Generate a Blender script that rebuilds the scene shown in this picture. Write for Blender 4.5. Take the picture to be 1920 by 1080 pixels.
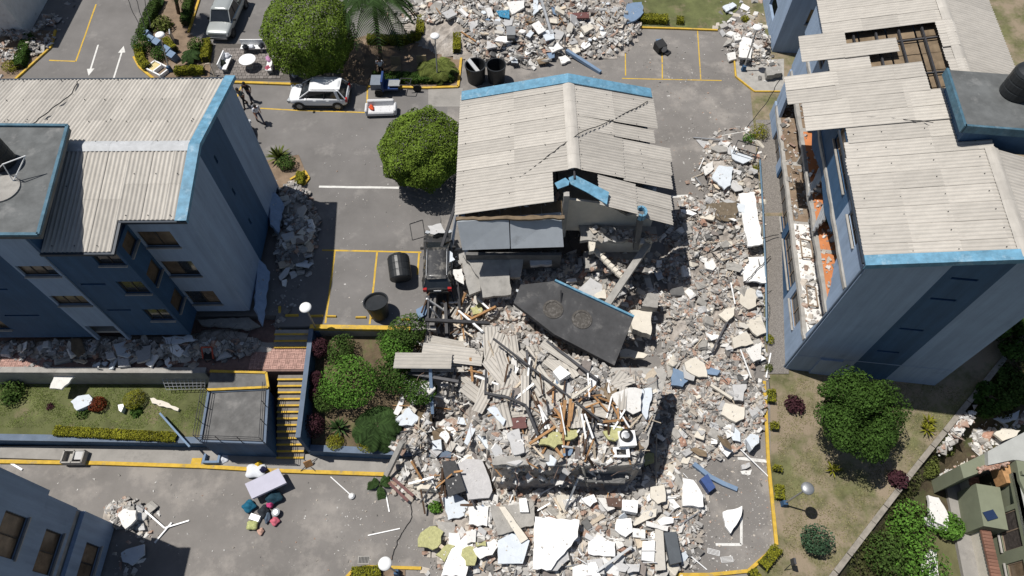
import bpy, bmesh, math, random
import numpy as np
from mathutils import Vector, Matrix
random.seed(11); RNG = np.random.default_rng(5)
for o in list(bpy.data.objects): bpy.data.objects.remove(o)
SC = bpy.context.scene; COL = SC.collection
R = math.radians

# ------------------------------------------------------------------ camera
F, NAD, H = 1280.0, (965.0, 1320.0), 34.0            # focal length in px of the 1920 px photo, nadir pixel, height over the upper lot
def _axes():
    d = Vector((NAD[0]-960, -(NAD[1]-540), -F)).normalized(); zc = -d
    fw = Vector((0, 0, -1)); fw = (fw - fw.dot(zc)*zc).normalized()
    return fw.cross(zc), fw, zc
AX = _axes(); RW = Matrix((AX[0], AX[1], AX[2]))      # camera -> world
cam = bpy.data.cameras.new('camera'); camo = bpy.data.objects.new('camera', cam); COL.objects.link(camo)
camo.matrix_world = Matrix.Translation((0, 0, H)) @ RW.to_4x4()
cam.sensor_width = 36; cam.lens = 36*F/1920; cam.clip_end = 2000
SC.camera = camo
SC.render.resolution_x, SC.render.resolution_y = 1024, 576

# ------------------------------------------------------------------ sky, sun, exposure
SUN_DIR = Vector((0.935, -0.354, 0)).normalized(); ELEV = R(67)
wd = bpy.data.worlds.new('World'); SC.world = wd; wd.use_nodes = True
nt = wd.node_tree; sky = nt.nodes.new('ShaderNodeTexSky'); sky.sky_type = 'NISHITA'; sky.sun_disc = False
sky.sun_elevation = ELEV; sky.sun_rotation = math.atan2(-SUN_DIR.x, -SUN_DIR.y)
bg = nt.nodes['Background']; bg.inputs[1].default_value = 0.06; nt.links.new(sky.outputs[0], bg.inputs[0])
sun = bpy.data.lights.new('sun', 'SUN'); sun.energy = 4.9; sun.angle = R(0.5); sun.color = (1, 0.965, 0.91)
suno = bpy.data.objects.new('sun', sun); COL.objects.link(suno)
suno.rotation_euler = Vector((SUN_DIR.x*math.cos(ELEV), SUN_DIR.y*math.cos(ELEV), -math.sin(ELEV))).to_track_quat('-Z', 'Y').to_euler()
vs = SC.view_settings; vs.view_transform = 'Standard'; vs.look = 'None'; vs.exposure = 0; vs.gamma = 1

# ------------------------------------------------------------------ pixel helpers (a pixel is a direction, the distance comes from what it touches)
def ray(px, py): return RW @ Vector((px-960, 540-py, -F))
def W(px, py, z=0.0):
    v = ray(px, py); t = (z-H)/v.z; return Vector((v.x*t, v.y*t, z))
def WP(px, py, p0, n):
    v = ray(px, py); o = Vector((0, 0, H)); t = (Vector(p0)-o).dot(n)/v.dot(n); return o+v*t
def slope(y): return -2.9*min(1, max(0, (26-y)/15.0))
def gz(x, y):
    if x > -4.4: return slope(y)
    if y > 18.27 and x > -13.4 or y > 19: return 0.0
    if y < 11.6: return -2.9
    if x < -11.3: return -0.5 if y > 15.8 else -2.1
    return -0.7-1.2*(18-y)/6
def WG(px, py, dz=0.0):                               # pixel -> point on the terrain (+dz)
    z = 0
    for _ in range(25):
        p = W(px, py, z+dz); z = z*.5+gz(p.x, p.y)*.5
    return W(px, py, z+dz)

# ------------------------------------------------------------------ materials
MATS = {}
def mat(name, col, rough=.8, var=.12, sc=3.0, bump=.0, bsc=60.0, metal=0.0, spec=.3, stain=None, rnd=0.0, detail=6, coat=0.0, trans=0.0, attr=False, streak=None):
    if name in MATS: return MATS[name]
    m = bpy.data.materials.new(name); m.use_nodes = True; n = m.node_tree; N = n.nodes; L = n.links
    b = N['Principled BSDF']; b.inputs['Roughness'].default_value = rough; b.inputs['Metallic'].default_value = metal
    b.inputs['Specular IOR Level'].default_value = spec
    if coat: b.inputs['Coat Weight'].default_value = coat
    if trans: b.inputs['Transmission Weight'].default_value = trans
    tc = N.new('ShaderNodeTexCoord'); nz = N.new('ShaderNodeTexNoise'); nz.inputs['Scale'].default_value = sc; nz.inputs['Detail'].default_value = detail
    nz.inputs['Roughness'].default_value = .65
    L.new(tc.outputs['Object'], nz.inputs['Vector'])
    cr = N.new('ShaderNodeValToRGB'); cr.color_ramp.elements[0].position = .32; cr.color_ramp.elements[1].position = .68
    lo = [c*(1-var) for c in col]; hi = [min(1, c*(1+var)) for c in col]
    cr.color_ramp.elements[0].color = (*lo, 1); cr.color_ramp.elements[1].color = (*hi, 1)
    L.new(nz.outputs['Fac'], cr.inputs['Fac']); out = cr.outputs['Color']
    if stain:                                          # (colour, scale, threshold, strength)
        scol, ssc, th, st = stain
        n2 = N.new('ShaderNodeTexNoise'); n2.inputs['Scale'].default_value = ssc; n2.inputs['Detail'].default_value = 8; n2.inputs['Roughness'].default_value = .7
        L.new(tc.outputs['Object'], n2.inputs['Vector'])
        r2 = N.new('ShaderNodeValToRGB'); r2.color_ramp.elements[0].position = th; r2.color_ramp.elements[1].position = min(1, th+.14)
        r2.color_ramp.elements[0].color = (0, 0, 0, 1); r2.color_ramp.elements[1].color = (st, st, st, 1)
        L.new(n2.outputs['Fac'], r2.inputs['Fac'])
        mx = N.new('ShaderNodeMix'); mx.data_type = 'RGBA'; L.new(r2.outputs['Color'], mx.inputs[0]); L.new(out, mx.inputs[6]); mx.inputs[7].default_value = (*scol, 1)
        out = mx.outputs[2]
    if streak:                                         # (mapping scale xyz, low, high)
        mp = N.new('ShaderNodeMapping'); mp.inputs['Scale'].default_value = streak[0]; L.new(tc.outputs['Object'], mp.inputs['Vector'])
        n4 = N.new('ShaderNodeTexNoise'); n4.inputs['Scale'].default_value = 1; n4.inputs['Detail'].default_value = 6; n4.inputs['Roughness'].default_value = .7; L.new(mp.outputs[0], n4.inputs['Vector'])
        m4 = N.new('ShaderNodeMapRange'); m4.inputs['From Min'].default_value = .3; m4.inputs['From Max'].default_value = .65; m4.inputs['To Min'].default_value = streak[1]; m4.inputs['To Max'].default_value = streak[2]; L.new(n4.outputs['Fac'], m4.inputs['Value'])
        v4 = N.new('ShaderNodeVectorMath'); v4.operation = 'SCALE'; L.new(out, v4.inputs[0]); L.new(m4.outputs[0], v4.inputs['Scale']); out = v4.outputs[0]
    if rnd or attr:
        src = None
        if attr:
            a = N.new('ShaderNodeAttribute'); a.attribute_name = 'rnd'; src = a.outputs['Fac']; rnd = rnd or .3
        else:
            oi = N.new('ShaderNodeObjectInfo'); src = oi.outputs['Random']
        mr = N.new('ShaderNodeMapRange'); mr.inputs['To Min'].default_value = 1-rnd; mr.inputs['To Max'].default_value = 1+rnd*.6
        L.new(src, mr.inputs['Value'])
        vm = N.new('ShaderNodeVectorMath'); vm.operation = 'SCALE'; L.new(out, vm.inputs[0]); L.new(mr.outputs[0], vm.inputs['Scale']); out = vm.outputs[0]
    L.new(out, b.inputs['Base Color'])
    if bump:
        n3 = N.new('ShaderNodeTexNoise'); n3.inputs['Scale'].default_value = bsc; n3.inputs['Detail'].default_value = 5; L.new(tc.outputs['Object'], n3.inputs['Vector'])
        bp = N.new('ShaderNodeBump'); bp.inputs['Strength'].default_value = bump; bp.inputs['Distance'].default_value = .03
        L.new(n3.outputs['Fac'], bp.inputs['Height']); L.new(bp.outputs[0], b.inputs['Normal'])
    MATS[name] = m; return m

ASPH = mat('asphalt', (.165, .156, .149), .9, .16, .35, .35, 30, stain=((.25, .235, .22), .55, .56, .75), detail=9)
ASPH2 = mat('asphalt_lower', (.185, .172, .160), .9, .18, .3, .35, 30, stain=((.30, .275, .25), .4, .50, .75), detail=9)
CONC = mat('concrete', (.34, .325, .30), .9, .2, 2.2, .5, 25, stain=((.18, .165, .15), 1.1, .56, .6), rnd=.15)
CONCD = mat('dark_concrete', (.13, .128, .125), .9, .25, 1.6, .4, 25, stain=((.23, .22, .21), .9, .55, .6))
PLAST = mat('white_plaster', (.70, .685, .655), .85, .08, 2.5, .4, 16, stain=((.42, .37, .32), 1.9, .56, .7), rnd=.12)
CREAM = mat('cream_plaster', (.61, .565, .485), .85, .08, 2.5, .35, 20, stain=((.42, .36, .30), 1.6, .6, .6), rnd=.12)
GREYP = mat('grey_plaster', (.47, .465, .46), .85, .1, 2.5, .3, 20, stain=((.3, .27, .25), 1.4, .58, .6), rnd=.18)
BRICK = mat('brick_rubble', (.37, .215, .155), .92, .25, 5, .5, 30, stain=((.55, .48, .42), 2.5, .5, .8), rnd=.25)
DUST = mat('rubble_dust', (.33, .295, .26), .95, .28, 2.2, .9, 9, stain=((.44, .405, .37), 1.1, .5, .8), detail=10)
LBLUE = mat('light_blue_paint', (.265, .345, .465), .75, .05, .8, .12, 40, stain=((.20, .265, .36), .7, .58, .6), streak=((2.2, 2.2, .16), .80, 1.06))
DBLUE = mat('dark_blue_paint', (.036, .088, .170), .7, .08, .8, .12, 40, stain=((.055, .12, .21), .8, .6, .5), streak=((2.2, 2.2, .16), .78, 1.12))
TRIM = mat('bright_blue_flashing', (.115, .26, .37), .6, .28, 2.6, .3, 12, stain=((.30, .43, .52), 1.8, .55, .8))
ROOF = mat('fibre_cement_sheet', (.475, .445, .40), .85, .09, 1.2, .1, 60, stain=((.33, .30, .265), .9, .58, .6), rnd=.12, streak=((5, .45, 1), .84, 1.05))
GUT = mat('dark_gutter', (.03, .04, .055), .5, .2, 3)
BOARD = mat('brown_ceiling_board', (.19, .14, .09), .85, .3, 2, .2, 20, stain=((.26, .20, .13), 1.5, .55, .7), rnd=.2)
TIMB = mat('timber', (.36, .20, .09), .8, .25, 5, .3, 40, rnd=.3)
TIMBP = mat('pale_timber', (.52, .44, .34), .8, .2, 5, .3, 40, rnd=.25)
STEEL = mat('dark_steel', (.06, .06, .065), .55, .2, 4, .1, 40, metal=.3, rnd=.3)
GALV = mat('grey_metal', (.42, .43, .44), .45, .15, 3, metal=.6, rnd=.15)
BPOLY = mat('black_polyethylene', (.022, .024, .026), .42, .2, 3, .05, 20, spec=.4, stain=((.07, .07, .07), 2, .6, .6))
YEL = mat('yellow_road_paint', (.53, .345, .05), .85, .18, 3, .2, 40, stain=((.26, .215, .15), 1.8, .54, .8))
WLINE = mat('white_road_paint', (.62, .61, .58), .85, .12, 3, .1, 40, stain=((.25, .24, .23), 2, .58, .7))
GLASS = mat('dark_window_glass', (.035, .038, .042), .08, .3, 1.5, spec=.6)
CURT = mat('brown_curtain_glass', (.16, .115, .075), .25, .35, 2.5, spec=.5, rnd=.4)
FRAME = mat('bronze_window_frame', (.05, .045, .04), .5, .15, 4)
FRAMEB = mat('brown_window_frame', (.24, .18, .13), .6, .15, 4)
TILEF = mat('orange_floor', (.50, .19, .075), .6, .12, 3, .05, 20, stain=((.55, .42, .33), 1.3, .6, .7))
INNER = mat('room_wall', (.46, .45, .42), .85, .1, 1.5, .1, 20)
GRASS = mat('lawn_soil', (.125, .125, .056), .95, .35, .9, .9, 22, stain=((.265, .21, .15), .33, .44, .95), detail=10)
GRASSG = mat('green_lawn_soil', (.105, .115, .045), .95, .35, .8, .9, 22, stain=((.21, .165, .11), .6, .55, .8), detail=10)
SOIL = mat('bare_soil', (.20, .145, .10), .95, .3, 1.2, .6, 20, stain=((.30, .24, .18), 1, .55, .7))
WHITE = mat('white_enamel', (.80, .80, .79), .4, .05, 3, spec=.4, rnd=.05)
RIMC = mat('rubber', (.02, .02, .02), .8, .2, 5)

DECKB = mat('faded_deck_blue', (.06, .13, .18), .7, .3, 2.5, .3, 14, stain=((.14, .20, .24), 1.8, .55, .7))
PANELG = mat('grey_front_panel', (.36, .39, .42), .8, .08, 1.2, .2, 30, stain=((.20, .21, .22), 1.2, .57, .6))
CAPB = mat('grey_blue_coping', (.115, .15, .205), .8, .15, 1.5, .2, 30, stain=((.20, .22, .25), 1.2, .56, .6))
FRG = [mat('fragment_white', (.58, .565, .54), .9, .12, 4, .3, 20), mat('fragment_cream', (.47, .42, .36), .9, .14, 4, .3, 20), mat('fragment_pale_grey', (.375, .36, .34), .9, .14, 4, .3, 20), mat('fragment_grey', (.285, .268, .248), .9, .18, 4, .3, 20), mat('fragment_brick', (.32, .215, .165), .9, .22, 4, .3, 20, stain=((.50, .44, .38), 3, .5, .7)), mat('fragment_dark', (.15, .143, .135), .9, .2, 4, .3, 20)]

# ------------------------------------------------------------------ mesh builder
class MB:
    def __init__(s): s.v = []; s.f = []; s.m = []
    def add(s, vs, fs, mi=0):
        k = len(s.v); s.v += [tuple(p) for p in vs]; s.f += [tuple(i+k for i in q) for q in fs]; s.m += [mi]*len(fs); return s
    def box(s, c, sz, M=None, mi=0, tap=(1, 1)):
        x, y, z = sz[0]/2, sz[1]/2, sz[2]/2; tx, ty = tap
        p = [Vector(q) for q in ((-x, -y, -z), (x, -y, -z), (x, y, -z), (-x, y, -z), (-x*tx, -y*ty, z), (x*tx, -y*ty, z), (x*tx, y*ty, z), (-x*tx, y*ty, z))]
        if M: p = [M @ q for q in p]
        c = Vector(c); return s.add([q+c for q in p], BOXF, mi)
    def bar(s, a, b, w, h, mi=0, up=(0, 0, 1)):
        a = Vector(a); b = Vector(b); d = (b-a); l = d.length; d.normalize(); up = Vector(up)
        if abs(d.dot(up)) > .98: up = Vector((1, 0, 0))
        sd = d.cross(up).normalized(); u2 = sd.cross(d)
        M = Matrix((d, sd, u2)).transposed(); return s.box((a+b)/2, (l, w, h), M, mi)
    def tube(s, a, b, r, n=8, r2=None, mi=0, cap=True):
        a = Vector(a); b = Vector(b); d = (b-a).normalized(); r2 = r if r2 is None else r2
        t = Vector((0, 0, 1)) if abs(d.z) < .9 else Vector((1, 0, 0)); e = d.cross(t).normalized(); g = d.cross(e)
        vs = []
        for (c, rr) in ((a, r), (b, r2)):
            for i in range(n):
                an = 2*math.pi*i/n; vs.append(c+(e*math.cos(an)+g*math.sin(an))*rr)
        fs = [(i, (i+1) % n, n+(i+1) % n, n+i) for i in range(n)]
        if cap: fs += [tuple(range(n-1, -1, -1)), tuple(range(n, 2*n))]
        return s.add(vs, fs, mi)
    def path(s, pts, r, n=6, mi=0):
        for a, b in zip(pts[:-1], pts[1:]): s.tube(a, b, r, n, mi=mi)
        return s
    def lathe(s, c, prof, n=20, mi=0, M=None):
        c = Vector(c); vs = []; fs = []
        for (r, z) in prof:
            for i in range(n):
                an = 2*math.pi*i/n; p = Vector((r*math.cos(an), r*math.sin(an), z)); vs.append(c+(M @ p if M else p))
        for k in range(len(prof)-1):
            for i in range(n):
                j = (i+1) % n; fs.append((k*n+i, k*n+j, k*n+n+j, k*n+n+i))
        fs.append(tuple(range(n-1, -1, -1))); fs.append(tuple((len(prof)-1)*n+i for i in range(n)))
        return s.add(vs, fs, mi)
    def prism(s, top, down, mi=0, mside=None):        # top polygon (3D, ccw seen from outside), extruded by vector
        top = [Vector(p) for p in top]; d = Vector(down); n = len(top)
        a = Vector((0, 0, 0))
        for i in range(n): a += top[i].cross(top[(i+1) % n])
        if a.dot(d) > 0: top.reverse()
        s.add(top+[p+d for p in top], [tuple(range(n)), tuple(range(2*n-1, n-1, -1))], mi)
        s.add(top+[p+d for p in top], [(i, n+i, n+(i+1) % n, (i+1) % n) for i in range(n)], mi if mside is None else mside); return s
    def build(s, name, mats, parent=None, smooth=False, loc=None):
        me = bpy.data.meshes.new(name); me.from_pydata([tuple(p) for p in s.v], [], s.f)
        for m in (mats if isinstance(mats, (list, tuple)) else [mats]): me.materials.append(m)
        if any(s.m): me.polygons.foreach_set('material_index', s.m)
        if smooth: me.polygons.foreach_set('use_smooth', [True]*len(me.polygons))
        me.update(); return link(name, me, parent, loc)
BOXF = [(0, 3, 2, 1), (4, 5, 6, 7), (0, 1, 5, 4), (1, 2, 6, 5), (2, 3, 7, 6), (3, 0, 4, 7)]
def link(name, me, parent=None, loc=None):
    o = bpy.data.objects.new(name, me); COL.objects.link(o)
    if parent: o.parent = parent
    if loc is not None: o.location = loc
    return o
def tag(o, label, cat, group=None):
    o['label'] = label; o['category'] = cat
    if group: o['group'] = group
    return o
def thing(name, label, cat, loc=(0, 0, 0), rz=0, group=None):
    o = bpy.data.objects.new(name, None); COL.objects.link(o); o.location = loc; o.rotation_euler = (0, 0, rz); o.empty_display_size = .2
    return tag(o, label, cat, group)
def struct(o, label=None):
    o['kind'] = 'structure'
    if label: o['label'] = label
    return o
def stuff(o, label=None, cat=None):
    o['kind'] = 'stuff'
    if label: o['label'] = label
    if cat: o['category'] = cat
    return o
def cdup(root, loc=None, rz=None, label=None, group=None):
    r = root.copy(); COL.objects.link(r)
    if loc is not None: r.location = loc
    if rz is not None: r.rotation_euler = (0, 0, rz)
    if label: r['label'] = label
    if group: r['group'] = group
    for ch in list(root.children):
        c = ch.copy(); COL.objects.link(c); c.parent = r
        for g in list(ch.children):
            d = g.copy(); COL.objects.link(d); d.parent = c
    return r
def rot(rx, ry, rz): return (Matrix.Rotation(rz, 3, 'Z') @ Matrix.Rotation(ry, 3, 'Y') @ Matrix.Rotation(rx, 3, 'X'))
def ragged(poly, step=.35, amp=.05):                  # broken outline of a planar polygon
    out = []; n = len(poly)
    for i in range(n):
        a = Vector(poly[i]); b = Vector(poly[(i+1) % n]); k = max(1, int((b-a).length/step)); d = (b-a)
        sd = Vector((-d.y, d.x, 0)).normalized()
        for j in range(k):
            p = a+d*(j/k)
            if j: p += sd*random.uniform(-amp, amp)
            out.append(p)
    return out

# wall with real openings: origin o (Vector), u along, n outward; openings (u0,u1,z0,z1)
def wall(mb, o, u, n, L, z0, z1, th, ops=(), mi=0, zones=None, top=None):
    us = sorted({0, L, *[q for a in ops for q in a[:2]], *([q for zn in (zones or ()) for q in zn[:2]])}); us = [q for q in us if 0 <= q <= L]
    zs = sorted({z0, z1, *[q for a in ops for q in a[2:]]})
    o = Vector(o); u = Vector(u); n = Vector(n); up = Vector((0, 0, 1))
    def pt(a, z, d=0): return o+u*a+up*z-n*d
    flip = u.cross(up).dot(n) < 0
    def q(vs, mi): mb.add(vs if not flip else vs[::-1], [(0, 1, 2, 3)], mi)
    def isop(a, b, c, d):
        um, zm = (a+b)/2, (c+d)/2
        return any(p[0] < um < p[1] and p[2] < zm < p[3] for p in ops)
    cells = [[isop(us[i], us[i+1], zs[j], zs[j+1]) for j in range(len(zs)-1)] for i in range(len(us)-1)]
    for i in range(len(us)-1):
        m = mi
        for zn in (zones or ()):
            if zn[0] <= (us[i]+us[i+1])/2 <= zn[1]: m = zn[2]
        for j in range(len(zs)-1):
            a, b, c, d = us[i], us[i+1], zs[j], zs[j+1]
            dt = db = 0
            if cells[i][j]: continue
            ta = top(a) if top and j == len(zs)-2 else d
            tb = top(b) if top and j == len(zs)-2 else d
            q([pt(a, c), pt(b, c), pt(b, tb), pt(a, ta)], m); q([pt(b, c, th), pt(a, c, th), pt(a, ta, th), pt(b, tb, th)], m)
            def nb(ii, jj): return 0 <= ii < len(us)-1 and 0 <= jj < len(zs)-1 and not cells[ii][jj]
            if not nb(i-1, j): q([pt(a, c, th), pt(a, c), pt(a, ta), pt(a, ta, th)], m)
            if not nb(i+1, j): q([pt(b, c), pt(b, c, th), pt(b, tb, th), pt(b, tb)], m)
            if not nb(i, j-1): q([pt(a, c, th), pt(b, c, th), pt(b, c), pt(a, c)], m)
            if not nb(i, j+1): q([pt(a, ta), pt(b, tb), pt(b, tb, th), pt(a, ta, th)], m)
    return mb
def window(parent, o, u, n, a, b, c, d, set_=.12, npan=2, fm=None, gm=None, sill=True, broken=False):
    o = Vector(o); u = Vector(u); n = Vector(n); up = Vector((0, 0, 1)); fm = fm or FRAME
    def pt(x, z, dd): return o+u*x+up*z-n*dd
    mb = MB(); t = .05
    for (p0, p1) in (((a, c), (b, c)), ((b, c), (b, d)), ((b, d), (a, d)), ((a, d), (a, c))):
        du = Vector((0, 0)) ; 
        q0 = pt(p0[0]+(t/2 if p0[0] == a else -t/2), p0[1]+(t/2 if p0[1] == c else -t/2), set_); q1 = pt(p1[0]+(t/2 if p1[0] == a else -t/2), p1[1]+(t/2 if p1[1] == c else -t/2), set_)
        mb.bar(q0, q1, t, .06, up=n)
    for k in range(1, npan):
        x = a+(b-a)*k/npan; mb.bar(pt(x, c+t, set_), pt(x, d-t, set_), t, .05, up=n)
    w = mb.build('window', fm, parent)
    for k in range(npan):
        if broken and k % 2: continue
        x0 = a+(b-a)*k/npan+t*.6; x1 = a+(b-a)*(k+1)/npan-t*.6
        m2 = MB(); p = [pt(x0, c+t, set_+.01), pt(x1, c+t, set_+.01), pt(x1, d-t, set_+.01), pt(x0, d-t, set_+.01)]
        m2.prism(p, -n*.012); m2.build('pane', gm or random.choice([GLASS, CURT, CURT]), w)
    if sill:
        m3 = MB(); m3.bar(pt(a-.05, c-.03, -.03), pt(b+.05, c-.03, -.03), .14, .06); m3.build('sill', CONC, w)
    return w

# corrugated sheet: local x across the waves, local y down its length, cached by size
SHEETS = {}
def sheet_mesh(wd_, ln, mt=None, pitch=.205, amp=.034):
    mt = mt or ROOF
    key = (round(wd_, 2), round(ln, 2), mt.name, pitch)
    if key in SHEETS: return SHEETS[key]
    nseg = max(6, int(round(wd_/pitch))*6); mb = MB(); k = nseg+1; fs = []
    row = lambda yy, zz: [(wd_*i/nseg, yy, amp*math.sin(2*math.pi*wd_*i/nseg/pitch)+zz) for i in range(k)]
    def strip(r0, r1): 
        n0 = len(mb.v); mb.add(r0+r1, [(i, i+1, k+i+1, k+i) for i in range(nseg)])
    strip(row(0, 0), row(ln, 0)); strip(row(ln, -.012), row(0, -.012)); strip(row(0, -.012), row(0, 0)); strip(row(ln, 0), row(ln, -.012))
    vs = [(0, 0, 0), (0, ln, 0), (0, ln, -.012), (0, 0, -.012)]; fs = [(0, 1, 2, 3)]
    mb.add(vs, fs); me = bpy.data.meshes.new('roof_sheet'); me.from_pydata(mb.v, [], mb.f); me.materials.append(mt)
    me.polygons.foreach_set('use_smooth', [True]*len(me.polygons)); me.update()
    SHEETS[key] = me; return me
def lay_sheet(parent, o, xd, yd, wd_, ln, mt=None, jit=.002, name='roof_sheet'):
    xd = Vector(xd).normalized(); yd = Vector(yd).normalized(); zd = xd.cross(yd).normalized()
    if zd.z < 0: o = Vector(o)+xd*wd_; xd = -xd; zd = -zd
    yd = zd.cross(xd)
    M = Matrix((xd, yd, zd)).transposed().to_4x4(); M.translation = Vector(o)+zd*random.uniform(0, jit)
    ob = link(name, sheet_mesh(wd_, ln, mt), parent); ob.matrix_local = M @ Matrix.Rotation(random.uniform(-1, 1)*jit*.6, 4, 'Z'); return ob
def bolts(parent, pts, nrm):
    mb = MB()
    for p in pts:
        if random.random() < .7: mb.tube(Vector(p), Vector(p)+Vector(nrm)*.045, .024, 6)
    return stuff(mb.build('roof_bolts', STEEL, parent))
# ================================================================== terrain
def sheet(name, pts, m, depth=1.2, lab=None, cut=1.5):
    mb = MB(); mb.prism(pts, (0, 0, -depth)); return struct(mb.build(name, m), lab)
def slope_sheet(name, x0f, x1f, ys, m, dz=0.0, depth=1.5):
    mb = MB(); vs = []; fs = []
    for y in ys:
        for x in (x0f(y), x1f(y)): vs.append((x, y, slope(y)+dz))
    for y in ys:
        for x in (x0f(y), x1f(y)): vs.append((x, y, slope(y)+dz-depth))
    n = len(ys)
    for i in range(n-1):
        a = 2*i; b = 2*n+2*i
        fs += [(a, a+1, a+3, a+2), (a, a+2, b+2, b), (a+1, b+1, b+3, a+3)]
    fs += [(0, 2*n, 2*n+1, 1), (2*n-2, 2*n-1, 4*n-1, 4*n-2)]
    mb.add(vs, fs); return struct(mb.build(name, m))
FX = lambda y: 15.6+.12*(y-16.3)                       # foot of the right building's facade
sheet('ground', [(-300, -300, -4.4), (300, -300, -4.4), (300, 300, -4.4), (-300, 300, -4.4)], mat('dry_earth', (.11, .105, .05), .95, .3, .5, .8, 12, stain=((.2, .16, .11), .4, .55, .8)), .5)
UP = sheet('upper_parking_lot', [(-70, 19.0, 0), (-13.45, 19.0, 0), (-13.45, 18.27, 0), (-4.4, 18.27, 0), (-4.4, 80, 0), (-70, 80, 0)], ASPH, 3)
LOW = sheet('lower_street', [(-70, -30, -2.9), (14.2, -30, -2.9), (14.2, 11.0, -2.9), (-4.4, 11.0, -2.9), (-4.4, 11.3, -2.9), (-16, 11.9, -2.9), (-70, 12.2, -2.9)], ASPH2, 1)
YS = [11.0, 14, 17, 20, 23, 26, 80]
EAST = slope_sheet('driveway', lambda y: -4.4, lambda y: max(14.2, FX(y)-1.0) if y > 16.5 else 14.2+max(0, y-11)*.1, YS, ASPH2)
kx = lambda y: max(13.5, FX(y)-1.6) if y > 16 else 13.45+.16*(y-6.7)/1.2 if y < 15 else 14.4
def kerbline(y):
    return 13.45+(y-6.7)*.135 if y < 15 else max(14.6, FX(y)-1.15)
mbl = MB(); 
LY = [-10, 5.5, 6.7, 8.5, 10.5, 11.0, 12.5, 14, 15, 17, 20, 23, 26, 40, 80]
def border(y): return 16.0+(y-5.4)*1.075
vs = []; fs = []
for y in LY:
    x0 = kerbline(y) if y > 6.6 else (11.8+(y-5.5)*1.37 if y >= 5.5 else 11.8-(5.5-y)*1.5); x1 = border(max(4, y)) if y < 40 else 60
    for k in range(9):
        vs.append((x0+(x1-x0)*k/8, y, slope(y)+.035))
for i in range(len(LY)-1):
    for k in range(8):
        a = 9*i+k; fs.append((a, a+1, a+10, a+9))
mbl.add(vs, fs)
LAWN = struct(mbl.build('lawn', GRASS), 'dry patchy lawn right of the yellow kerb')
# gravel strip at the foot of the right building
GRAV = mat('gravel', (.22, .2, .18), .95, .4, 18, 1.0, 40, stain=((.12, .11, .1), 14, .5, .8))
mg = MB(); ys = [16.0+i*1.5 for i in range(13)]; vs = []; fs = []
for y in ys: vs += [(FX(y)-1.0, y, slope(y)+.09), (FX(y)+.2, y, slope(y)+.09)]
for i in range(len(ys)-1): fs.append((2*i, 2*i+1, 2*i+3, 2*i+2))
mg.add(vs, fs); struct(mg.build('gravel_strip', GRAV))

# terraces on the left
PINK = mat('pink_paver', (.40, .245, .205), .85, .18, 6, .3, 30, attr=True, rnd=.22)
sheet('paver_terrace', [(-70, 15.95, -.53), (-11.45, 15.75, -.53), (-11.45, 18.3, -.53), (-13.45, 18.3, -.53), (-13.45, 19.02, -.53), (-70, 19.02, -.53)], mat('paver_bed', (.20, .13, .11), .9, .2, 5), 2.5)
def rndattr(ob, per):
    me = ob.data; a = me.attributes.new('rnd', 'FLOAT', 'FACE'); n = len(me.polygons); v = np.repeat(RNG.random(n//per+1), per)[:n]; a.data.foreach_set('value', v.astype(np.float32)); return ob
def pavers(name, x0, x1, y0, y1, z, m, parent, mode='weave', a=.22):
    mb = MB(); nx = int((x1-x0)/a); ny = int((y1-y0)/a)
    for i in range(nx):
        for j in range(ny):
            cx, cy = x0+(i+.5)*a, y0+(j+.5)*a; h = random.uniform(-.004, .004)
            if mode == 'weave':
                for k in (-1, 1):
                    if (i+j) % 2: mb.box((cx+k*a/4, cy, z+h), (a/2-.012, a-.012, .05))
                    else: mb.box((cx, cy+k*a/4, z+h), (a-.012, a/2-.012, .05))
            else: mb.box((cx+(a/2 if j % 2 else 0), cy, z+h), (a-.025, a-.025, .06))
    o = mb.build(name, m, parent); rndattr(o, 6); return stuff(o)
TERR = bpy.data.objects['paver_terrace']
pavers('paver_field', -14.6, -11.5, 15.85, 17.4, -.515, PINK, TERR)
pavers('paver_field', -28.5, -25.6, 16.0, 17.3, -.515, PINK, TERR)
LZ = -2.05
mbg = MB(); mbg.prism([(-70, 12.55, LZ), (-16.85, 12.45, LZ), (-16.7, 15.8, LZ+.12), (-70, 15.95, LZ+.12)], (0, 0, -1.5))
struct(mbg.build('terrace_lawn', GRASSG), 'green lawn terrace below the left building')
mbg = MB(); mbg.prism([W(578, 622, -.75), W(800, 616, -.75), (-4.3, 11.5, -1.95), (-10.85, 11.9, -1.95)], (0, 0, -1.5))
struct(mbg.build('garden_bed', mat('garden_soil', (.12, .09, .055), .95, .35, 1.5, .8, 20, stain=((.10, .12, .04), 1.2, .52, .8))), 'planted garden bed beside the stairs')
SIDEW = mat('sidewalk_concrete', (.27, .255, .235), .9, .12, 1.2, .3, 30, stain=((.17, .16, .15), 1, .55, .6))
sheet('sidewalk', [(-70, 11.7, -2.76), (-28.2, 11.7, -2.76), W(375, 871, -2.76), W(515, 879, -2.76), W(720, 886, -2.76), (-4.0, 10.75, -2.76), (-4.0, 11.4, -2.76), (-10.8, 11.75, -2.76), (-16.8, 12.3, -2.76), (-70, 12.6, -2.76)], SIDEW, 1)

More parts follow.
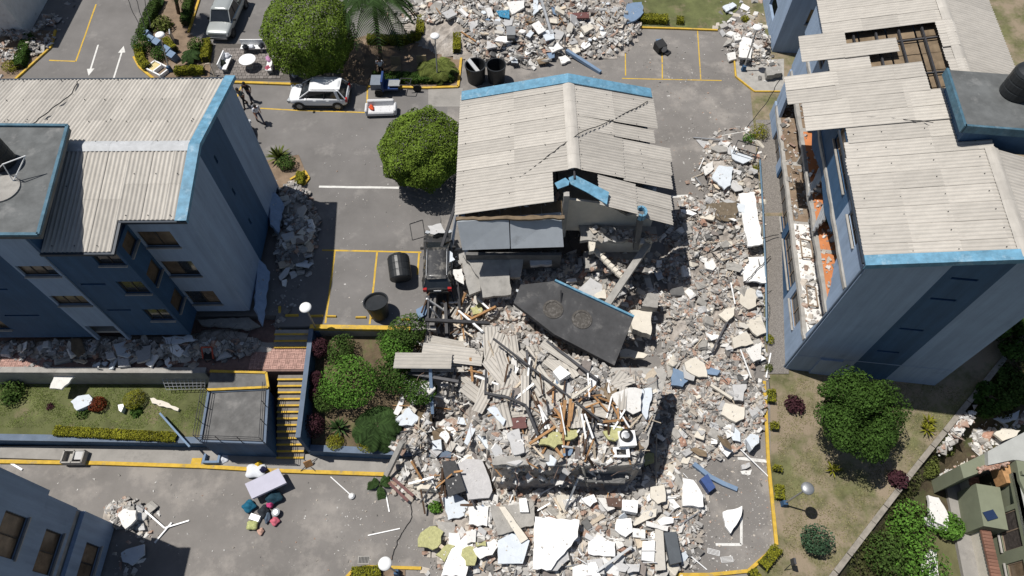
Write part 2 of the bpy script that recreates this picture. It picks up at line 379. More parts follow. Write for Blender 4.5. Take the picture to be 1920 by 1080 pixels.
# retaining walls
def wallstrip(name, pts, th, ztop, zbot, m, lab, cat, cap=None, capm=None):
    t = thing(name, lab, cat)
    o = Vector((pts[0][0], pts[0][1], 0)); mb = MB(); mc = MB()
    for a, b in zip(pts[:-1], pts[1:]):
        a = Vector((a[0], a[1], 0))-Vector((o.x, o.y, 0)); b = Vector((b[0], b[1], 0))-Vector((o.x, o.y, 0))
        mb.bar(a+Vector((0, 0, (ztop+zbot)/2)), b+Vector((0, 0, (ztop+zbot)/2)), th, ztop-zbot)
        if cap: mc.bar(a+Vector((0, 0, ztop+.03)), b+Vector((0, 0, ztop+.03)), cap, .06)
    t.location = (o.x, o.y, 0)
    mb.build('wall', m, t)
    if cap: mc.build('coping', capm or m, t)
    return t
wallstrip('retaining_wall', [(-40, 12.63), (-28.1, 12.58), (-16.75, 12.32)], .22, -1.95, -2.95, DBLUE, 'long low dark blue retaining wall with a grey blue top along the terrace lawn', 'wall', .36, CAPB)
wallstrip('retaining_wall', [(-10.95, 11.83), (-3.3, 11.42)], .24, -1.85, -2.95, DBLUE, 'low dark blue retaining wall in front of the planted garden bed', 'wall', .36, CAPB)
wallstrip('retaining_wall', [(-40, 15.95), (-28.4, 15.9), (-16.9, 15.78)], .34, -.38, -2.2, CONC, 'grey concrete wall between the paver terrace and the green lawn', 'wall')
wallstrip('retaining_wall', [(-11.3, 18.1), (-11.05, 11.75)], .2, .05, -2.9, DBLUE, 'narrow blue wall between the long stairs and the garden bed', 'wall', .26, CAPB)
wallstrip('retaining_wall', [(-11.4, 18.17), (-4.3, 18.1)], .2, -.02, -1.5, CONC, 'low grey wall under the yellow kerb behind the garden bed', 'wall')

# kerbs and painted lines
def kerb(pts, lab, w=.16, h=.12, m=None):
    mb = MB()
    for a, b in zip(pts[:-1], pts[1:]): mb.bar(Vector(a)+Vector((0, 0, h/2-.05)), Vector(b)+Vector((0, 0, h/2-.05)), w, h+.1)
    return struct(mb.build('kerb', m or YEL), lab)
G = lambda *q: [WG(*p) for p in q]
kerb([W(x, y, -2.85) for x, y in ((0, 866), (190, 869), (375, 875), (515, 883), (722, 890))], 'yellow kerb of the lower sidewalk', .2, .11)
kerb([W(582, 614, 0), W(770, 617, 0)], 'thick yellow kerb at the end of the parking bays', .26, .14)
kerb(G((1432, 715), (1440, 870), (1447, 940), (1455, 1022)), 'yellow kerb along the dry lawn', .17)
kerb(G((1455, 1024), (1402, 1071), (1330, 1078), (1180, 1079)), 'yellow kerb at the lower right corner', .17)
kerb(G((650, 1083), (662, 1070), (690, 1063), (790, 1066)), 'yellow kerb of the planter at the bottom edge', .15)
kerb(G((430, 155), (545, 159), (640, 163)), 'yellow kerb in front of the grey paved patio', .2)
kerb(G((252, 108), (262, 127), (290, 150)), 'yellow kerb at the tip of the planted island', .18)
kerb(G((374, 0), (366, 25), (354, 62)), 'yellow kerb beside the pickup truck', .16)
kerb(G((868, 52), (866, 100), (859, 164), (800, 166), (690, 163)), 'yellow kerb round the palm planter', .17)
kerb(G((786, 40), (779, 75)), 'short yellow kerb behind the palm trunk', .17)
kerb(G((105, 58), (96, 90), (30, 150)), 'yellow kerb of the shaded planter at the upper left', .16)
kerb(G((1200, 53), (1270, 55), (1345, 58)), 'yellow kerb behind the upper right bays', .14)
kerb(G((525, 575), (527, 630)), 'yellow edge strip beside the steps', .14)
kerb(G((1376, 112), (1379, 145), (1414, 173), (1462, 173)), 'yellow edged kerb round the lamp corner', .1)
kerb(G((545, 338), (572, 322), (580, 335), (562, 358)), 'yellow kerb at the agave planter', .14)
def line(par, pts, w, m=YEL, dz=.007):
    mb = MB()
    for a, b in zip(pts[:-1], pts[1:]):
        a = WG(*a, dz); b = WG(*b, dz); d = (b-a).normalized(); s = Vector((-d.y, d.x, 0))*w/2
        k = max(1, int((b-a).length/.8)); 
        for i in range(k):
            p = a.lerp(b, i/k); q = a.lerp(b, (i+1)/k); j = lambda: random.uniform(.85, 1.1)
            mb.add([p-s*j(), q-s*j(), q+s*j(), p+s*j()], [(0, 1, 2, 3)])
    return mb.build('painted_line', m, par)
for pts in (((604, 469), (790, 473)), ((628, 471), (610, 606)), ((707, 473), (693, 608)), ((786, 474), (783, 515)), ((488, 203), (560, 207), (690, 211)), ((452, 162), (440, 195)), ((689, 163), (688, 210)), ((180, 8), (160, 65), (142, 115)), ((92, 113), (142, 115))): line(UP, pts, .11)
for pts in (((1172, 68), (1173, 142)), ((1241, 72), (1242, 147)), ((1308, 58), (1314, 149)), ((1166, 147), (1353, 151)), ((1436, 222), (1436, 198), (1450, 198))): line(EAST, pts, .09)
line(UP, ((598, 350), (748, 352)), .17, WLINE)
for pts in (((1245, 369), (1290, 367)), ((1248, 405), (1312, 401))): line(EAST, pts, .2, WLINE)
line(LOW, ((1383, 858), (1439, 864)), .24, WLINE, .012); line(LOW, ((1390, 970), (1390, 1021), (1342, 1021)), .13, WLINE)
line(EAST, ((1310, 262), (1420, 242)), .05, WLINE)
for (x0, y0, x1, y1) in ((184, 84, 166, 142), (213, 147, 232, 86)):           # lane arrows
    a = WG(x0, y0, .007); b = WG(x1, y1, .007); d = (b-a).normalized(); s = Vector((-d.y, d.x, 0)); h = b-d*.75
    mb = MB(); mb.add([a-s*.06, h-s*.06, h+s*.06, a+s*.06, h-s*.27, b, h+s*.27], [(0, 1, 2, 3), (4, 6, 5)]); mb.build('lane_arrow', WLINE, UP)
labs = ['half in the building shadow', 'nearest the steps, in the sun', 'second from the steps', 'left of the leaning black tank', 'under the tipped black tank', 'nearest the collapsed building']
for (x, y, w), l in zip(((548, 592, .75), (594, 593, .75), (622, 594, .55), (677, 596, .6), (704, 597, .45), (760, 600, .55)), labs):
    p = WG(x, y); mb = MB(); mb.box((0, 0, .06), (w, .13, .12), tap=(.97, .6)); mb.build('block', YEL, tag_ := thing('wheel_stop', 'yellow concrete wheel stop '+l, 'wheel stop', p, random.uniform(-.03, .03), 'wheel stops of the parking bays'))
# grey patio and grey concrete patches
sheet('patio', [WG(405, 82, .02), WG(540, 82, .02), WG(560, 152, .02), WG(392, 150, .02)], mat('patio_bed', (.10, .09, .08), .9, .2, 4), .3)
PAT = bpy.data.objects['patio']; a = WG(400, 150); b = WG(545, 88)
pavers('patio_blocks', a.x, b.x, a.y+.05, b.y, .03, mat('grey_paver', (.20, .18, .165), .9, .15, 6, .3, 30, attr=True, rnd=.2), PAT, 'grid', .3)
sheet('planter_bed', [WG(*p, .03) for p in ((300, -10), (262, 62), (252, 106), (262, 125), (290, 150), (392, 150), (400, 85), (356, 64), (374, -10))], SOIL, .4)
sheet('planter_bed', [WG(*p, .03) for p in ((640, 80), (700, 62), (778, 76), (866, 45), (859, 162), (690, 161), (640, 150))], SOIL, .4)
sheet('planter_bed', [WG(*p, .03) for p in ((-60, 50), (105, 58), (96, 88), (30, 148), (-60, 160))], SOIL, .4)
sheet('planter_bed', [WG(*p, .03) for p in ((500, 300), (560, 290), (578, 335), (560, 360), (520, 350))], SOIL, .4)
sheet('planter_bed', [WG(*p, .03) for p in ((1200, 50), (1348, 55), (1420, -20), (1180, -20))], GRASSG, .4)
sheet('planter_bed', [WG(*p, .03) for p in ((654, 1085), (664, 1072), (690, 1066), (760, 1067), (760, 1100), (650, 1100))], SOIL, .4)
sheet('planter_bed', [WG(*p, .04) for p in ((1379, 115), (1382, 143), (1415, 170), (1470, 170), (1470, 110))], CONC, .4)
sheet('footpath_patch', [W(803, 165, .012), W(868, 165, .012), W(868, 200, .012), W(803, 200, .012)], SIDEW, .1)

# three short steps and the long stairs
st = thing('short_steps', 'three short yellow edged steps from the parking lot down to the pink pavers', 'steps', (-12.4, 17.9, 0))
for k in range(3):
    mb = MB(); mb.box((0, -.15-k*.33+.2, -.09-.17*k-.35), (1.95, .33, .7)); s_ = mb.build('step', CONC, st)
    mb = MB(); mb.box((0, -.33-k*.33+.24, -.075-.17*k+.013), (1.95, .09, .07)); mb.build('nosing', YEL, s_)
st = thing('long_stairs', 'long straight outdoor stairs with fourteen yellow step edges beside the pump house', 'stairs', (-12.2, 15.6, -.53))
NS = 14; run = (15.6-11.2)/NS
for k in range(NS):
    mb = MB(); z = -.165*(k+1); mb.box((0, -run*(k+.5), z-.4), (1.5, run, .8)); s_ = mb.build('step', CONCD if k % 1 else mat('step_concrete', (.19, .17, .15), .9, .2, 3, .3, 25), st)
    mb = MB(); mb.box((0, -run*(k+1)+.05, z+.012), (1.5, .1, .05)); mb.build('nosing', YEL, s_)
# pump house
ph = thing('pump_house', 'flat roofed concrete pump house with wire railing beside the long stairs', 'pump house', (-14.65, 13.7, 0))
O_ = Vector((-14.65, 13.7, 0))
poly = [W(392, 735, -.5), W(503, 730, -.5), W(497, 832, -.5), W(376, 828, -.5)]
poly = [p-O_ for p in poly]
for p in poly: p.z = -.5
up2 = [W(395, 697, -.4)-O_, W(500, 700, -.4)-O_]
mb = MB(); mb.prism(poly, (0, 0, -2.4)); mb.build('wall', DBLUE, ph)
inn = [Vector(p)*.0+Vector((sum(q.x for q in poly)/4+(p.x-sum(q.x for q in poly)/4)*.93, sum(q.y for q in poly)/4+(p.y-sum(q.y for q in poly)/4)*.93, -.44)) for p in poly]
mb = MB(); mb.prism(inn, (0, 0, -.05)); mb.build('roof', CONCD, ph)
mb = MB()
for i in range(4): mb.bar(poly[i]+Vector((0, 0, .03)), poly[(i+1) % 4]+Vector((0, 0, .03)), .13, .1)
mb.build('roof_edge', CAPB, ph)
mb = MB(); q = [up2[0], up2[1], poly[1]+Vector((.05, .05, .12)), poly[0]+Vector((-.05, .05, .12))]
for p in q: p.z = -.36
mb.prism(q, (0, 0, -.4)); ld = mb.build('landing_slab', CONCD, ph)
mb = MB()
for i in (0, 1, 2): mb.bar(q[i]+Vector((0, 0, .04)), q[(i+1) % 4]+Vector((0, 0, .04)), .13, .09)
mb.build('edge', YEL, ld)
mb = MB(); zt = .55
for s in (.0, .04):
    pts = [Vector((p.x*(1-s), p.y*(1-s), 0)) for p in (poly[0], poly[3], poly[2], poly[1])]
for zz in (-.1, .2, .5):
    for a, b in ((0, 3), (3, 2), (2, 1)): mb.tube(poly[a]+Vector((0, 0, zz+.5)), poly[b]+Vector((0, 0, zz+.5)), .018, 5)
for a, b in ((0, 3), (3, 2), (2, 1)):
    for t in (0, .33, .66): p = poly[a].lerp(poly[b], t); mb.tube(p, p+Vector((0, 0, 1.0)), .02, 5)
mb.build('railing', STEEL, ph)
# loose wire grating beside it
g0 = [W(300, 700, -1.0), W(385, 702, -1.0), W(384, 729, -1.6), W(312, 731, -1.6)]
mb = MB()
for k in range(11):
    t = k/10; mb.tube(g0[0].lerp(g0[1], t), g0[3].lerp(g0[2], t), .02, 5)
for k in range(6):
    t = k/5; mb.tube(g0[0].lerp(g0[3], t), g0[1].lerp(g0[2], t), .016, 5)
tag(mb.build('metal_grating', GALV), 'grey metal window grating leaning against the grey terrace wall', 'grating')
# stone border and drop at the right of the lawn
mb = MB(); ys = [4+i*.8 for i in range(24)]
for i in range(len(ys)-1):
    y0, y1 = ys[i], ys[i+1]-.03
    mb.bar((border(y0), y0, slope(y0)-.25+random.uniform(-.03, .03)), (border(y1), y1, slope(y1)-.25), .28, .75)
tag(mb.build('boundary_wall', mat('old_stone', (.26, .235, .2), .95, .25, 3, .5, 20)), 'low worn stone boundary wall along the right edge of the dry lawn', 'wall')
mb = MB(); vs = []; fs = []
for y in ys:
    for k, (dx, dz) in enumerate(((.1, -.1), (.8, -.9), (1.6, -1.3), (3.0, -1.5))): vs.append((border(y)+dx, y-dx*.3, slope(y)+dz+random.uniform(-.1, .1)))
for i in range(len(ys)-1):
    for k in range(3): a = 4*i+k; fs.append((a, a+1, a+5, a+4))
mb.add(vs, fs); struct(mb.build('embankment', mat('brush_soil', (.075, .058, .035), .95, .4, 2, 1, 12, stain=((.06, .075, .025), 1, .5, .8))))
# ================================================================== buildings
def settle(root, loc, rz=0):
    loc = Vector(loc)
    if rz == 0:
        for c in root.children: c.matrix_local = Matrix.Translation(-loc) @ c.matrix_local
    root.location = loc; root.rotation_euler = (0, 0, rz)
def inpoly(p, poly):
    x, y = p; c = False; n = len(poly)
    for i in range(n):
        x1, y1 = poly[i]; x2, y2 = poly[(i+1) % n]
        if (y1 > y) != (y2 > y) and x < (x2-x1)*(y-y1)/(y2-y1)+x1: c = not c
    return c
def flashing(parent, pts, w, m=TRIM, th=.05, drop=.22, side=None):
    mb = MB()
    for a, b in zip(pts[:-1], pts[1:]):
        a = Vector(a); b = Vector(b); s = Vector(side)
        mb.prism([a, b, b+s*w, a+s*w], (0, 0, -th))
        mb.prism([a-s*.03, b-s*.03, b, a], (0, 0, -drop))
    return mb.build('flashing', m, parent)
def tank(name, label, loc, r=.55, h=1.2, tilt=None, rz=0, lid=True, parent=None):
    t = thing(name, label, 'water tank', loc); 
    if tilt: t.rotation_euler = tilt
    mb = MB(); pr = [(r*.93, 0), (r, .06)]
    for k in range(3):
        z = .08+(h*.8)*k/3; pr += [(r, z), (r, z+h*.2), (r*.982, z+h*.215), (r*.982, z+h*.25)]
    pr += [(r, h*.84), (r*.9, h*.93), (r*.5, h)]
    mb.lathe((0, 0, 0), pr, 24); mb.build('shell', BPOLY, t, smooth=False)
    if lid:
        mb = MB(); mb.lathe((0, 0, h*.985), [(r*.46, 0), (r*.46, .06), (r*.4, .09)], 18); mb.build('lid', BPOLY, t)
    return t

# ---------------------------------------------------------------- left building
A = thing('apartment_building', 'light and dark blue apartment building with collapsed ground floor and corrugated roof at the left', 'building')
ex, ey = Vector((1, 0, 0)), Vector((0, 1, 0)); SB = Vector((0, -1, 0))
mb = MB()
RZ, YR, SL = 10.15, 22.5, .205
topA = lambda y: RZ-.12-SL*abs(y-YR)
# end wall (towards +x), drawn along y
ops = [(4.35-.09, 4.35+.09, z, z+.5) for z in (8.1, 5.6, 3.0)]
wall(mb, (-14.7, 18.9, 0), ey, ex, 9.0, .75, 8.8, .2, ops, 0, [(3.3, 6.3, 1)], top=lambda u: topA(18.9+u)-.04)
o = mb.build('wall', [LBLUE, DBLUE], A)
# the dark stripe slants down to the right as painted: it is vertical, so only its width changes
mb = MB(); wins1 = [(.25, 1.85, z0, z1) for z0, z1 in ((7.0, 8.25), (4.4, 5.75), (1.5, 2.87))]
wall(mb, (-17.9, 18.9, 0), ex, SB, 3.0, .7, 8.85, .2, [(a+.1, b+.1, c, d) for a, b, c, d in wins1]); mb.build('wall', [LBLUE], A)
for a, b, c, d in wins1: window(A, (-17.9, 18.9, 0), ex, SB, a+.1, b+.1, c, d, npan=2)
mb = MB(); w2 = [(.02+2.05, 3.3, z0, z1) for z0, z1 in ((7.7, 8.65), (5.15, 6.27), (2.4, 3.57))]
slots = [(.3, 1.5, z, z+.14) for z in (8.5, 5.98, 3.45)]
wall(mb, (-21.1, 17.4, 0), ex, SB, 3.45, .75, 8.9, .2, [(a, b, c, d) for a, b, c, d in w2]+slots); mb.build('wall', [DBLUE], A)
for a, b, c, d in w2: window(A, (-21.1, 17.4, 0), ex, SB, a, b, c, d, npan=2, fm=FRAME)
mb = MB(); w3 = [(.2, 1.2, z0, z1) for z0, z1 in ((7.7, 8.65), (5.15, 6.27), (2.4, 3.57))]
wall(mb, (-17.65, 17.6, 0), ey, ex, 1.3, .75, 8.9, .2, w3); mb.build('wall', [DBLUE], A)
for a, b, c, d in w3: window(A, (-17.65, 17.6, 0), ey, ex, a, b, c, d, npan=1, fm=FRAME)
w4 = [(.1, 1.75, z0, z1) for z0, z1 in ((6.9, 7.75), (4.15, 5.07))]
mb = MB(); wall(mb, (-23.0, 17.34, 0), ex, SB, 1.88, .3, 10.2, .2, w4+[(.15, 1.7, .3, 1.9)]); mb.build('wall', [LBLUE], A)
for a, b, c, d in w4: window(A, (-23.0, 17.34, 0), ex, SB, a, b, c, d, npan=3)
w5 = [(1.0, 2.6, 1.5, 2.5), (4.9, 6.3, 7.7, 8.6), (4.9, 6.3, 5.1, 6.2)]
mb = MB(); wall(mb, (-29.6, 17.4, 0), ex, SB, 6.58, .55, 9.4, .2, w5[:1]+[(3.2, 5.0, z, z+.14) for z in (5.55, 2.95)]); mb.build('wall', [DBLUE], A)
window(A, (-29.6, 17.4, 0), ex, SB, *w5[0], npan=3, broken=True)
mb = MB(); wall(mb, (-45, 28.2, 0), ex, ey, 30.2, -.3, 8.75, .2); mb.build('wall', [LBLUE], A)
mb = MB()                                              # storey slabs inside, and dark room backs
for z in (.75, 3.4, 6.2): mb.box((-21.6, 23.5, z), (13.4, 8.6, .2)); mb.box((-29.5, 18.3, z), (23.4, 1.4, .18))
mb.build('floor_slab', CONC, A)
mb = MB(); mb.box((-25, 21.5, 4.5), (20, .15, 8)); mb.build('room_wall', INNER, A)
# roof
rf = MB(); rf.box((-30, YR, RZ-.2), (29.5, .2, .12)); roofA = rf.build('roof', GUT, A)
def slope_rows(root, par_roof, x0, x1, yA, zA, yB, zB, rows, wd_=1.025, skip=None, mt=None):
    x = x0
    k = 0
    while x < x1-.05:
        w = min(wd_, x1-x)
        for r in range(rows):
            t0, t1 = r/rows, (r+1)/rows
            a = Vector((x, yA+(yB-yA)*t0, zA+(zB-zA)*t0+.007*(rows-r))); b = Vector((x, yA+(yB-yA)*t1, zA+(zB-zA)*t1+.007*(rows-r)))
            ln = (b-a).length+(.12 if r < rows-1 else 0)
            lay_sheet(par_roof, a, (1, 0, 0), b-a, w, ln, mt)
        x += wd_-.02; k += 1
zf = RZ-SL*(28.35-YR); zn = RZ-SL*(YR-18.75); zn2 = RZ-SL*(YR-17.25)
slope_rows(A, roofA, -35, -15.0, YR, RZ, 28.35, zf, 3)
slope_rows(A, roofA, -17.75, -15.0, YR, RZ, 18.72, zn, 2)
slope_rows(A, roofA, -20.85, -17.75, YR, RZ, 17.2, zn2, 2)
mb = MB()                                              # rounded ridge capping pieces
for i in range(17):
    x = -31+i*1.0
    if x > -15.6: break
for i, x in enumerate([-20.8+.98*k for k in range(6)]):
    l = min(.99, -15.0-x); m2 = MB(); prof = [(-.32, -.055), (-.15, .0), (0, .03), (.15, .0), (.32, -.055)]
    vs = [(xx, YR+a, RZ+b+.035+(i % 2)*.006) for xx in (x, x+l) for a, b in prof]; n = len(prof)
    m2.add(vs, [(j, j+1, n+j+1, n+j) for j in range(n-1)]); m2.build('ridge_cap', mat('ridge_silver', (.43, .44, .45), .6, .12, 3, stain=((.80, .82, .84), 1.9, .60, .9)), roofA, smooth=True)
flashing(A, [(-14.62, 28.5, zf+.1), (-14.62, YR, RZ+.1), (-14.62, 18.6, zn+.1)], .5, side=(-1, 0, 0))
mb = MB(); mb.bar((-35, 28.45, zf-.08), (-14.62, 28.45, zf-.08), .1, .12); mb.bar((-17.7, 18.66, zn-.1), (-14.65, 18.66, zn-.1), .12, .14)
mb.bar((-20.9, 17.14, zn2-.1), (-17.66, 17.14, zn2-.1), .12, .14); mb.bar((-17.66, 17.1, zn2-.1), (-17.66, 18.7, zn-.1), .12, .14); mb.build('gutter', GUT, A)
pts = []
for x in [-34+i*1.0 for i in range(19)]:
    for t in (.05, .33, .36, .66, .97): pts.append((x+.3+random.uniform(-.1, .1), YR+(28.35-YR)*t, RZ+(zf-RZ)*t+.04))
for x in [-20.6+i*1.0 for i in range(6)]:
    for t in (.4, .95):
        ye = 17.2 if x < -17.8 else 18.72; pts.append((x+.2, YR+(ye-YR)*t, RZ-SL*(YR-ye)*t+.04))
bolts(roofA, pts, (0, 0, 1))
# water tank deck on the roof
mb = MB(); d = [W(-20, 236, 10.9), W(128, 237, 10.9), W(73, 441, 10.9), W(-20, 441, 10.9)]; mb.prism(d, (0, 0, -.28)); deck = mb.build('tank_deck', [mat('grey_screed', (.115, .12, .12), .85, .25, 1.2, .25, 25, stain=((.23, .23, .225), .9, .56, .7))], A)
mb = MB()
for a, b in ((0, 1), (1, 2), (2, 3)): mb.bar(d[a]+Vector((0, 0, .05)), d[b]+Vector((0, 0, .05)), .14, .12)
mb.build('deck_edge', DECKB, deck)
mb = MB(); wall(mb, (-20.95, 17.35, 0), ey, ex, 5.6, 8.6, 10.6, .15, [(1.6, 2.2, 9.6, 10.1)]); mb.build('wall', [DBLUE], A)
settle(A, (-14.7, 17.4, -.5))
p = W(6, 305, 10.9); tank('water_tank', 'black ribbed water tank with its lid on the roof of the left building', p, .6, 1.3)
p = W(28, 345, 10.9)
mb = MB(); mb.lathe((0, 0, 0), [(.75, 0), (.75, .07), (.68, .08)], 28); tag(mb.build('round_plinth', CONC, loc=W(5, 355, 10.9)), 'round concrete tank base without a tank on the left roof deck', 'plinth')
mb = MB(); q = [W(5, 308, 11.9), W(48, 292, 11.9), W(25, 340, 10.95), W(-5, 318, 10.95)]
mb.path([q[3], q[0], q[1], q[2]], .025); mb.path([q[0], q[2]], .02); tag(mb.build('bent_pipe', WHITE), 'white bent pipe frame beside the black tank on the left roof', 'pipe')

# ---------------------------------------------------------------- right building
CR = thing('apartment_building', 'blue apartment building with torn open facade and missing roof sheets at the right', 'building')
WX = Vector((-1, 0, 0)); LU = 18.2
E9, R9, VR, VE = 9.28, 10.68, 5.6, 8.4
mb = MB(); tp = lambda v: (E9+(R9-E9)*v/VR if v < VR else R9-(R9-E9)*(v-VR)/VR)-.12
wall(mb, (0, 0, 0), ex, SB, VE, -3.2, 9.0, .22, [(3.7, 4.85, z, z+.16) for z in (9.1-.6, 6.75, 3.8, 1.3)], 0, [(3.28, 5.6, 1)], top=tp); 
mb.box((4.2, -.008, -.02), (8.36, .016, .05)); mb.box((1.95, -.05, -1.6), (1.2, .1, 3.0), None, 0)
mb.build('wall', [LBLUE, DBLUE], CR)
mb = MB(); s1 = [(1.4, 3.4, -.05, 1.1), (4.0, 7.6, .0, 1.18), (8.2, 12.4, .0, 1.18), (13.4, 15.8, -.3, .95)]
wall(mb, (0, .22, 0), ey, WX, LU, -3.0, 1.24, .2, s1, 0, [(3.9, 12.7, 1)]); mb.build('wall', [LBLUE, DBLUE], CR)
for (a, b, c, d), k in zip(s1, (2, 4, 4, 2)): window(CR, (0, .22, 0), ey, WX, a, b, c, d, npan=k, fm=FRAMEB, gm=GLASS)
s4 = [(1.4, 3.3, 8.0, 9.05), (4.6, 8.2, 8.0, 9.05), (9.0, 12.2, 8.0, 9.05), (13.6, 15.6, 8.0, 9.05)]
mb = MB(); wall(mb, (0, .22, 0), ey, WX, LU, 6.75, 9.2, .2, s4, 0, [(3.9, 12.7, 1)]); mb.build('wall', [LBLUE, DBLUE], CR)
for (a, b, c, d), k in zip(s4, (2, 3, 3, 2)): window(CR, (0, .22, 0), ey, WX, a, b, c, d, npan=k, fm=FRAMEB)
def upoly(pts, m, name, th=.18):
    mb = MB(); mb.prism([(0, u, z) for u, z in pts], (th, 0, 0)); return mb.build(name, m, CR)
upoly([(.22, 4.42), (.8, 4.45), (1.3, 5.2), (2.1, 5.9), (2.4, 6.7), (.22, 6.7)], LBLUE, 'broken_wall')
upoly([(.22, 1.52), (.5, 1.52), (.42, 2.6), (.22, 3.3)], LBLUE, 'broken_wall')
upoly([(3.9, 6.1), (5.5, 5.7), (8.0, 6.0), (10.3, 5.4), (12.5, 6.2), (12.5, 6.73), (3.9, 6.73)], DBLUE, 'broken_wall')
upoly([(15.6, 4.42), (18.2, 4.42), (18.2, 6.73), (14.6, 6.73), (15.1, 5.6)], LBLUE, 'broken_wall')
upoly([(16.6, 1.52), (18.2, 1.52), (18.2, 4.1), (16.9, 4.1)], LBLUE, 'broken_wall')
for z0, z1, nm in ((1.26, 1.5, 'floor_slab'), (4.16, 4.4, 'floor_slab'), (6.5, 6.72, 'floor_slab')):
    mb = MB(); pr = [Vector((-.06, u, z1)) for u in ()]; 
    edge = [Vector((-.1+random.uniform(-.03, .04), u*.5+.24, z1)) for u in range(int(LU*2))]
    mb.prism(edge+[Vector((VE-.2, LU, z1)), Vector((VE-.2, .24, z1))], (0, 0, z0-z1)); mb.build(nm, CONC, CR)
for z, zones in ((1.506, ((.4, 3.8, PLAST), (4.05, 7.9, PLAST), (8.1, 12.5, SOIL), (12.8, 18, SOIL))), (4.406, ((.4, 3.8, TILEF), (4.05, 7.9, TILEF), (8.1, 12.5, TILEF), (12.8, 18, SOIL)))):
    for a, b, m in zones:
        mb = MB(); mb.prism([(.12, a, z), (4.4, a, z), (4.4, b, z), (.12, b, z)], (0, 0, -.004)); mb.build('floor_finish', m, CR)
for z0, z1 in ((1.5, 4.16), (4.4, 6.5)):
    for u in (3.95, 8.0, 12.65):
        mb = MB(); mb.prism([(.6+random.uniform(0, .7), u, z0), (4.4, u, z0), (4.4, u, z1), (1.1+random.uniform(0, .6), u, z1), (.8, u, (z0+z1)/2)], (0, .12, 0)); mb.build('partition', INNER, CR)
    mb = MB(); mb.box((4.45, 9.2, (z0+z1)/2), (.1, 18, z1-z0-.01)); mb.build('room_wall', random.choice([INNER, CREAM]), CR)
mb = MB(); wall(mb, (VE, .22, 0), ey, ex, LU, -1, 8.6, .2); mb.build('wall', [LBLUE], CR)
mb = MB(); wall(mb, (0.2, LU+.4, 0), ex, ey, VE-.2, -1, 9.0, .2); mb.build('wall', [LBLUE], CR)
# ceiling boards and purlins under the roof, seen where sheets are gone
rb = MB(); rb.box((VR, LU/2, R9-.2), (.1, LU, .14)); roofC = rb.build('roof', STEEL, CR)
for i in range(4):
    for j in range(14):
        m2 = MB(); v0, u0 = .3+i*1.32, .3+j*1.28; z = E9-.32+(R9-E9)*(v0+.65)/VR
        m2.box((0, 0, 0), (1.27, 1.22, .03)); b_ = m2.build('ceiling_board', BOARD, roofC); b_.location = (v0+.64, u0+.6, z-.1); b_.rotation_euler = (random.uniform(-.03, .03), -math.atan(.25), 0)
for i in range(6):
    v = .2+i*1.07; mb = MB(); z = E9-.22+(R9-E9)*v/VR; mb.bar((v, .2, z), (v, LU, z), .09, .12); mb.build('purlin', STEEL, roofC)
for j in range(7):
    mb = MB(); u = 1+j*2.6; mb.bar((.1, u, E9-.22), (VR, u, R9-.22), .08, .1); mb.build('rafter', STEEL, roofC)
hole1 = [(1601, 36), (1640, 36), (1642, 62), (1735, 52), (1752, 90), (1766, 150), (1776, 168), (1796, 172), (1804, 236), (1772, 238), (1768, 190), (1755, 168), (1700, 170), (1688, 110), (1640, 118), (1632, 70), (1604, 62)]
M_C = Matrix.Translation((15.6, 16.3, 0)) @ Matrix.Rotation(-math.atan(.12), 4, 'Z')
def topx(p):
    c = RW.transposed() @ (Vector(p)-Vector((0, 0, H))); return (960+c.x/-c.z*F, 540-c.y/-c.z*F)
u = -.12; i = 0
while u < LU:
    off = 0; z0 = E9
    if 8.3 < u+.5 < 9.6: off = -1.55
    elif 9.6 <= u+.5 < 11.6: off = -2.2
    elif 12.4 < u+.5 < 15.2: off = -1.25
    elif 4.5 < u < 8.3: off = random.uniform(-.1, .35)
    rows = [(-.28, 1.55), (1.45, 3.3), (3.2, 5.02), (4.95, 5.62)]
    for r, (va, vb) in enumerate(rows):
        if off < -1 and r < 3: va += off*(1-.0*r)*(1 if r == 0 else .75 if r == 1 else .3); vb += off*(.75 if r == 0 else .3 if r == 1 else 0)
        if off > -1 and r == 0: va += off
        zz = lambda v: E9+(R9-E9)*v/VR+.02+.008*(4-r)+(.06 if off < -1 else 0)
        cpt = M_C @ Vector(((va+vb)/2, u+.5, zz((va+vb)/2)))
        lap = .3 if r == 0 else .0
        c2 = M_C @ Vector((va+(vb-va)*.15, u+.5, zz(va))); c3 = M_C @ Vector((va+(vb-va)*.85, u+.5, zz(vb)))
        if sum(inpoly(topx(c), hole1) for c in (cpt, c2, c3)) >= 2: continue
        if inpoly(topx(cpt), hole1): vb = va+(vb-va)*.5
        a = Vector((va, u, zz(va))); b = Vector((vb+.1, u, zz(vb+.1)))
        s_ = lay_sheet(roofC, b, (0, 1, 0), a-b, min(1.05, LU-u+.3), (b-a).length, jit=.012 if off > -1 else .03)
    if not (6.2 < u+.5 < 10):
        lay_sheet(roofC, (VR-.05, u, R9+.03), (0, 1, 0), Vector((VE+.3, u, R9-(VE+.3-VR)*.25))-Vector((VR-.05, u, R9)), 1.05, 3.4)
    m2 = MB(); prof = [(-.3, -.04), (-.13, .03), (0, .06), (.13, .03), (.3, -.04)]; n = 5
    if not (6.2 < u+.5 < 10): m2.add([(VR+a, uu, R9+b+.05+.006*(i % 2)) for uu in (u, u+1.03) for a, b in prof], [(j, j+1, n+j+1, n+j) for j in range(4)]); m2.build('ridge_cap', ROOF, roofC, smooth=True)
    u += 1.0; i += 1
pts = [(v+random.uniform(-.1, .1), .4+j*1.0, E9+(R9-E9)*v/VR+.06) for v in (.2, 1.5, 3.25, 5.0) for j in range(8)]
bolts(roofC, pts, (0, 0, 1))
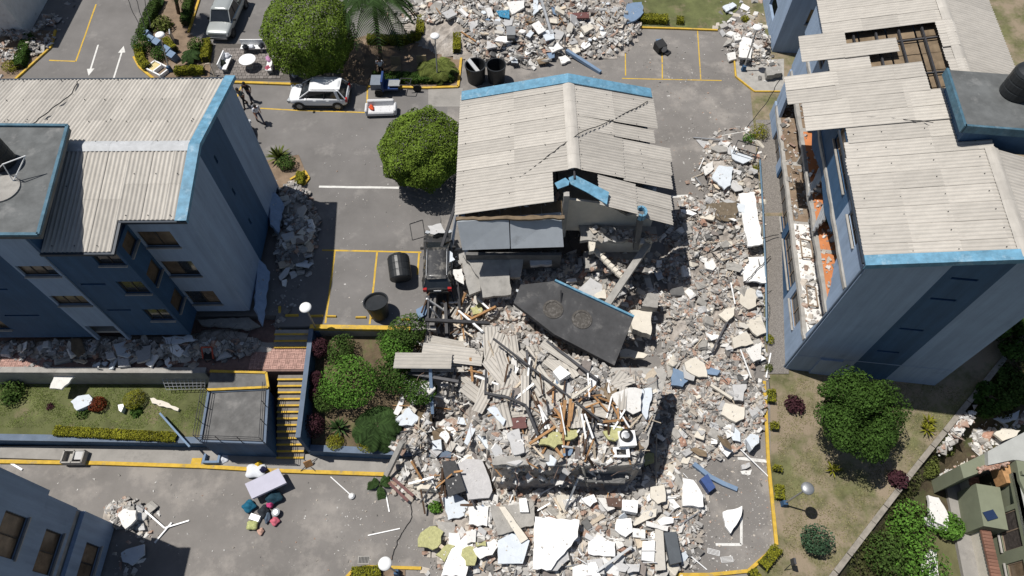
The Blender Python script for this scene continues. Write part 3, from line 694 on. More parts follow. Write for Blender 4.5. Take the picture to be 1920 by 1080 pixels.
flashing(CR, [(-.3, -.24, E9+.05), (VR, -.24, R9+.1), (VE+.3, -.24, R9-.58)], .5, side=(0, 1, 0), drop=.3)
mb = MB(); mb.bar((-.34, -.1, E9-.08), (-.34, 7.8, E9-.08), .08, .12); mb.build('gutter', GUT, CR)
# tank deck
mb = MB(); mb.box((7.0, 8.1, 11.45), (5.9, 3.6, .3)); dk = mb.build('tank_deck', MATS['grey_screed'], CR)
mb = MB(); mb.box((4.05, 8.1, 11.42), (.12, 3.8, .42)); mb.box((7.0, 6.26, 11.42), (5.9, .12, .42)); mb.build('deck_edge', DECKB, dk)
mb = MB(); mb.box((7.1, 8.1, 10.6), (5.4, 3.3, 1.4)); mb.build('wall', DBLUE, CR)
mb = MB(); mb.tube((-.06, .1, 9.1), (-.06, .1, -1.8), .05, 8); mb.tube((-.1, 1.4, -1.7), (-.1, .1, -1.9), .05, 8); mb.build('drain_pipe', mat('blue_grey_pvc', (.14, .19, .26), .5, .1, 3), CR)
for (u0, z0, lab) in ((4.9, 4.42, 0), (7.3, 4.42, 0)):   # crumpled roller shutters hanging out of the second open floor
    m2 = MB()
    for k in range(7): m2.tube((-.25+k*.1, u0+k*.09, z0+.3+.22*k), (.5+k*.1, u0+1.9+k*.05, z0+.5+.22*k), .085, 7)
    m2.build('roller_shutter', GALV, CR)
for (u0, w_) in ((2.2, .5), (5.4, .6), (10.6, .5)):
    m2 = MB(); a = Vector((.3, u0, 1.56)); 
    for p0, p1 in (((0, 0), (.0, 1.3)), ((0, 1.3), (w_, 1.2)), ((w_, 1.2), (w_, .0)), ((w_, 0), (0, 0))): m2.bar(a+Vector((p0[0], p0[1], .12)), a+Vector((p1[0], p1[1], .12)), .07, .05)
    m2.build('fallen_window_frame', FRAMEB, CR)
settle(CR, (15.6, 16.3, 0), -math.atan(.12))
p = M_C @ Vector((6.75, 8.6, 11.6)); tank('water_tank', 'black water tank on the concrete deck of the right roof', p, .68, 1.45)

# ---------------------------------------------------------------- building behind the right one
E_ = thing('apartment_building', 'light blue apartment building at the top edge behind the missing roof sheets', 'building')
mb = MB(); wall(mb, (0, 0, 0), ex, SB, 9, -.2, 9, .2, [(1.5, 2.9, 5.2, 6.5), (1.5, 2.9, 2.5, 3.7)]); mb.build('wall', LBLUE, E_)
window(E_, (0, 0, 0), ex, SB, 1.5, 2.9, 5.2, 6.5, gm=CURT); window(E_, (0, 0, 0), ex, SB, 1.5, 2.9, 2.5, 3.7, gm=CURT)
mb = MB(); wall(mb, (0, .2, 0), ey, WX, 12, -.2, 9, .2, [(2, 4, 1, 2.2), (2, 4, 4, 5.2)]); mb.build('wall', LBLUE, E_)
mb = MB(); mb.box((4.6, 6, 9.1), (9.6, 12.6, .2)); mb.build('roof', ROOF, E_)
settle(E_, W(1447, 98, 0), -.08)

# ---------------------------------------------------------------- lower left building (facade towards the street)
D = thing('apartment_building', 'blue grey apartment building with a sheared storey at the lower left corner', 'building')
bx = -20.7
mb = MB(); ZD = -2.9
def dwall(y0, z0, z1, x, wins, L=9):
    mb = MB(); wall(mb, (x, y0-L, 0), ey, ex, L, z0, z1, .22, wins); mb.build('wall', LBLUE, D)
    for w in wins: window(D, (x, y0-L, 0), ey, ex, *w, npan=2, fm=FRAME, gm=CURT)
dwall(8.1, -2.7, .2, -20.75, [(6.0, 7.75, -2.0, -.7), (2.6, 4.4, -2.0, -.7)])
dwall(8.15, .55, 3.0, -20.95, [(5.9, 7.7, 1.0, 2.3), (2.6, 4.4, 1.0, 2.3)])
dwall(8.35, 3.02, 7.2, -20.9, [(5.9, 7.6, 3.8, 5.3), (2.6, 4.4, 3.8, 5.3), (5.9, 7.6, 6.2, 7.1)])
mb = MB(); mb.box((-25.9, 8.05, 2.2), (9.7, .2, 9.9)); mb.build('wall', LBLUE, D)
mb = MB(); mb.box((-25.8, 3.7, .36), (9.6, 8.7, .3)); mb.box((-25.8, 3.7, -2.8), (9.6, 8.7, .2)); mb.build('floor_slab', CONC, D)
mb = MB(); mb.box((-22.2, 3.6, 2.2), (.15, 8.2, 9)); mb.build('room_wall', INNER, D)
mb = MB(); mb.box((-25.8, 3.8, 7.3), (10.2, 9.4, .2)); mb.build('roof', CONC, D)
settle(D, (-20.8, 8.0, -2.9))

# ---------------------------------------------------------------- wall corner at the upper left edge
U = thing('ruined_house', 'shaded white house corner with fallen slabs at the upper left edge', 'house')
mb = MB(); a = W(52, 68, 0); wall(mb, (a.x-9, a.y, 0), ex, SB, 9, -.1, 6, .2, [(2, 3.4, 1.2, 2.4)]); wall(mb, (a.x, a.y+.2, 0), ey, ex, 9, -.1, 6, .2); mb.build('wall', PLAST, U)
mb = MB(); mb.box((a.x-4.4, a.y+4.5, 6.1), (9.4, 9.8, .2)); mb.build('roof', ROOF, U)
settle(U, (a.x, a.y, 0))
# ================================================================== the collapsed building in the middle
B = thing('apartment_building', 'collapsed blue apartment building whose corrugated roof sank almost to the ground in the middle', 'building')
ZE, ZR_, XR = 5.0, 6.3, 3.35
rb = MB(); rb.box((XR, 27.4, ZR_-.16), (.1, 7.4, .12)); roofB = rb.build('roof', STEEL, B)
y = 31.25; i = 0
while y > 22.6:
    y -= 1.0
    zl = lambda x: ZE+(ZR_-ZE)*(x+2.85)/(XR+2.85)+.03
    xs = (-2.95, .25, 3.35) if y > 23.3 else (-2.95, .25, 2.2)
    for a, b in zip(xs[:-1], xs[1:]):
        p0 = Vector((b, y, zl(b)+(.01 if a < 0 else .0))); p1 = Vector((a-.08, y, zl(a-.08)+(.01 if a < 0 else .018)))
        lay_sheet(roofB, p0, (0, 1, 0), p1-p0, 1.05, (p1-p0).length, jit=.006)
    if y > 27.6: xe, ze, dy = 8.4, 5.15, 0
    elif y > 26.6: xe, ze, dy = 8.15, 5.05, -.12
    else: xe, ze, dy = 9.1-.1*(27-y), 4.72, -.3
    if y < 23.5: xa = 4.6
    else: xa = XR
    for k in range(2):
        t0, t1 = k/2, (k+1)/2
        q = lambda t: Vector((xa+(xe-xa)*t, y+dy*t+(.0 if y > 23.5 else -.2), (ZR_-.0 if xa == XR else 6.0)+(ze-ZR_)*t+.03-.01*k))
        lay_sheet(roofB, q(t0), (0, 1, 0), q(t1)-q(t0), 1.05, (q(t1)-q(t0)).length+.08, jit=.009 if y < 28 else .006)
    if y > 23.6:
        m2 = MB(); prof = [(-.34, -.09), (-.15, .0), (0, .03), (.15, .0), (.34, -.1)]; n = 5
        m2.add([(XR+a, yy, ZR_+b+.09+.006*(i % 2)) for yy in (y, y+1.03) for a, b in prof], [(n+j, n+j+1, j+1, j) for j in range(4)]); m2.build('ridge_cap', ROOF, roofB, smooth=True)
    i += 1
bolts(roofB, [(x+random.uniform(-.1, .1), yy+random.uniform(-.05, .05), ZE+(ZR_-ZE)*(x+2.85)/6.2+.06) for x in (-2.6, -.1, 1.9) for yy in [23.2+k for k in range(8)]]+[(x, yy, ZR_-(x-XR)*.23+.06) for x in (3.8, 5.6, 7.2) for yy in [24.3+k for k in range(7)]], (0, 0, 1))
flashing(B, [(-2.95, 31.45, ZE+.12), (XR, 31.45, ZR_+.14), (8.4, 31.45, 5.25)], .72, side=(0, -1, 0), drop=.25)
mb = MB()
for (q, z) in (([(1040, 343), (1060, 333), (1068, 340), (1066, 347), (1046, 354)], 6.25), ([(1066, 333), (1078, 328), (1142, 360), (1138, 383), (1100, 360), (1070, 345)], 6.1)):
    mb.prism([W(*p, z) for p in q], (0, 0, -.05))
mb.build('torn_flashing', TRIM, B)
mb = MB(); wall(mb, (-2.7, 22, 0), ey, WX, 9.2, -.2, 4.85, .2, [(1, 2.4, 3, 4.2), (5, 6.4, 3, 4.2)]); wall(mb, (-2.7, 31.2, 0), ex, ey, 11, -.2, 4.9, .2); wall(mb, (8.0, 24.2, 0), ey, ex, 7, -.2, 4.7, .2); mb.build('wall', LBLUE, B)
for q in (((857, 416), (954, 409), (956, 466), (867, 469)), ((956, 409), (1052, 401), (1057, 463), (958, 466))):
    mb = MB(); mb.prism([W(*q[0], 5.0), W(*q[1], 5.04), W(*q[2], 3.55), W(*q[3], 3.55)], (0, .17, -.06)); mb.build('front_panel', PANELG, B)
mb = MB(); tp_ = ragged([Vector((-2.95, 22.08, 5.06)), Vector((2.8, 22.08, 5.16)), Vector((2.8, 21.86, 5.16)), Vector((-2.95, 21.86, 5.06))], .3, .05); mb.prism(tp_, (0, 0, -.12)); mb.build('wall_top', BOARD, B)
for k in range(5):
    m2 = MB(); m2.box((-2.3+k*1.12, 22.75, 4.75+.02*k), (1.08, 1.1, .03)); m2.build('ceiling_board', BOARD, B)
mb = MB(); mb.box((0, 26.6, 2.35), (5.4, 9.0, .22)); mb.box((5.3, 27.6, 2.35), (5.0, 7.0, .22)); mb.build('floor_slab', CONC, B)
mb = MB(); mb.prism([(2.95, 23.1, 2.4), (7.9, 23.1, 2.2), (7.9, 23.1, 4.2), (6.4, 23.1, 3.7), (5.1, 23.1, 4.75), (2.95, 23.1, 5.2)], (0, .15, 0)); mb.build('partition', CREAM, B)
mb = MB(); mb.prism(ragged([Vector((3.8, 22.0, 2.9)), Vector((8.2, 22.2, 2.7)), Vector((8.2, 23.1, 2.7)), Vector((3.8, 23.1, 2.9))], .4, .12), (0, 0, -.24)); mb.build('floor_slab', CONC, B)
mb = MB(); mb.prism([(4.8, 22.45, 1.1), (8.05, 22.5, 1.0), (8.05, 22.5, 2.5), (7.0, 22.5, 2.4), (6.3, 22.45, 2.6), (4.8, 22.45, 2.4)], (0, .15, 0)); mb.build('partition', CREAM, B)
mb = MB(); mb.prism(ragged([Vector((4.2, 21.3, .95)), Vector((8.3, 21.5, .8)), Vector((8.3, 22.6, .8)), Vector((4.2, 22.6, .95))], .4, .12), (0, 0, -.24)); mb.build('floor_slab', CONC, B)
mb = MB(); mb.prism([(3.9, 22.3, -.6), (8.0, 22.3, -.8), (8.0, 22.3, .6), (4.3, 22.3, .6)], (0, .15, 0)); mb.build('partition', CREAM, B)
mb = MB(); a = W(1066, 350, 5.9); mb.bar((2.9, 22.9, 2.2), (2.9, 22.9, 5.9), .3, .3); mb.build('column', CONC, B)
mb = MB(); mb.bar((7.0, 22.0, 2.2), (6.85, 22.1, 5.2), .32, .3); cl = mb.build('column', CONCD, B)
mb = MB()
for k in range(6):
    an = R(-40+k*44); an2 = R(-40+(k+1)*44); c0 = Vector((6.85, 22.1, 5.25))
    mb.bar(c0+Vector((.25*math.sin(an), .32*math.cos(an), 0)), c0+Vector((.25*math.sin(an2), .32*math.cos(an2), 0)), .12, .4)
mb.build('blue_gutter_end', TRIM, cl)
mb = MB(); mb.prism([(-2.6, 21.5, 2.3), (2.8, 21.5, 2.2), (2.8, 21.7, .4), (-2.6, 21.7, .2)], (0, .2, 0)); mb.build('crushed_wall', CONCD, B)
for q, z0, z1, m in (([(868, 478), (930, 472), (955, 478), (958, 552), (905, 558), (898, 520)], 1.9, .9, CONC), ([(866, 488), (896, 480), (901, 545), (880, 553)], 1.5, .7, CONC), ([(955, 475), (985, 472), (975, 520), (956, 520)], 2.0, 1.2, CONC), ([(990, 478), (1030, 474), (1035, 495), (995, 498)], 1.8, 1.5, GREYP)):
    ymin = min(p[1] for p in q); ymax = max(p[1] for p in q); mb = MB()
    pts = [W(p[0], p[1], z0+(z1-z0)*(p[1]-ymin)/(ymax-ymin)) for p in q]; mb.prism(ragged(pts, .3, .05), (0, .05, -.28)); mb.build('hanging_slab', m, B)
settle(B, (2.7, 26.5, 0))

# ================================================================== rubble
BUMPS = [  # centre px, z used for the centre, radii, height, flatness
    (1045, 765, 0, 5.3, 3.7, 2.9, .72), (960, 665, 0, 4.6, 3.0, 2.0, .4), (860, 690, 0, 3.6, 2.2, 1.5, .3), (1050, 540, .5, 5.6, 3.4, 1.3, .5), (830, 860, -2, 4.0, 2.6, .9, .3),
    (1060, 1000, -2.6, 8.5, 3.6, .75, .4), (1180, 950, -2.5, 4.5, 2.6, .7, .4), (1330, 600, -1.6, 3.6, 6.5, .38, .4), (1350, 760, -2.3, 3.4, 4, .32, .4), (1370, 330, 0, 2.2, 3.0, .34, .4),
    (1330, 450, -.5, 3.4, 3.6, .4, .4), (950, 40, 0, 9, 5.5, .9, .5), (1130, 50, 0, 3.5, 4.5, .7, .3), (1405, 80, 0, 2, 3, .6, .3), (560, 440, 0, 1.5, 3.4, .5, .3), (548, 380, 0, 1.3, 2.5, .5, .3),
    (250, 650, -.4, 10, .9, .45, .5), (410, 640, -.4, 2.5, 1.1, .4, .4), (235, 965, -2.9, 1.6, 1.0, .45, .3), (40, 70, 0, 3.5, 4, .5, .3), (1845, 815, -4, 2.4, 2.2, .35, .3), (880, 510, 0, 2.0, 2.0, .6, .3), (1290, 470, 0, 1.6, 3.0, .6, .3)]
BW = []
for (px, py, z, rx, ry, h, fl) in BUMPS: p = W(px, py, z); BW.append((p.x, p.y, rx, ry, h, fl))
PH = [(random.uniform(0, 6), random.uniform(.5, 2.2), random.uniform(.5, 2.2)) for _ in range(8)]
def bumpz(x, y):
    s = 0
    for (cx, cy, rx, ry, h, fl) in BW:
        d = math.hypot((x-cx)/rx, (y-cy)/ry)
        if d < 1:
            t = min(1, (1-d)/(1-fl)); t = t*t*(3-2*t); s = max(s, h*t)
    return s
def nzz(x, y): return sum(math.sin(p+a*x+b*y*(1 if i % 2 else -1)) for i, (p, a, b) in enumerate(PH))/8
def base_z(x, y):
    if y < 9 and x > border(max(4, y))+1 or (x > 20 and y < 15 and x > border(y)+1): return -4.2
    return gz(x, y)
BIGP = [tuple(W(*p, .7)[:2]) for p in ((1243, 690), (1250, 702), (1205, 868), (1172, 872), (1060, 873), (925, 873), (905, 790), (960, 690))]
def heap(x, y):
    b = bumpz(x, y)
    if inpoly((x, y), BIGP): return .72+.3*max(-.2, nzz(x*2.3, y*2.3)+.4)+.5*max(0, 1-math.hypot((x-3.2)/3.2, (y-13.2)/2.6))
    return base_z(x, y)+b*(1+(.3 if b < 1 else .08)*nzz(x*1.3, y*1.3))+min(1, b/.5)*(.17*nzz(x*3.1+2, y*3.1)+.12*nzz(x*6.3, y*6.3+1))
GX0, GY0, GS, GNX, GNY = -34.0, 2.5, .2, 345, 250      # tables of the two height fields, read back bilinearly
_T = {}
def _table(f):
    T = np.array([[f(GX0+i*GS, GY0+j*GS) for j in range(GNY)] for i in range(GNX)]).tolist()
    def g(x, y):
        u, v = (x-GX0)/GS, (y-GY0)/GS; i, j = int(u), int(v)
        if u < 0 or v < 0 or i >= GNX-1 or j >= GNY-1: return f(x, y)
        u -= i; v -= j; a, b = T[i], T[i+1]
        return (a[j]*(1-v)+a[j+1]*v)*(1-u)+(b[j]*(1-v)+b[j+1]*v)*u
    return g
_b, _h = bumpz, heap
bumpz = _table(_b)
heap = _table(lambda x, y: _h(x, y))
def WH(px, py, dz=0.0):
    z = 0
    for _ in range(11): p = W(px, py, z); z = z*.5+(heap(p.x, p.y)+dz)*.5
    return W(px, py, z)
# the dusty body of the heaps
mb = MB(); st_ = .3; X0, X1, Y0, Y1 = -30, 30, 4, 50; nx, ny = int((X1-X0)/st_), int((Y1-Y0)/st_)
idx = {}
def vid(i, j):
    k = (i, j)
    if k not in idx:
        x, y = X0+i*st_, Y0+j*st_; b = bumpz(x, y); z = heap(x, y)+random.uniform(-.05, .05)-.10
        idx[k] = len(mb.v); mb.v.append((x, y, z))
    return idx[k]
for i in range(nx):
    for j in range(ny):
        x, y = X0+(i+.5)*st_, Y0+(j+.5)*st_
        if bumpz(x, y) > .14:
            mb.f.append((vid(i, j), vid(i+1, j), vid(i+1, j+1), vid(i, j+1))); mb.m.append(0)
stuff(mb.build('rubble_mound', DUST), 'dusty crushed masonry under all the rubble heaps', 'rubble')
# chunk templates
def chunk_verts(k, flat=.5):
    v = np.array([(-1, -1, -1), (1, -1, -1), (1, 1, -1), (-1, 1, -1), (-1, -1, 1), (1, -1, 1), (1, 1, 1), (-1, 1, 1)], float)*.5
    r = np.random.default_rng(k); v += r.uniform(-.2, .2, v.shape); v[4:, :2] *= r.uniform(.65, 1.0); return v
TPL = [chunk_verts(k) for k in range(24)]
BF = np.array(BOXF)
BRICK2 = BRICK
RM = [PLAST, CREAM, GREYP, CONC, BRICK, CONCD]
def frag_field(name, label, pxpoly, n, smin, smax, probs, z0=0.0, zfun=None, pw=3.4, parent=None, test=None, feather=None, fmin=.06):
    feather = (zfun is None) if feather is None else feather
    xs = [p[0] for p in pxpoly]; ys = [p[1] for p in pxpoly]; V = []; Fc = []; Mi = []; c = 0; tries = 0
    while c < n and tries < n*9:
        tries += 1; px, py = random.uniform(min(xs), max(xs)), random.uniform(min(ys), max(ys))
        if not inpoly((px, py), pxpoly): continue
        p = (zfun or WH)(px, py)
        if test and not test(p): continue
        if feather and random.random() > fmin+min(1, bumpz(p.x, p.y)/.34)**1.3: continue
        if feather and random.random() > .5+1.6*nzz(p.x*2.1+5, p.y*2.1)+.9*nzz(p.x*5.2, p.y*5.2): continue
        s = smin+(smax-smin)*random.random()**pw
        sz = np.array([s*random.uniform(.7, 1.5), s*random.uniform(.6, 1.1), s*random.uniform(.25, .7)])
        if random.random() < .3: sz *= np.array([1.5, 1.5, .28])
        M = np.array(rot(random.gauss(0, .42), random.gauss(0, .42), random.uniform(0, 6.28)))
        v = (TPL[random.randrange(24)]*sz) @ M.T+np.array((p.x, p.y, p.z+sz[2]*.22))
        V.append(v); Fc.append(BF+8*c); Mi += [random.choices(range(6), probs)[0]]*6; c += 1
    me = bpy.data.meshes.new(name); me.from_pydata(np.concatenate(V).tolist(), [], np.concatenate(Fc).tolist())
    for m in FRG: me.materials.append(m)
    me.polygons.foreach_set('material_index', Mi); me.update(); o = link(name, me, parent)
    return stuff(o, label, 'rubble')
PW = (.22, .14, .22, .24, .11, .07); PR = (.15, .17, .20, .26, .16, .06); PD = (.10, .08, .22, .36, .12, .12)
frag_field('rubble', 'small broken masonry on the main heap', [(760, 640), (900, 590), (1150, 690), (1245, 690), (1205, 880), (1060, 905), (850, 890), (720, 830), (740, 760)], 8500, .035, .34, PW)
frag_field('rubble', 'small broken masonry below the main heap', [(720, 860), (900, 880), (1200, 890), (1290, 840), (1340, 890), (1320, 1000), (1320, 1085), (800, 1085), (790, 1000), (840, 960), (700, 920)], 8000, .035, .34, PW)
frag_field('rubble', 'small broken masonry and bricks between the middle and right buildings', [(1245, 430), (1330, 260), (1350, 240), (1430, 240), (1435, 400), (1440, 700), (1425, 830), (1340, 860), (1280, 900), (1205, 890), (1250, 690), (1235, 560)], 13500, .035, .30, PR, fmin=.3)
frag_field('rubble', 'small broken masonry at the top edge', [(680, -15), (1215, -15), (1200, 60), (1150, 105), (1000, 130), (880, 110), (866, 40), (770, 40), (700, 55)], 7500, .04, .36, PW)
frag_field('rubble', 'small broken masonry round the upper right lamp', [(1350, -10), (1440, -10), (1445, 95), (1470, 120), (1455, 170), (1390, 130), (1335, 80)], 1300, .06, .34, PR)
frag_field('rubble', 'small broken masonry in the open floors of the middle building', [(850, 440), (1080, 430), (1240, 470), (1245, 580), (1180, 590), (1040, 520), (960, 570), (860, 570)], 2600, .06, .32, PD)
frag_field('rubble', 'small broken masonry beside the end wall of the left building', [(510, 330), (575, 350), (600, 420), (590, 500), (530, 620), (505, 610), (515, 480)], 1900, .05, .33, PD)
frag_field('rubble', 'small broken masonry under the crushed front of the left building', [(0, 620), (250, 635), (380, 610), (500, 610), (480, 660), (380, 690), (0, 690)], 2600, .05, .33, PD, test=lambda p: p.y < 17.5)
frag_field('rubble', 'small broken masonry fallen from the lower left building', [(195, 950), (235, 930), (300, 950), (310, 1000), (260, 1020), (300, 1075), (215, 1080), (215, 985)], 800, .04, .28, PW)
frag_field('rubble', 'small broken masonry in the shade at the upper left', [(-5, 20), (60, 60), (110, 0), (150, 0), (110, 60), (60, 130), (-5, 150)], 700, .06, .35, PD)
frag_field('rubble', 'small broken masonry behind the green house', [(1760, 850), (1800, 780), (1920, 745), (1925, 790), (1850, 840), (1800, 900), (1765, 905)], 1700, .06, .34, (.5, .1, .1, .1, .18, .02), feather=False)
frag_field('scattered_debris', 'tiny crumbs and dust spread round the rubble', [(640, 880), (760, 900), (800, 1075), (640, 1075)], 500, .01, .06, PW, zfun=WG)
frag_field('scattered_debris', 'tiny crumbs spread over the lower right asphalt', [(1270, 880), (1435, 830), (1452, 1020), (1390, 1070), (1290, 1075)], 900, .01, .06, PW, zfun=WG)
frag_field('scattered_debris', 'tiny crumbs spread behind and right of the middle roof', [(960, 90), (1170, 60), (1440, 160), (1440, 260), (1330, 270), (1260, 420), (1235, 240), (1100, 140)], 1100, .01, .06, PW, zfun=WG)
frag_field('scattered_debris', 'small white and grey debris scattered over the asphalt', [(20, 880), (700, 900), (800, 960), (800, 1075), (360, 1075), (230, 950)], 260, .02, .10, PW, zfun=WG)
frag_field('scattered_debris', 'small debris scattered over the upper parking lot', [(600, 250), (700, 230), (720, 340), (850, 400), (790, 600), (620, 600)], 240, .02, .08, PW, zfun=WG)
frag_field('scattered_debris', 'small debris scattered over the upper right asphalt', [(1170, 60), (1340, 60), (1440, 170), (1440, 260), (1330, 260), (1260, 400), (1230, 240), (1220, 150)], 330, .02, .11, PW, zfun=WG)
frag_field('scattered_debris', 'small debris scattered over the lower right asphalt', [(1290, 900), (1340, 860), (1435, 840), (1450, 1020), (1390, 1070), (1300, 1075)], 330, .02, .11, PW, zfun=WG)
frag_field('rubble', 'small broken masonry under and round the tipped tank deck', [(860, 550), (960, 540), (1080, 500), (1250, 560), (1262, 700), (1150, 705), (960, 660), (860, 620)], 4200, .04, .32, PW, fmin=.5)
frag_field('rubble', 'small broken masonry in the shadow right of the main heap', [(1240, 690), (1265, 700), (1290, 900), (1190, 905), (1205, 870)], 1300, .05, .34, PR, fmin=1)
# rubble lying on the open floors of the right building
def on_floor(zl):
    def f(px, py):
        p = W(px, py, zl); return p
    return f
inC = lambda p: (lambda q: .1 < q.x < 2.6 and .3 < q.y < 17.8)(M_C.inverted() @ p)
frag_field('rubble', 'broken plaster on the lower open floor of the right building', [(1450, 190), (1490, 190), (1560, 600), (1500, 640)], 420, .05, .3, PR, zfun=on_floor(1.52), test=inC)
frag_field('rubble', 'broken plaster on the upper open floor of the right building', [(1490, 170), (1545, 200), (1610, 520), (1560, 600)], 300, .05, .3, PW, zfun=on_floor(4.42), test=inC)

for z_, n_, poly_, l_ in ((2.92, 170, [(1115, 425), (1243, 440), (1243, 458), (1110, 450)], 'upper broken floor'), (.97, 240, [(1105, 478), (1245, 488), (1245, 512), (1105, 508)], 'lower broken floor'), (4.78, 90, [(872, 385), (1050, 365), (1055, 380), (872, 402)], 'bared ceiling')):
    frag_field('rubble', 'small broken masonry on the %s of the middle building' % l_, poly_, n_, .05, .3, PD, zfun=on_floor(z_))
# larger loose chunks, each its own object
CH = {}
def chunk_obj(kind, m, p, s, label, group, flat=.5, yaw=None, nm=None):
    k = (m.name, random.randrange(8))
    if k not in CH:
        me = bpy.data.meshes.new(kind); v = TPL[k[1]]; bm = bmesh.new(); vv = [bm.verts.new(q) for q in v]
        for f in BOXF: bm.faces.new([vv[i] for i in f])
        bmesh.ops.bevel(bm, geom=bm.edges[:], offset=.06, segments=1, affect='EDGES'); bm.to_mesh(me); bm.free(); me.materials.append(m); CH[k] = me
    o = link(kind, CH[k]); o.location = (p.x, p.y, p.z+s*flat*.25); o.scale = (s*random.uniform(.9, 1.4), s*random.uniform(.7, 1.1), s*flat*random.uniform(.6, 1.2))
    o.rotation_euler = (random.gauss(0, .25), random.gauss(0, .25), random.uniform(0, 6.28) if yaw is None else yaw)
    return tag(o, label, 'rubble chunk', group)

# thin stuff tangled through the rubble: splinters, rebar
def stick_field(name, label, poly, n, lmin, lmax, r, mats, zoff=.18, flat=.25, cat='debris'):
    mb = MB(); xs = [p[0] for p in poly]; ys = [p[1] for p in poly]; c = 0
    while c < n:
        px, py = random.uniform(min(xs), max(xs)), random.uniform(min(ys), max(ys))
        if not inpoly((px, py), poly): continue
        p = WH(px, py, random.uniform(.05, zoff)); L = random.uniform(lmin, lmax); an = random.uniform(0, 6.28); d = Vector((math.cos(an), math.sin(an), random.gauss(0, flat))).normalized(); rr = r*random.uniform(.5, 1.4); mi = random.randrange(len(mats))
        if name == 'rebar':
            k = p-d*L/2
            for q in range(4): d2 = (d+Vector((random.gauss(0, .35), random.gauss(0, .35), random.gauss(0, .2)))).normalized(); mb.tube(k, k+d2*L/4, rr, 4, mi=mi, cap=False); k = k+d2*L/4
        else: mb.bar(p-d*L/2, p+d*L/2, rr*2, rr*random.uniform(.6, 2), mi=mi)
        c += 1
    return stuff(mb.build(name, mats), label, cat)
HP_ = [(760, 650), (900, 600), (1000, 640), (1150, 700), (1240, 700), (1205, 870), (1060, 900), (850, 880), (740, 800)]; LP_ = [(740, 870), (900, 890), (1200, 900), (1290, 880), (1280, 1075), (830, 1075), (850, 960)]; RP_ = [(1255, 440), (1340, 270), (1430, 250), (1435, 700), (1415, 830), (1300, 860), (1230, 880), (1255, 690)]; TP_ = [(700, 5), (1190, 5), (1150, 60), (1000, 120), (880, 100), (868, 30)]
stick_field('splinters', 'wood splinters and thin battens strewn over the main heap', HP_, 170, .3, 1.3, .03, [TIMB, TIMBP, STEEL, WHITE, GREYP])
stick_field('splinters', 'wood splinters and thin battens strewn below the heap', LP_, 110, .25, 1.0, .025, [TIMBP, TIMB, GALV, WHITE])
stick_field('splinters', 'thin battens and pipes strewn over the right rubble strip', RP_, 110, .25, 1.1, .022, [TIMBP, STEEL, GALV, CONC])
stick_field('splinters', 'thin battens strewn over the top heap', TP_, 90, .25, 1.1, .025, [TIMBP, TIMB, GALV, STEEL])
stick_field('rebar', 'rusty bent rebar and wires in the heap', HP_, 90, .8, 2.2, .010, [STEEL, BRICK], .5)
stick_field('rebar', 'rusty bent rebar in the right rubble strip', RP_, 60, .8, 2.2, .009, [STEEL], .35)
stick_field('rebar', 'rusty bent rebar and wires in the ruined middle building', [(860, 440), (1070, 430), (1240, 450), (1245, 560), (1100, 530), (960, 560), (860, 560)], 60, .6, 2.0, .010, [STEEL], 1.2)
stick_field('rebar', 'wires under the crushed left front', [(10, 625), (480, 610), (470, 670), (10, 680)], 50, .6, 2.0, .010, [STEEL], .5)
# ================================================================== large pieces lying in the rubble, one by one
CRUMB = []
LM = []                                                # landmarks for the labels of the loose chunks
def K(o, X, Y): return (o[0]+X/o[2], o[1]+Y/o[2])
def slab(o, pts, m, th, dz, label, name='masonry_fragment', cat='slab', tilt=(0, 0), rag=.04, lm=None):
    q = [K(o, *p) for p in pts]; cx, cy = sum(p[0] for p in q)/len(q), sum(p[1] for p in q)/len(q)
    c = WH(cx, cy, dz+th); n = Vector((tilt[0]+random.uniform(-.05, .05), tilt[1]+random.uniform(-.05, .05), 1)).normalized()
    P = [WP(*p, c, n)-c for p in q]
    mb = MB(); mb.prism(ragged(P, .22, rag*1.3) if rag else P, -n*th); ob = mb.build(name, m, loc=c); tag(ob, label, cat)
    CRUMB.append((c, P, n))
    LM.append((cx, cy, lm or label)); return ob
def pole(a, b, w, m, label, name='steel_bar', cat='bar', h=None, rnd=False, lm=False):
    pa = WH(a[0], a[1], a[2]); pb = WH(b[0], b[1], b[2]); c = (pa+pb)/2; mb = MB()
    if rnd: mb.tube(pa-c, pb-c, w, 8)
    else: mb.bar(pa-c, pb-c, w, h or w)
    ob = mb.build(name, m, loc=c); tag(ob, label, cat)
    if lm: LM.append(((a[0]+b[0])/2, (a[1]+b[1])/2, label))
    return ob
cA, cB, cC, cD, cE, cF = (1280, 360, 3), (1280, 720, 3), (640, 720, 3), (640, 360, 3), (640, 0, 3), (1280, 0, 3)
BLUEP = mat('blue_painted_plaster', (.16, .23, .33), .8, .1, 2, .2, 20, stain=((.35, .34, .33), 1.5, .6, .6))
PBLUE = mat('pale_bluish_plaster', (.56, .60, .64), .8, .08, 2, .2, 20, stain=((.4, .38, .36), 1.5, .6, .5))
CLEANW = mat('clean_white_plaster', (.80, .79, .77), .85, .04, 2, .2, 16, stain=((.55, .51, .47), 1.2, .63, .5))
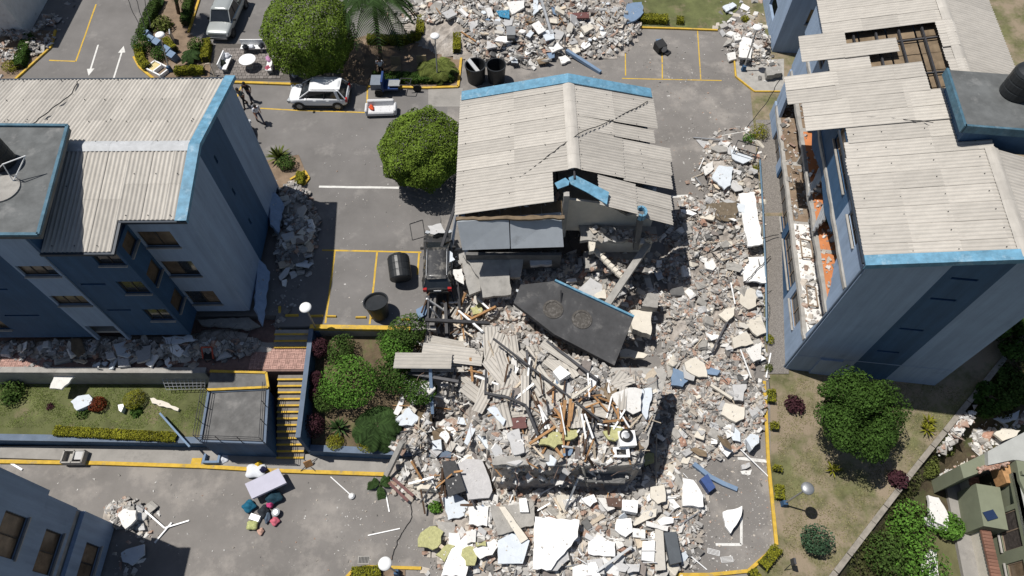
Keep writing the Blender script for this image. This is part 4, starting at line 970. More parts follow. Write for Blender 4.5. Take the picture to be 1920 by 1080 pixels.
# --- strip beside the right building
slab(cA, [(315, 10), (405, 0), (450, 290), (365, 305)], CLEANW, .14, .25, 'long white wall panel lying by the blue pipe beside the right building', 'fallen_plaster', 'panel', lm='long white wall panel')
slab(cA, [(350, 365), (465, 360), (470, 510), (345, 500)], CLEANW, .14, .2, 'square white slab crossed by a black cable beside the right building', lm='square white slab')
slab(cA, [(310, 620), (350, 530), (410, 550), (415, 640), (370, 660)], CREAM, .16, .12, 'five sided cream slab below the square white slab', lm='five sided cream slab')
slab(cA, [(125, 390), (170, 380), (190, 420), (170, 440), (130, 430)], PLAST, .12, .1, 'small white slab left of the square white slab', lm='small white slab by the shadow')
slab(cA, [(200, 690), (240, 655), (295, 645), (290, 690), (250, 730)], CREAM, .15, .15, 'small cream slab in the middle of the right rubble strip', lm='small cream slab of the right strip')
slab(cA, [(360, 700), (440, 690), (470, 790), (420, 810), (360, 750)], CREAM, .14, .12, 'cream slab touching the bent grey drain pipe', lm='cream slab by the drain pipe')
slab(cA, [(280, 820), (360, 785), (400, 850), (290, 880)], CREAM, .15, .18, 'tilted cream slab left of a small yellow green shrub', tilt=(.1, -.15), lm='tilted cream slab')
slab(cA, [(350, 880), (440, 840), (440, 940), (400, 955)], PLAST, .15, .16, 'pointed white slab just below the yellow green shrub', lm='pointed white slab')
slab(cA, [(10, 960), (70, 930), (120, 960), (140, 1040), (90, 1040), (20, 1000)], CREAM, .16, .2, 'big cream slab beside the blue slab', lm='big cream slab')
slab((1280, 360, 3), [(130, 70), (310, 55), (300, 160), (210, 160), (140, 110)], mat('brown_carpet', (.15, .12, .085), .95, .25, 4, .8, 30), .05, .1, 'crumpled brown carpet lying on the upper right rubble', 'carpet', 'carpet', rag=.08, lm='brown carpet')
slab((0, 0, 1), [(1262, 690), (1297, 703), (1280, 725), (1258, 722)], BLUEP, .16, .25, 'dark blue painted slab right of the main heap', lm='dark blue slab')
slab(cB, [(215, 170), (240, 105), (350, 130), (345, 195), (300, 215)], CREAM, .2, .15, 'cream slab with small holes near the yellow kerb', lm='cream slab with holes')
slab(cB, [(215, 220), (290, 235), (285, 290), (250, 305)], PLAST, .12, .1, 'white wedge below the cream slab with holes', lm='white wedge')
slab(cB, [(280, 0), (360, 0), (340, 95), (290, 90)], GREYP, .15, .12, 'pale grey slab above the cream slab with holes', lm='pale grey slab')
ob = slab(cB, [(355, 310), (380, 280), (430, 290), (430, 330), (390, 370)], PBLUE, .5, .0, 'blue and white painted boulder alone on the lower right asphalt', 'boulder', 'boulder', lm='blue and white boulder')
slab(cB, [(0, 530), (60, 540), (115, 630), (118, 690), (0, 685)], CLEANW, .3, .1, 'cracked white slab beside the bent blue beam', lm='cracked white slab')
slab(cB, [(225, 720), (335, 685), (330, 740), (270, 840), (240, 800)], CLEANW, .3, .15, 'large white triangular slab lying on the lower right parking line', tilt=(-.12, 0), lm='white triangular slab')
slab(cB, [(330, 455), (375, 440), (382, 462), (335, 480)], GREYP, .18, 0, 'small grey block on the asphalt near the white parking stripe', 'concrete_block', 'block')
slab(cB, [(325, 490), (390, 480), (380, 512), (335, 508)], PLAST, .06, 0, 'flat white scrap on the asphalt below the small grey block', 'plaster_scrap', 'scrap')
# --- below the heap
slab(cC, [(1090, 745), (1340, 765), (1330, 860), (1270, 930), (1180, 1045), (1075, 1040)], CLEANW, .22, .5, 'largest white wall slab at the bottom of the rubble', 'fallen_plaster', 'panel', lm='largest white wall slab')
slab(cC, [(1275, 930), (1282, 985), (1215, 1050), (1150, 1050)], GREYP, .2, .25, 'grey broken edge under the largest white wall slab')
slab(cC, [(565, 435), (640, 430), (700, 600), (600, 632)], mat('charcoal_fabric', (.06, .06, .062), .95, .2, 5), .12, .45, 'charcoal board leaning under the grey mattress', 'board', 'board', rag=0, lm='charcoal board')
slab(cC, [(565, 640), (640, 615), (720, 670), (690, 740), (600, 765)], PBLUE, .14, .2, 'pale bluish slab just below the grey mattress', lm='pale bluish slab')
slab(cC, [(715, 690), (830, 685), (820, 800), (715, 790)], PLAST, .16, .25, 'square white slab right of the pale bluish slab', lm='square white slab below the mattress')
slab(cC, [(840, 690), (1080, 665), (1090, 790), (880, 850)], CONC, .18, .12, 'wide flat grey slab under a white plank', lm='wide flat grey slab')
slab(cC, [(885, 690), (920, 690), (1050, 870), (1010, 895)], CREAM, .12, .42, 'long cream plank lying across the wide grey slab', 'plank', 'plank', rag=.01, lm='long cream plank')
slab(cC, [(1000, 645), (1040, 640), (1055, 720), (1005, 720)], WHITE, .3, .4, 'upright white box above the wide grey slab', 'box', 'box', rag=0)
slab(cC, [(700, 830), (760, 815), (755, 890), (705, 900)], PLAST, .15, .25, 'small white slab beside the yellow insulation foam', lm='small white slab by the foam')
slab(cC, [(880, 880), (960, 840), (1060, 880), (1020, 1010), (880, 1010)], PBLUE, .1, .3, 'pale door panel with a cut out left of the largest white slab', 'door_panel', 'door', rag=.01, lm='pale door panel')
slab(cC, [(600, 950), (700, 850), (740, 900), (700, 1080), (560, 1080)], CLEANW, .16, .3, 'tall white slab at the bottom edge beside the yellow foam', lm='tall white slab at the bottom edge')
slab(cC, [(740, 930), (860, 870), (890, 905), (850, 960), (780, 985)], PLAST, .14, .3, 'long white slab above the pale door panel', lm='long white slab')
slab(cC, [(530, 770), (640, 780), (640, 870), (560, 850)], CONC, .14, .12, 'plain grey slab above the yellow foam', lm='plain grey slab')
slab(cC, [(1390, 890), (1440, 850), (1540, 890), (1540, 970), (1390, 955)], CLEANW, .16, .3, 'wide white slab right of the largest white slab', lm='wide white slab')
slab(cC, [(1550, 760), (1630, 755), (1640, 830), (1600, 860), (1540, 820)], CLEANW, .16, .35, 'five sided white slab right of the brown box', lm='five sided white slab')
slab(cC, [(1580, 650), (1670, 655), (1665, 725), (1580, 710)], WHITE, .5, .2, 'white cupboard lying beside a brown box', 'cupboard', 'cupboard', rag=0, lm='white cupboard')
slab(cC, [(1490, 640), (1580, 640), (1580, 695), (1500, 685)], mat('brown_lacquer', (.10, .06, .045), .5, .2, 4), .35, .3, 'dark brown box left of the white cupboard', 'box', 'box', rag=0, lm='dark brown box')
slab(cC, [(1640, 810), (1710, 820), (1710, 870), (1640, 860)], PLAST, .15, .3, 'small square white slab above the white shelf', lm='small square white slab')
slab(cC, [(1715, 770), (1840, 800), (1835, 828), (1715, 797)], PLAST, .12, .35, 'narrow white slab above the dark cabinet', lm='narrow white slab')
slab(cC, [(1640, 790), (1700, 720), (1775, 700), (1770, 745), (1650, 797)], CREAM, .12, .3, 'beige slab right of the white cupboard', lm='beige slab')
slab(cC, [(1765, 815), (1810, 820), (1825, 1045), (1765, 1050)], mat('beige_board', (.50, .47, .42), .8, .08, 3), .06, .3, 'long beige board left of the dark cabinet', 'board', 'board', rag=0, lm='long beige board')
slab(cC, [(1740, 580), (1815, 565), (1825, 660), (1780, 675), (1740, 640)], CREAM, .14, .3, 'cream slab right of the main heap near the shadow', lm='cream slab near the shadow')
slab(cC, [(1350, 645), (1420, 620), (1440, 660), (1400, 690)], WHITE, .2, .35, 'white basin left of the dark brown box', 'basin', 'basin')
slab(cC, [(1440, 640), (1480, 640), (1540, 700), (1500, 715)], PLAST, .12, .35, 'white curved shard below the white basin')
slab(cC, [(1600, 1010), (1680, 1010), (1675, 1055), (1610, 1065)], GREYP, .15, .3, 'pale grey slab at the bottom edge right of the wide white slab')
slab(cC, [(1300, 1030), (1430, 1000), (1460, 1080), (1300, 1085)], CLEANW, .15, .3, 'white slab at the bottom edge right of the largest white slab')
slab(cC, [(1380, 990), (1470, 980), (1480, 1070), (1400, 1060)], GREYP, .14, .2, 'pale grey panel beside the white slab at the bottom edge', rag=.02)
# --- main heap
c0 = W(1085, 780, .68)
big = [W(*p, .7) for p in ((1243, 690), (1250, 702), (1205, 868), (1172, 872), (1060, 873), (925, 873), (905, 790), (960, 690))]
mb = MB(); mb.prism(ragged([p-c0 for p in big], .5, .06), (0, 0, -.32)); tag(mb.build('floor_slab', CONC, loc=c0), 'collapsed concrete floor slab carrying the main heap', 'slab'); LM.append((1225, 780, 'right edge of the collapsed floor slab'))
q = [W(*p, -.7) for p in ((1092, 868), (1175, 872), (1172, 906), (1100, 904))]; c0 = W(1130, 890, -.7)
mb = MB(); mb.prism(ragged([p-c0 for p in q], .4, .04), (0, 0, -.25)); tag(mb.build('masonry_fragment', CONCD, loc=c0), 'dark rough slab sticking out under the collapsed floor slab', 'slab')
slab(cC, [(1520, 60), (1620, 20), (1690, 30), (1685, 150), (1640, 170), (1550, 120)], PLAST, .15, .35, 'large white slab on top of the collapsed floor slab', tilt=(.05, -.1), lm='large white slab on the heap')
slab(cC, [(1690, 30), (1745, 20), (1745, 90), (1715, 200), (1685, 150)], PBLUE, .1, .2, 'pale grey slab at the right edge of the heap')
slab(cC, [(690, 330), (750, 150), (800, 165), (710, 345)], PBLUE, .1, .3, 'long bluish white plank on the left of the heap', 'plank', 'plank', rag=.01, lm='long bluish plank')
slab(cC, [(765, 290), (800, 260), (880, 330), (830, 370)], PBLUE, .25, .2, 'bluish white block right of the long bluish plank', 'concrete_block', 'block', lm='bluish block')
slab(cC, [(820, 140), (860, 120), (925, 200), (910, 235)], PBLUE, .1, .25, 'narrow bluish panel above the bluish white block', lm='narrow bluish panel')
slab(cC, [(305, 200), (380, 130), (440, 190), (400, 235), (310, 230)], PBLUE, .14, .35, 'big white slab among the palm leaves beside the garden bed', lm='white slab by the palm')
slab(cC, [(205, 275), (260, 255), (310, 285), (240, 310)], PLAST, .14, .2, 'white slab at the corner of the garden bed', lm='white slab at the garden corner')
slab(cC, [(550, 290), (580, 240), (610, 300), (590, 335)], PLAST, .14, .2, 'kite shaped white slab left of the long bluish plank', lm='kite shaped slab')
slab(cC, [(510, 320), (560, 310), (565, 370), (515, 370)], PBLUE, .14, .1, 'small grey tile slab below the kite shaped slab')
slab(cC, [(960, 260), (1000, 250), (1030, 385), (970, 400), (930, 280)], GREYP, .12, .2, 'pale grey board in the middle of the heap', 'board', 'board', lm='pale grey board')
slab(cC, [(955, 190), (1040, 185), (1045, 245), (955, 250)], mat('maroon_panel', (.13, .055, .05), .6, .2, 4), .06, .3, 'maroon panel above the pale grey board', 'panel', 'panel', lm='maroon panel')
slab(cC, [(960, 20), (1060, 15), (1060, 90), (1000, 110), (960, 60)], mat('grey_brown_sheet', (.20, .175, .16), .85, .2, 4), .05, .3, 'grey brown torn sheet on the heap', 'sheet', 'sheet')
slab(cC, [(850, 455), (860, 410), (1000, 395), (1055, 455)], CONC, .2, .12, 'grey slab at the front edge of the heap above the dark gap', lm='front slab')
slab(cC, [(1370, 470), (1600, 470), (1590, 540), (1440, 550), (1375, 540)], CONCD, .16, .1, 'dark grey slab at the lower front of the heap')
slab(cD, [(1625, 665), (1750, 665), (1740, 805), (1640, 770)], CREAM, .55, .6, 'thick cream block right of the black tank deck', 'concrete_block', 'block', lm='thick cream block')
slab(cD, [(1565, 890), (1600, 880), (1725, 915), (1700, 935), (1570, 925)], CREAM, .2, .6, 'long cream block below the black tank deck corner', 'concrete_block', 'block')
slab(cD, [(660, 350), (700, 335), (735, 385), (700, 400), (668, 400)], CONC, .08, 1.2, 'bent grey sheet by the crushed dark car', 'sheet', 'sheet', tilt=(-.3, -.3))
slab(cD, [(615, 440), (680, 430), (690, 520), (640, 490)], PLAST, .08, 1.0, 'white sheet wedged behind the crushed dark car', 'sheet', 'sheet')
slab(cD, [(1325, 560), (1400, 480), (1465, 520), (1470, 570), (1410, 600)], GREYP, .1, .9, 'pale round topped wall piece in the dark gap of the middle building', 'leaning_panel', 'panel')
slab(cD, [(1420, 580), (1480, 545), (1490, 600), (1430, 600)], CREAM, .3, .9, 'cream block above the blue edge of the tank deck', 'concrete_block', 'block')
slab(cD, [(1690, 640), (1720, 570), (1785, 570), (1780, 650)], CONC, .5, .9, 'rough grey block above the thick cream block', 'concrete_block', 'block')
slab(cD, [(420, 660), (480, 620), (475, 690), (430, 720)], BLUEP, .06, .3, 'blue metal scrap below the crushed dark car', 'metal_scrap', 'scrap')
# --- top heap
slab(cE, [(565, 75), (620, 45), (650, 80), (600, 105)], GREYP, .15, .2, 'grey slab at the top heap left of the hedge end', lm='grey slab of the top heap')
slab(cE, [(930, 10), (1030, 0), (1030, 40), (960, 80)], PLAST, .15, .25, 'large white slab at the top edge of the picture', lm='large white slab at the top')
ob = slab(cE, [(870, 60), (945, 55), (945, 105), (890, 92)], mat('turquoise_print', (.05, .22, .36), .5, .8, 9, stain=((.02, .05, .10), 6, .5, .8)), .05, .35, 'turquoise printed board on the top heap', 'printed_board', 'board', rag=0, lm='turquoise board')
slab(cE, [(1070, 140), (1110, 115), (1150, 170), (1110, 192)], PLAST, .08, .3, 'tilted white panel left of the grey pole on the top heap', 'panel', 'panel', rag=.01, lm='tilted white panel')
slab(cE, [(1130, 185), (1190, 170), (1200, 215), (1150, 230)], PBLUE, .08, .3, 'white panel at the foot of the grey pole', 'panel', 'panel', rag=.01)
slab(cE, [(1165, 265), (1215, 235), (1250, 270), (1185, 295)], PLAST, .1, .15, 'white slab above the bent blue beam', lm='white slab by the bent beam')
slab(cE, [(1585, 90), (1610, 20), (1690, 10), (1700, 70), (1660, 110), (1610, 130)], BLUEP, .14, .3, 'blue grey six sided slab at the right end of the top heap', lm='six sided blue slab')
slab(cE, [(1300, 72), (1393, 68), (1395, 100), (1305, 102)], MATS['maroon_panel'], .12, .35, 'dark maroon board on the top heap', 'board', 'board', rag=0, lm='dark maroon board')
slab(cE, [(1345, 150), (1400, 130), (1420, 155), (1370, 185)], CREAM, .2, .2, 'cream slab below the dark maroon board', lm='cream slab of the top heap')
slab(cE, [(1030, 290), (1070, 265), (1085, 285), (1040, 310)], WHITE, .05, .05, 'white flat panel alone on the asphalt below the top heap', 'panel', 'panel', rag=0)
slab(cE, [(1220, 320), (1260, 310), (1290, 340), (1240, 358)], PLAST, .15, .05, 'white slab just behind the blue flashing of the middle roof')
slab(cE, [(1290, 260), (1330, 250), (1345, 290), (1310, 305)], CREAM, .18, .05, 'cream slab beside the bent blue beam')
slab(cE, [(1080, 0), (1105, 0), (1110, 60), (1080, 85)], PBLUE, .08, .3, 'bluish panel beside the grey pole at the top', 'panel', 'panel')
slab(cE, [(820, 230), (865, 220), (870, 265), (820, 275)], GREYP, .14, .1, 'grey slab left of the dark bin')
slab(cF, [(340, 205), (390, 220), (385, 330), (315, 320), (320, 250)], PLAST, .16, .25, 'broken white slab left of the lamp pole at the upper right', lm='broken white slab by the lamp')
slab(cF, [(250, 300), (295, 290), (302, 330), (262, 342)], PLAST, .15, .1, 'small white slab at the corner of the upper right bays', lm='small white slab by the bays')
slab(cF, [(285, 195), (320, 190), (330, 220), (295, 228)], PLAST, .15, .2, 'small white slab above the broken white slab')
slab(cF, [(470, 380), (555, 370), (560, 410), (475, 425)], CONC, .4, .2, 'grey concrete lump at the back of the lamp corner', 'concrete_block', 'block', lm='grey lump by the lamp')
slab(cF, [(225, 35), (280, 12), (305, 30), (245, 65)], PBLUE, .1, .2, 'blue edged white panel at the top edge near the lamp', 'panel', 'panel')
slab(cF, [(165, 1000), (205, 930), (285, 940), (270, 1040), (235, 1065)], PBLUE, .1, .25, 'large pale panel below the tipped metal rack', 'panel', 'panel', lm='large pale panel')
slab(cF, [(110, 940), (170, 905), (175, 950), (130, 985)], PLAST, .1, .25, 'white panel left of the large pale panel', 'panel', 'panel')
slab(cF, [(270, 840), (310, 850), (395, 890), (340, 920), (280, 890)], PBLUE, .08, .3, 'pale sheet inside the tipped metal rack', 'sheet', 'sheet')
slab(cF, [(75, 785), (150, 795), (120, 835)], GREYP, .04, .03, 'grey triangular sheet on the asphalt near the right shrubs', 'sheet', 'sheet')
# --- left side
slab((0, 0, 1), [(72, 682), (180, 660), (172, 697), (140, 705), (115, 730), (93, 728), (105, 695), (75, 690)], PLAST, .12, .15, 'large white sheet hanging over the grey terrace wall', 'plaster_sheet', 'sheet', lm='white sheet on the terrace wall')
slab((0, 680, 4.8), [(635, 350), (700, 300), (800, 285), (830, 320), (820, 370), (690, 430)], PBLUE, .3, .25, 'bluish slab lying on the green lawn terrace', lm='bluish slab on the lawn')
slab((0, 680, 4.8), [(1350, 320), (1385, 315), (1610, 410), (1600, 435), (1370, 365)], CREAM, .2, .1, 'broken cream beam on the lawn right of the round shrub', 'cream_girder', 'girder')
slab((0, 680, 4.8), [(1060, 380), (1110, 370), (1115, 390), (1090, 445), (1070, 430)], WHITE, .35, .1, 'small white broken toilet piece on the lawn', 'toilet_piece', 'scrap')
slab((0, 680, 4.8), [(1710, 320), (1720, 275), (1770, 260), (1745, 300), (1745, 335)], WHITE, .05, .05, 'curved white shard on the lawn below the metal grating', 'plaster_scrap', 'scrap')
slab((0, 720, 3), [(660, 740), (700, 700), (765, 710), (765, 760), (705, 815)], PLAST, .16, .2, 'white slab fallen beside the lower left building', lm='white slab by the lower left building')
slab((0, 720, 3), [(680, 950), (740, 920), (810, 900), (810, 960), (740, 1020), (690, 1000)], PBLUE, .12, .15, 'bluish slab in the shadow of the lower left building', lm='bluish slab in the shade')
slab((0, 720, 3), [(775, 790), (805, 780), (815, 820), (780, 825)], GREYP, .12, .1, 'small grey slab beside the white pipes')
slab((320, 360, 3), [(620, 240), (690, 222), (695, 255), (640, 275)], GREYP, .2, .2, 'grey slab in the rubble beside the left end wall', lm='grey slab by the left end wall')
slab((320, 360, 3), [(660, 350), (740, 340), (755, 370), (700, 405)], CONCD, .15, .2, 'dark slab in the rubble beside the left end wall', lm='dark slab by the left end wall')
slab((320, 360, 3), [(585, 0), (640, 70), (610, 230), (560, 180), (555, 20)], LBLUE, .2, .6, 'light blue wall piece leaning on the far end of the left building', 'leaning_panel', 'panel', tilt=(.5, 0), lm='leaning light blue wall piece')
slab((320, 360, 3), [(490, 360), (560, 450), (520, 750), (470, 650), (480, 520)], LBLUE, .2, .6, 'light blue wall piece leaning on the near end of the left building', 'leaning_panel', 'panel', tilt=(.55, 0), lm='light blue wall piece by the steps')
slab((320, 360, 3), [(150, 715), (440, 705), (500, 750), (440, 770), (170, 745)], CONC, .2, .25, 'grey lintel under the crushed front of the left building', 'lintel', 'beam', lm='grey lintel')
slab((0, 360, 3), [(910, 810), (1060, 800), (1110, 830), (960, 860)], PBLUE, .06, .3, 'pale crumpled sheet under the crushed left front', 'sheet', 'sheet', rag=.1)
for i, (pts, lab) in enumerate((([(660, 910), (720, 900), (730, 975), (665, 985)], 'between the white sheet and the grey lintel'), ([(760, 870), (850, 860), (840, 940), (770, 960)], 'left of the dark chair'), ([(590, 900), (640, 890), (650, 930), (600, 940)], 'nearest the white sheet'))):
    slab((0, 360, 3), pts, GREYP, .15, .15, 'shaded grey slab under the left front '+lab)
# --- neighbour's plot
slab((1280, 720, 3), [(1380, 625), (1440, 640), (1495, 740), (1490, 810), (1395, 755)], PLAST, .2, .5, 'white slab with red specks on the neighbour green slope', lm='white slab on the green slope')
slab((1280, 720, 3), [(1355, 745), (1400, 755), (1510, 815), (1490, 835), (1370, 790)], GREYP, .3, .2, 'grey broken edge under the white slab with red specks')
slab((1280, 720, 3), [(1355, 960), (1395, 930), (1430, 940), (1440, 1080), (1350, 1080)], PLAST, .15, .4, 'white slab at the bottom edge of the neighbour green slope')
slab((1280, 720, 3), [(1750, 280), (1800, 245), (1900, 260), (1880, 290), (1800, 320)], CREAM, .15, .5, 'cream roof piece behind the green house', 'roof_piece', 'slab')
slab((1280, 720, 3), [(1730, 190), (1790, 120), (1900, 140), (1880, 200), (1800, 220)], PBLUE, .12, .4, 'shaded pale slab behind the green house')

# --- tipped tank deck of the middle building
c0 = W(1075, 605, 1.35); nrm = Vector((.08, -.10, 1)).normalized()
P = [WP(*p, c0, nrm)-c0 for p in ((963, 568), (976, 534), (1040, 527), (1056, 530), (1188, 595), (1152, 685), (1040, 627))]
dk = thing('tank_deck', 'tipped black concrete tank deck with two round tank marks on the rubble', 'roof deck', c0)
mb = MB(); mb.prism(P, -nrm*.3); mb.build('slab', mat('black_roof_coating', (.06, .06, .062), .85, .25, 1.2, .2, 25, stain=((.15, .145, .14), 1.1, .55, .8)), dk)
mb = MB(); mb.bar(P[2]+nrm*.05, P[4]+nrm*.05, .12, .2); mb.build('blue_edge', TRIM, dk)
for px, py, m in ((1037, 580, CONCD), (1091, 599, CONC)):
    p = WP(px, py, c0, nrm)-c0; Mq = Vector((0, 0, 1)).rotation_difference(nrm).to_matrix(); mb = MB()
    mb.lathe(p, [(.56, -.02), (.56, .04), (.44, .06), (.42, .02), (.2, .025)], 26, M=Mq); mb.build('tank_mark', mat('tank_ring', (.085, .078, .07), .9, .3, 6, .6, 30, stain=((.17, .16, .15), 6, .52, .8)), dk)
mb = MB(); p = WP(1052, 567, c0, nrm)-c0; mb.tube(p, p+Vector((0, .6, .3)), .04, 6); mb.build('pipe_stub', STEEL, dk)
LM.append((1150, 690, 'tipped black tank deck'))
# beam, stairs and other members of the middle ruin
pole((1215, 458, 2.6), (1138, 572, 1.3), .38, CONC, 'long grey concrete beam leaning across the open middle building', 'concrete_girder', 'girder', .34)
stt = thing('stair_flight', 'broken concrete stair flight hanging in the middle building', 'stairs', W(1138, 492, 1.6))
for k in range(8):
    t = (k-3.5); m2 = MB(); m2.box((t*.21, -t*.23, -t*.06), (.62, .24, .16), rot(0, 0, R(-42))); m2.build('step', CREAM, stt)
slab(cD, [(1390, 270), (1430, 268), (1420, 330), (1395, 335)], CREAM, .3, 2.0, 'cream pillar stump beside the broken stair flight', 'pillar_stump', 'pillar')
pole((862, 360, 2.8), (818, 495, .95), .16, STEEL, 'long dark steel post leaning on the crushed dark car', 'steel_bar', 'bar', lm=True)
pole((858, 380, 2.2), (846, 470, .7), .18, GALV, 'grey post leaning behind the crushed dark car', 'steel_bar', 'bar')
pole((818, 496, .95), (836, 512, 1.0), .09, STEEL, 'short dark bar across the window of the crushed car', 'steel_bar', 'bar')
# --- timbers, pipes and steel members over the heap
T = [((802, 555, .5), (800, 628, .5), .2, STEEL, 'upright dark steel beam below the crushed car, left one'), ((834, 545, .6), (838, 635, .6), .18, STEEL, 'upright dark steel beam below the crushed car, right one'), ((797, 600, .7), (918, 606, .7), .18, STEEL, 'level dark steel beam below the crushed car'), ((856, 515, .8), (862, 580, .8), .14, STEEL, 'dark steel stub between two grey panels'),
    ((765, 700, .8), (860, 716, .8), .16, STEEL, 'level dark beam under the pale roof sheets'), ((807, 690, 1.0), (811, 775, .9), .17, BLUEP, 'blue beam standing over the garden edge'), ((843, 720, .8), (838, 748, .7), .1, STEEL, 'short dark strut right of the blue beam'), ((855, 690, .9), (848, 735, .8), .12, STEEL, 'dark strut below the pale roof sheets'),
    ((925, 635, 1.4), (1130, 792, .8), .1, STEEL, 'long dark bar crossing the heap from left to right'), ((1025, 640, 1.0), (1120, 712, .6), .13, STEEL, 'dark bar along the lower edge of the tank deck'), ((912, 680, 1.0), (910, 740, .8), .12, STEEL, 'dark curved bar at the left of the heap'),
    ((1052, 755, .7), (1058, 850, .6), .1, TIMB, 'long orange timber standing in the heap'), ((1060, 750, .9), (1052, 810, .7), .16, TIMB, 'splintered orange timber, left of the bundle'), ((1070, 748, .9), (1066, 800, .7), .14, TIMB, 'splintered orange timber, middle of the bundle'), ((1075, 755, .9), (1070, 790, .7), .1, TIMB, 'splintered orange timber, right of the bundle'), ((993, 832, .6), (1042, 800, .6), .12, TIMB, 'orange timber lying left of the bundle'),
    ((1040, 838, .6), (1055, 858, .5), .12, TIMB, 'short orange block below the bundle'), ((1090, 776, .9), (1098, 820, .7), .09, WHITE, 'white pipe in the heap, left of a pair'), ((1096, 776, .9), (1112, 822, .7), .09, WHITE, 'white pipe in the heap, right of a pair'), ((1050, 760, .9), (1060, 815, .8), .06, WHITE, 'thin white pipe along the orange timber'), ((1072, 747, .8), (1107, 723, .8), .12, CREAM, 'cream batten above the orange timbers'), ((1155, 762, .7), (1180, 802, .6), .08, WHITE, 'white stick left of the large white slab'), ((1172, 768, .8), (1150, 805, .6), .08, WHITE, 'crossing white stick left of the large white slab'),
    ((1102, 700, .8), (1105, 745, .7), .07, WHITE, 'thin white stick above the cream batten'), ((1030, 780, .7), (1052, 812, .6), .1, TIMBP, 'pale timber left of the orange bundle'), ((1030, 880, .7), (1050, 855, .6), .14, TIMBP, 'pale timber at the front of the heap'), ((1158, 765, .8), (1160, 790, .7), .09, TIMB, 'short orange stick beside the white sticks'), ((1120, 795, .6), (1170, 803, .6), .07, WHITE, 'level white stick above the washing machine'),
    ((800, 560, .6), (832, 582, .6), .1, WHITE, 'white pipe left of the fallen roof panels'), ((860, 583, .7), (905, 622, .6), .11, WHITE, 'white pipe beside the orange battens'), ((880, 600, .6), (930, 575, .6), .13, TIMB, 'orange batten left of the tank deck, upper'), ((875, 605, .6), (918, 604, .6), .11, TIMB, 'orange batten left of the tank deck, lower'), ((870, 588, .6), (900, 605, .5), .09, TIMB, 'orange batten crossing the other two'), ((895, 560, .6), (917, 580, .6), .1, WHITE, 'white stick above the orange battens'), ((890, 705, .6), (935, 722, .6), .1, WHITE, 'white stick under the pale roof sheets'), ((860, 690, .6), (905, 700, .6), .1, TIMB, 'orange timber under the pale roof sheets'),
    ((725, 890, .5), (755, 828, .7), .26, CONC, 'grey concrete post leaning over the garden wall'), ((729, 905, .2), (765, 940, .2), .14, MATS['maroon_panel'], 'brown bed rail below the palm leaf, left'), ((737, 897, .3), (775, 930, .3), .14, MATS['maroon_panel'], 'brown bed rail below the palm leaf, right'),
    ((940, 950, .3), (958, 975, .3), .14, TIMBP, 'pale timber below the dark gap'), ((1060, 955, .3), (1085, 895, .6), .1, GALV, 'thin grey pole below the heap'), ((1040, 935, .3), (1052, 958, .3), .1, TIMBP, 'short pale timber below the heap'), ((1092, 875, .6), (1102, 912, .4), .09, CREAM, 'cream stick at the front of the heap'), ((820, 1020, .4), (880, 1060, .4), .18, TIMBP, 'pale timber beside the yellow foam'), ((1118, 1072, .5), (1185, 1025, .5), .12, GALV, 'grey channel right of the largest white slab'),
    ((1386, 840, .03), (1440, 893, .03), .05, WHITE, 'white pipe crossing the white parking stripe'), ((1370, 530, .2), (1378, 570, .2), .07, WHITE, 'thin white pipe in the right rubble strip'), ((1388, 655, .2), (1408, 708, .1), .07, WHITE, 'thin white pipe beside the pointed white slab'), ((1445, 662, .1), (1436, 708, .1), .07, WHITE, 'thin white pipe by the gravel strip'),
    ((1335, 660, .3), (1365, 600, .3), .1, STEEL, 'dark bar in the right rubble strip'), ((1332, 722, .2), (1372, 748, .2), .16, CREAM, 'cream beam above the cream slab with holes'), ((1231, 815, .3), (1230, 905, .3), .06, TIMBP, 'thin pale stick right of the washing machine'),
    ((1015, 0, .6), (1035, 70, .3), .18, GALV, 'grey pole lying on the top heap'), ((1062, 95, .1), (1126, 136, .1), .24, BLUEP, 'bent blue beam behind the middle roof'), ((865, 60, .2), (892, 78, .2), .1, TIMB, 'orange timber on the top heap'), ((868, 72, .2), (888, 82, .2), .08, TIMBP, 'pale timber on the top heap'), ((1058, 62, .3), (1060, 100, .1), .07, STEEL, 'thin dark post below the top heap'),
    ((1300, 258, .1), (1358, 263, .2), .07, GALV, 'thin grey rod left of the tipped rack'), ((1395, 258, .3), (1420, 245, .3), .07, TIMBP, 'pale stick beside the right shrubs'), ((1310, 318, .1), (1320, 296, .1), .05, WHITE, 'short white stick on the upper right asphalt'),
    ((260, 947, .1), (309, 990, .1), .08, WHITE, 'long white pipe beside the lower left building'), ((309, 990, .1), (355, 976, .03), .07, WHITE, 'level white pipe beside the lower left building'), ((322, 980, .1), (290, 1018, .03), .07, WHITE, 'short white pipe beside the lower left building'), ((20, 868, .03), (42, 881, .03), .1, WHITE, 'white pipe beside the lower street kerb'), ((690, 1004, .03), (750, 991, .03), .05, WHITE, 'thin white stick on the lower street'),
    ((724, 928, .03), (730, 960, .03), .06, WHITE, 'white stick below the palm leaf'), ((1280, 1030, .03), (1325, 1068, .03), .05, WHITE, 'white stick on the lower right asphalt'), ((1274, 985, .2), (1322, 952, .1), .06, GALV, 'grey rod below the cracked white slab'),
    ((0, 776, .06), (90, 742, .06), .05, GALV, 'long grey rod on the green lawn'), ((300, 775, .5), (356, 838, .6), .1, BLUEP, 'blue pole leaning on the blue retaining wall'), ((184, 688, .5), (184, 712, .2), .06, WHITE, 'white stick at the grey terrace wall')]
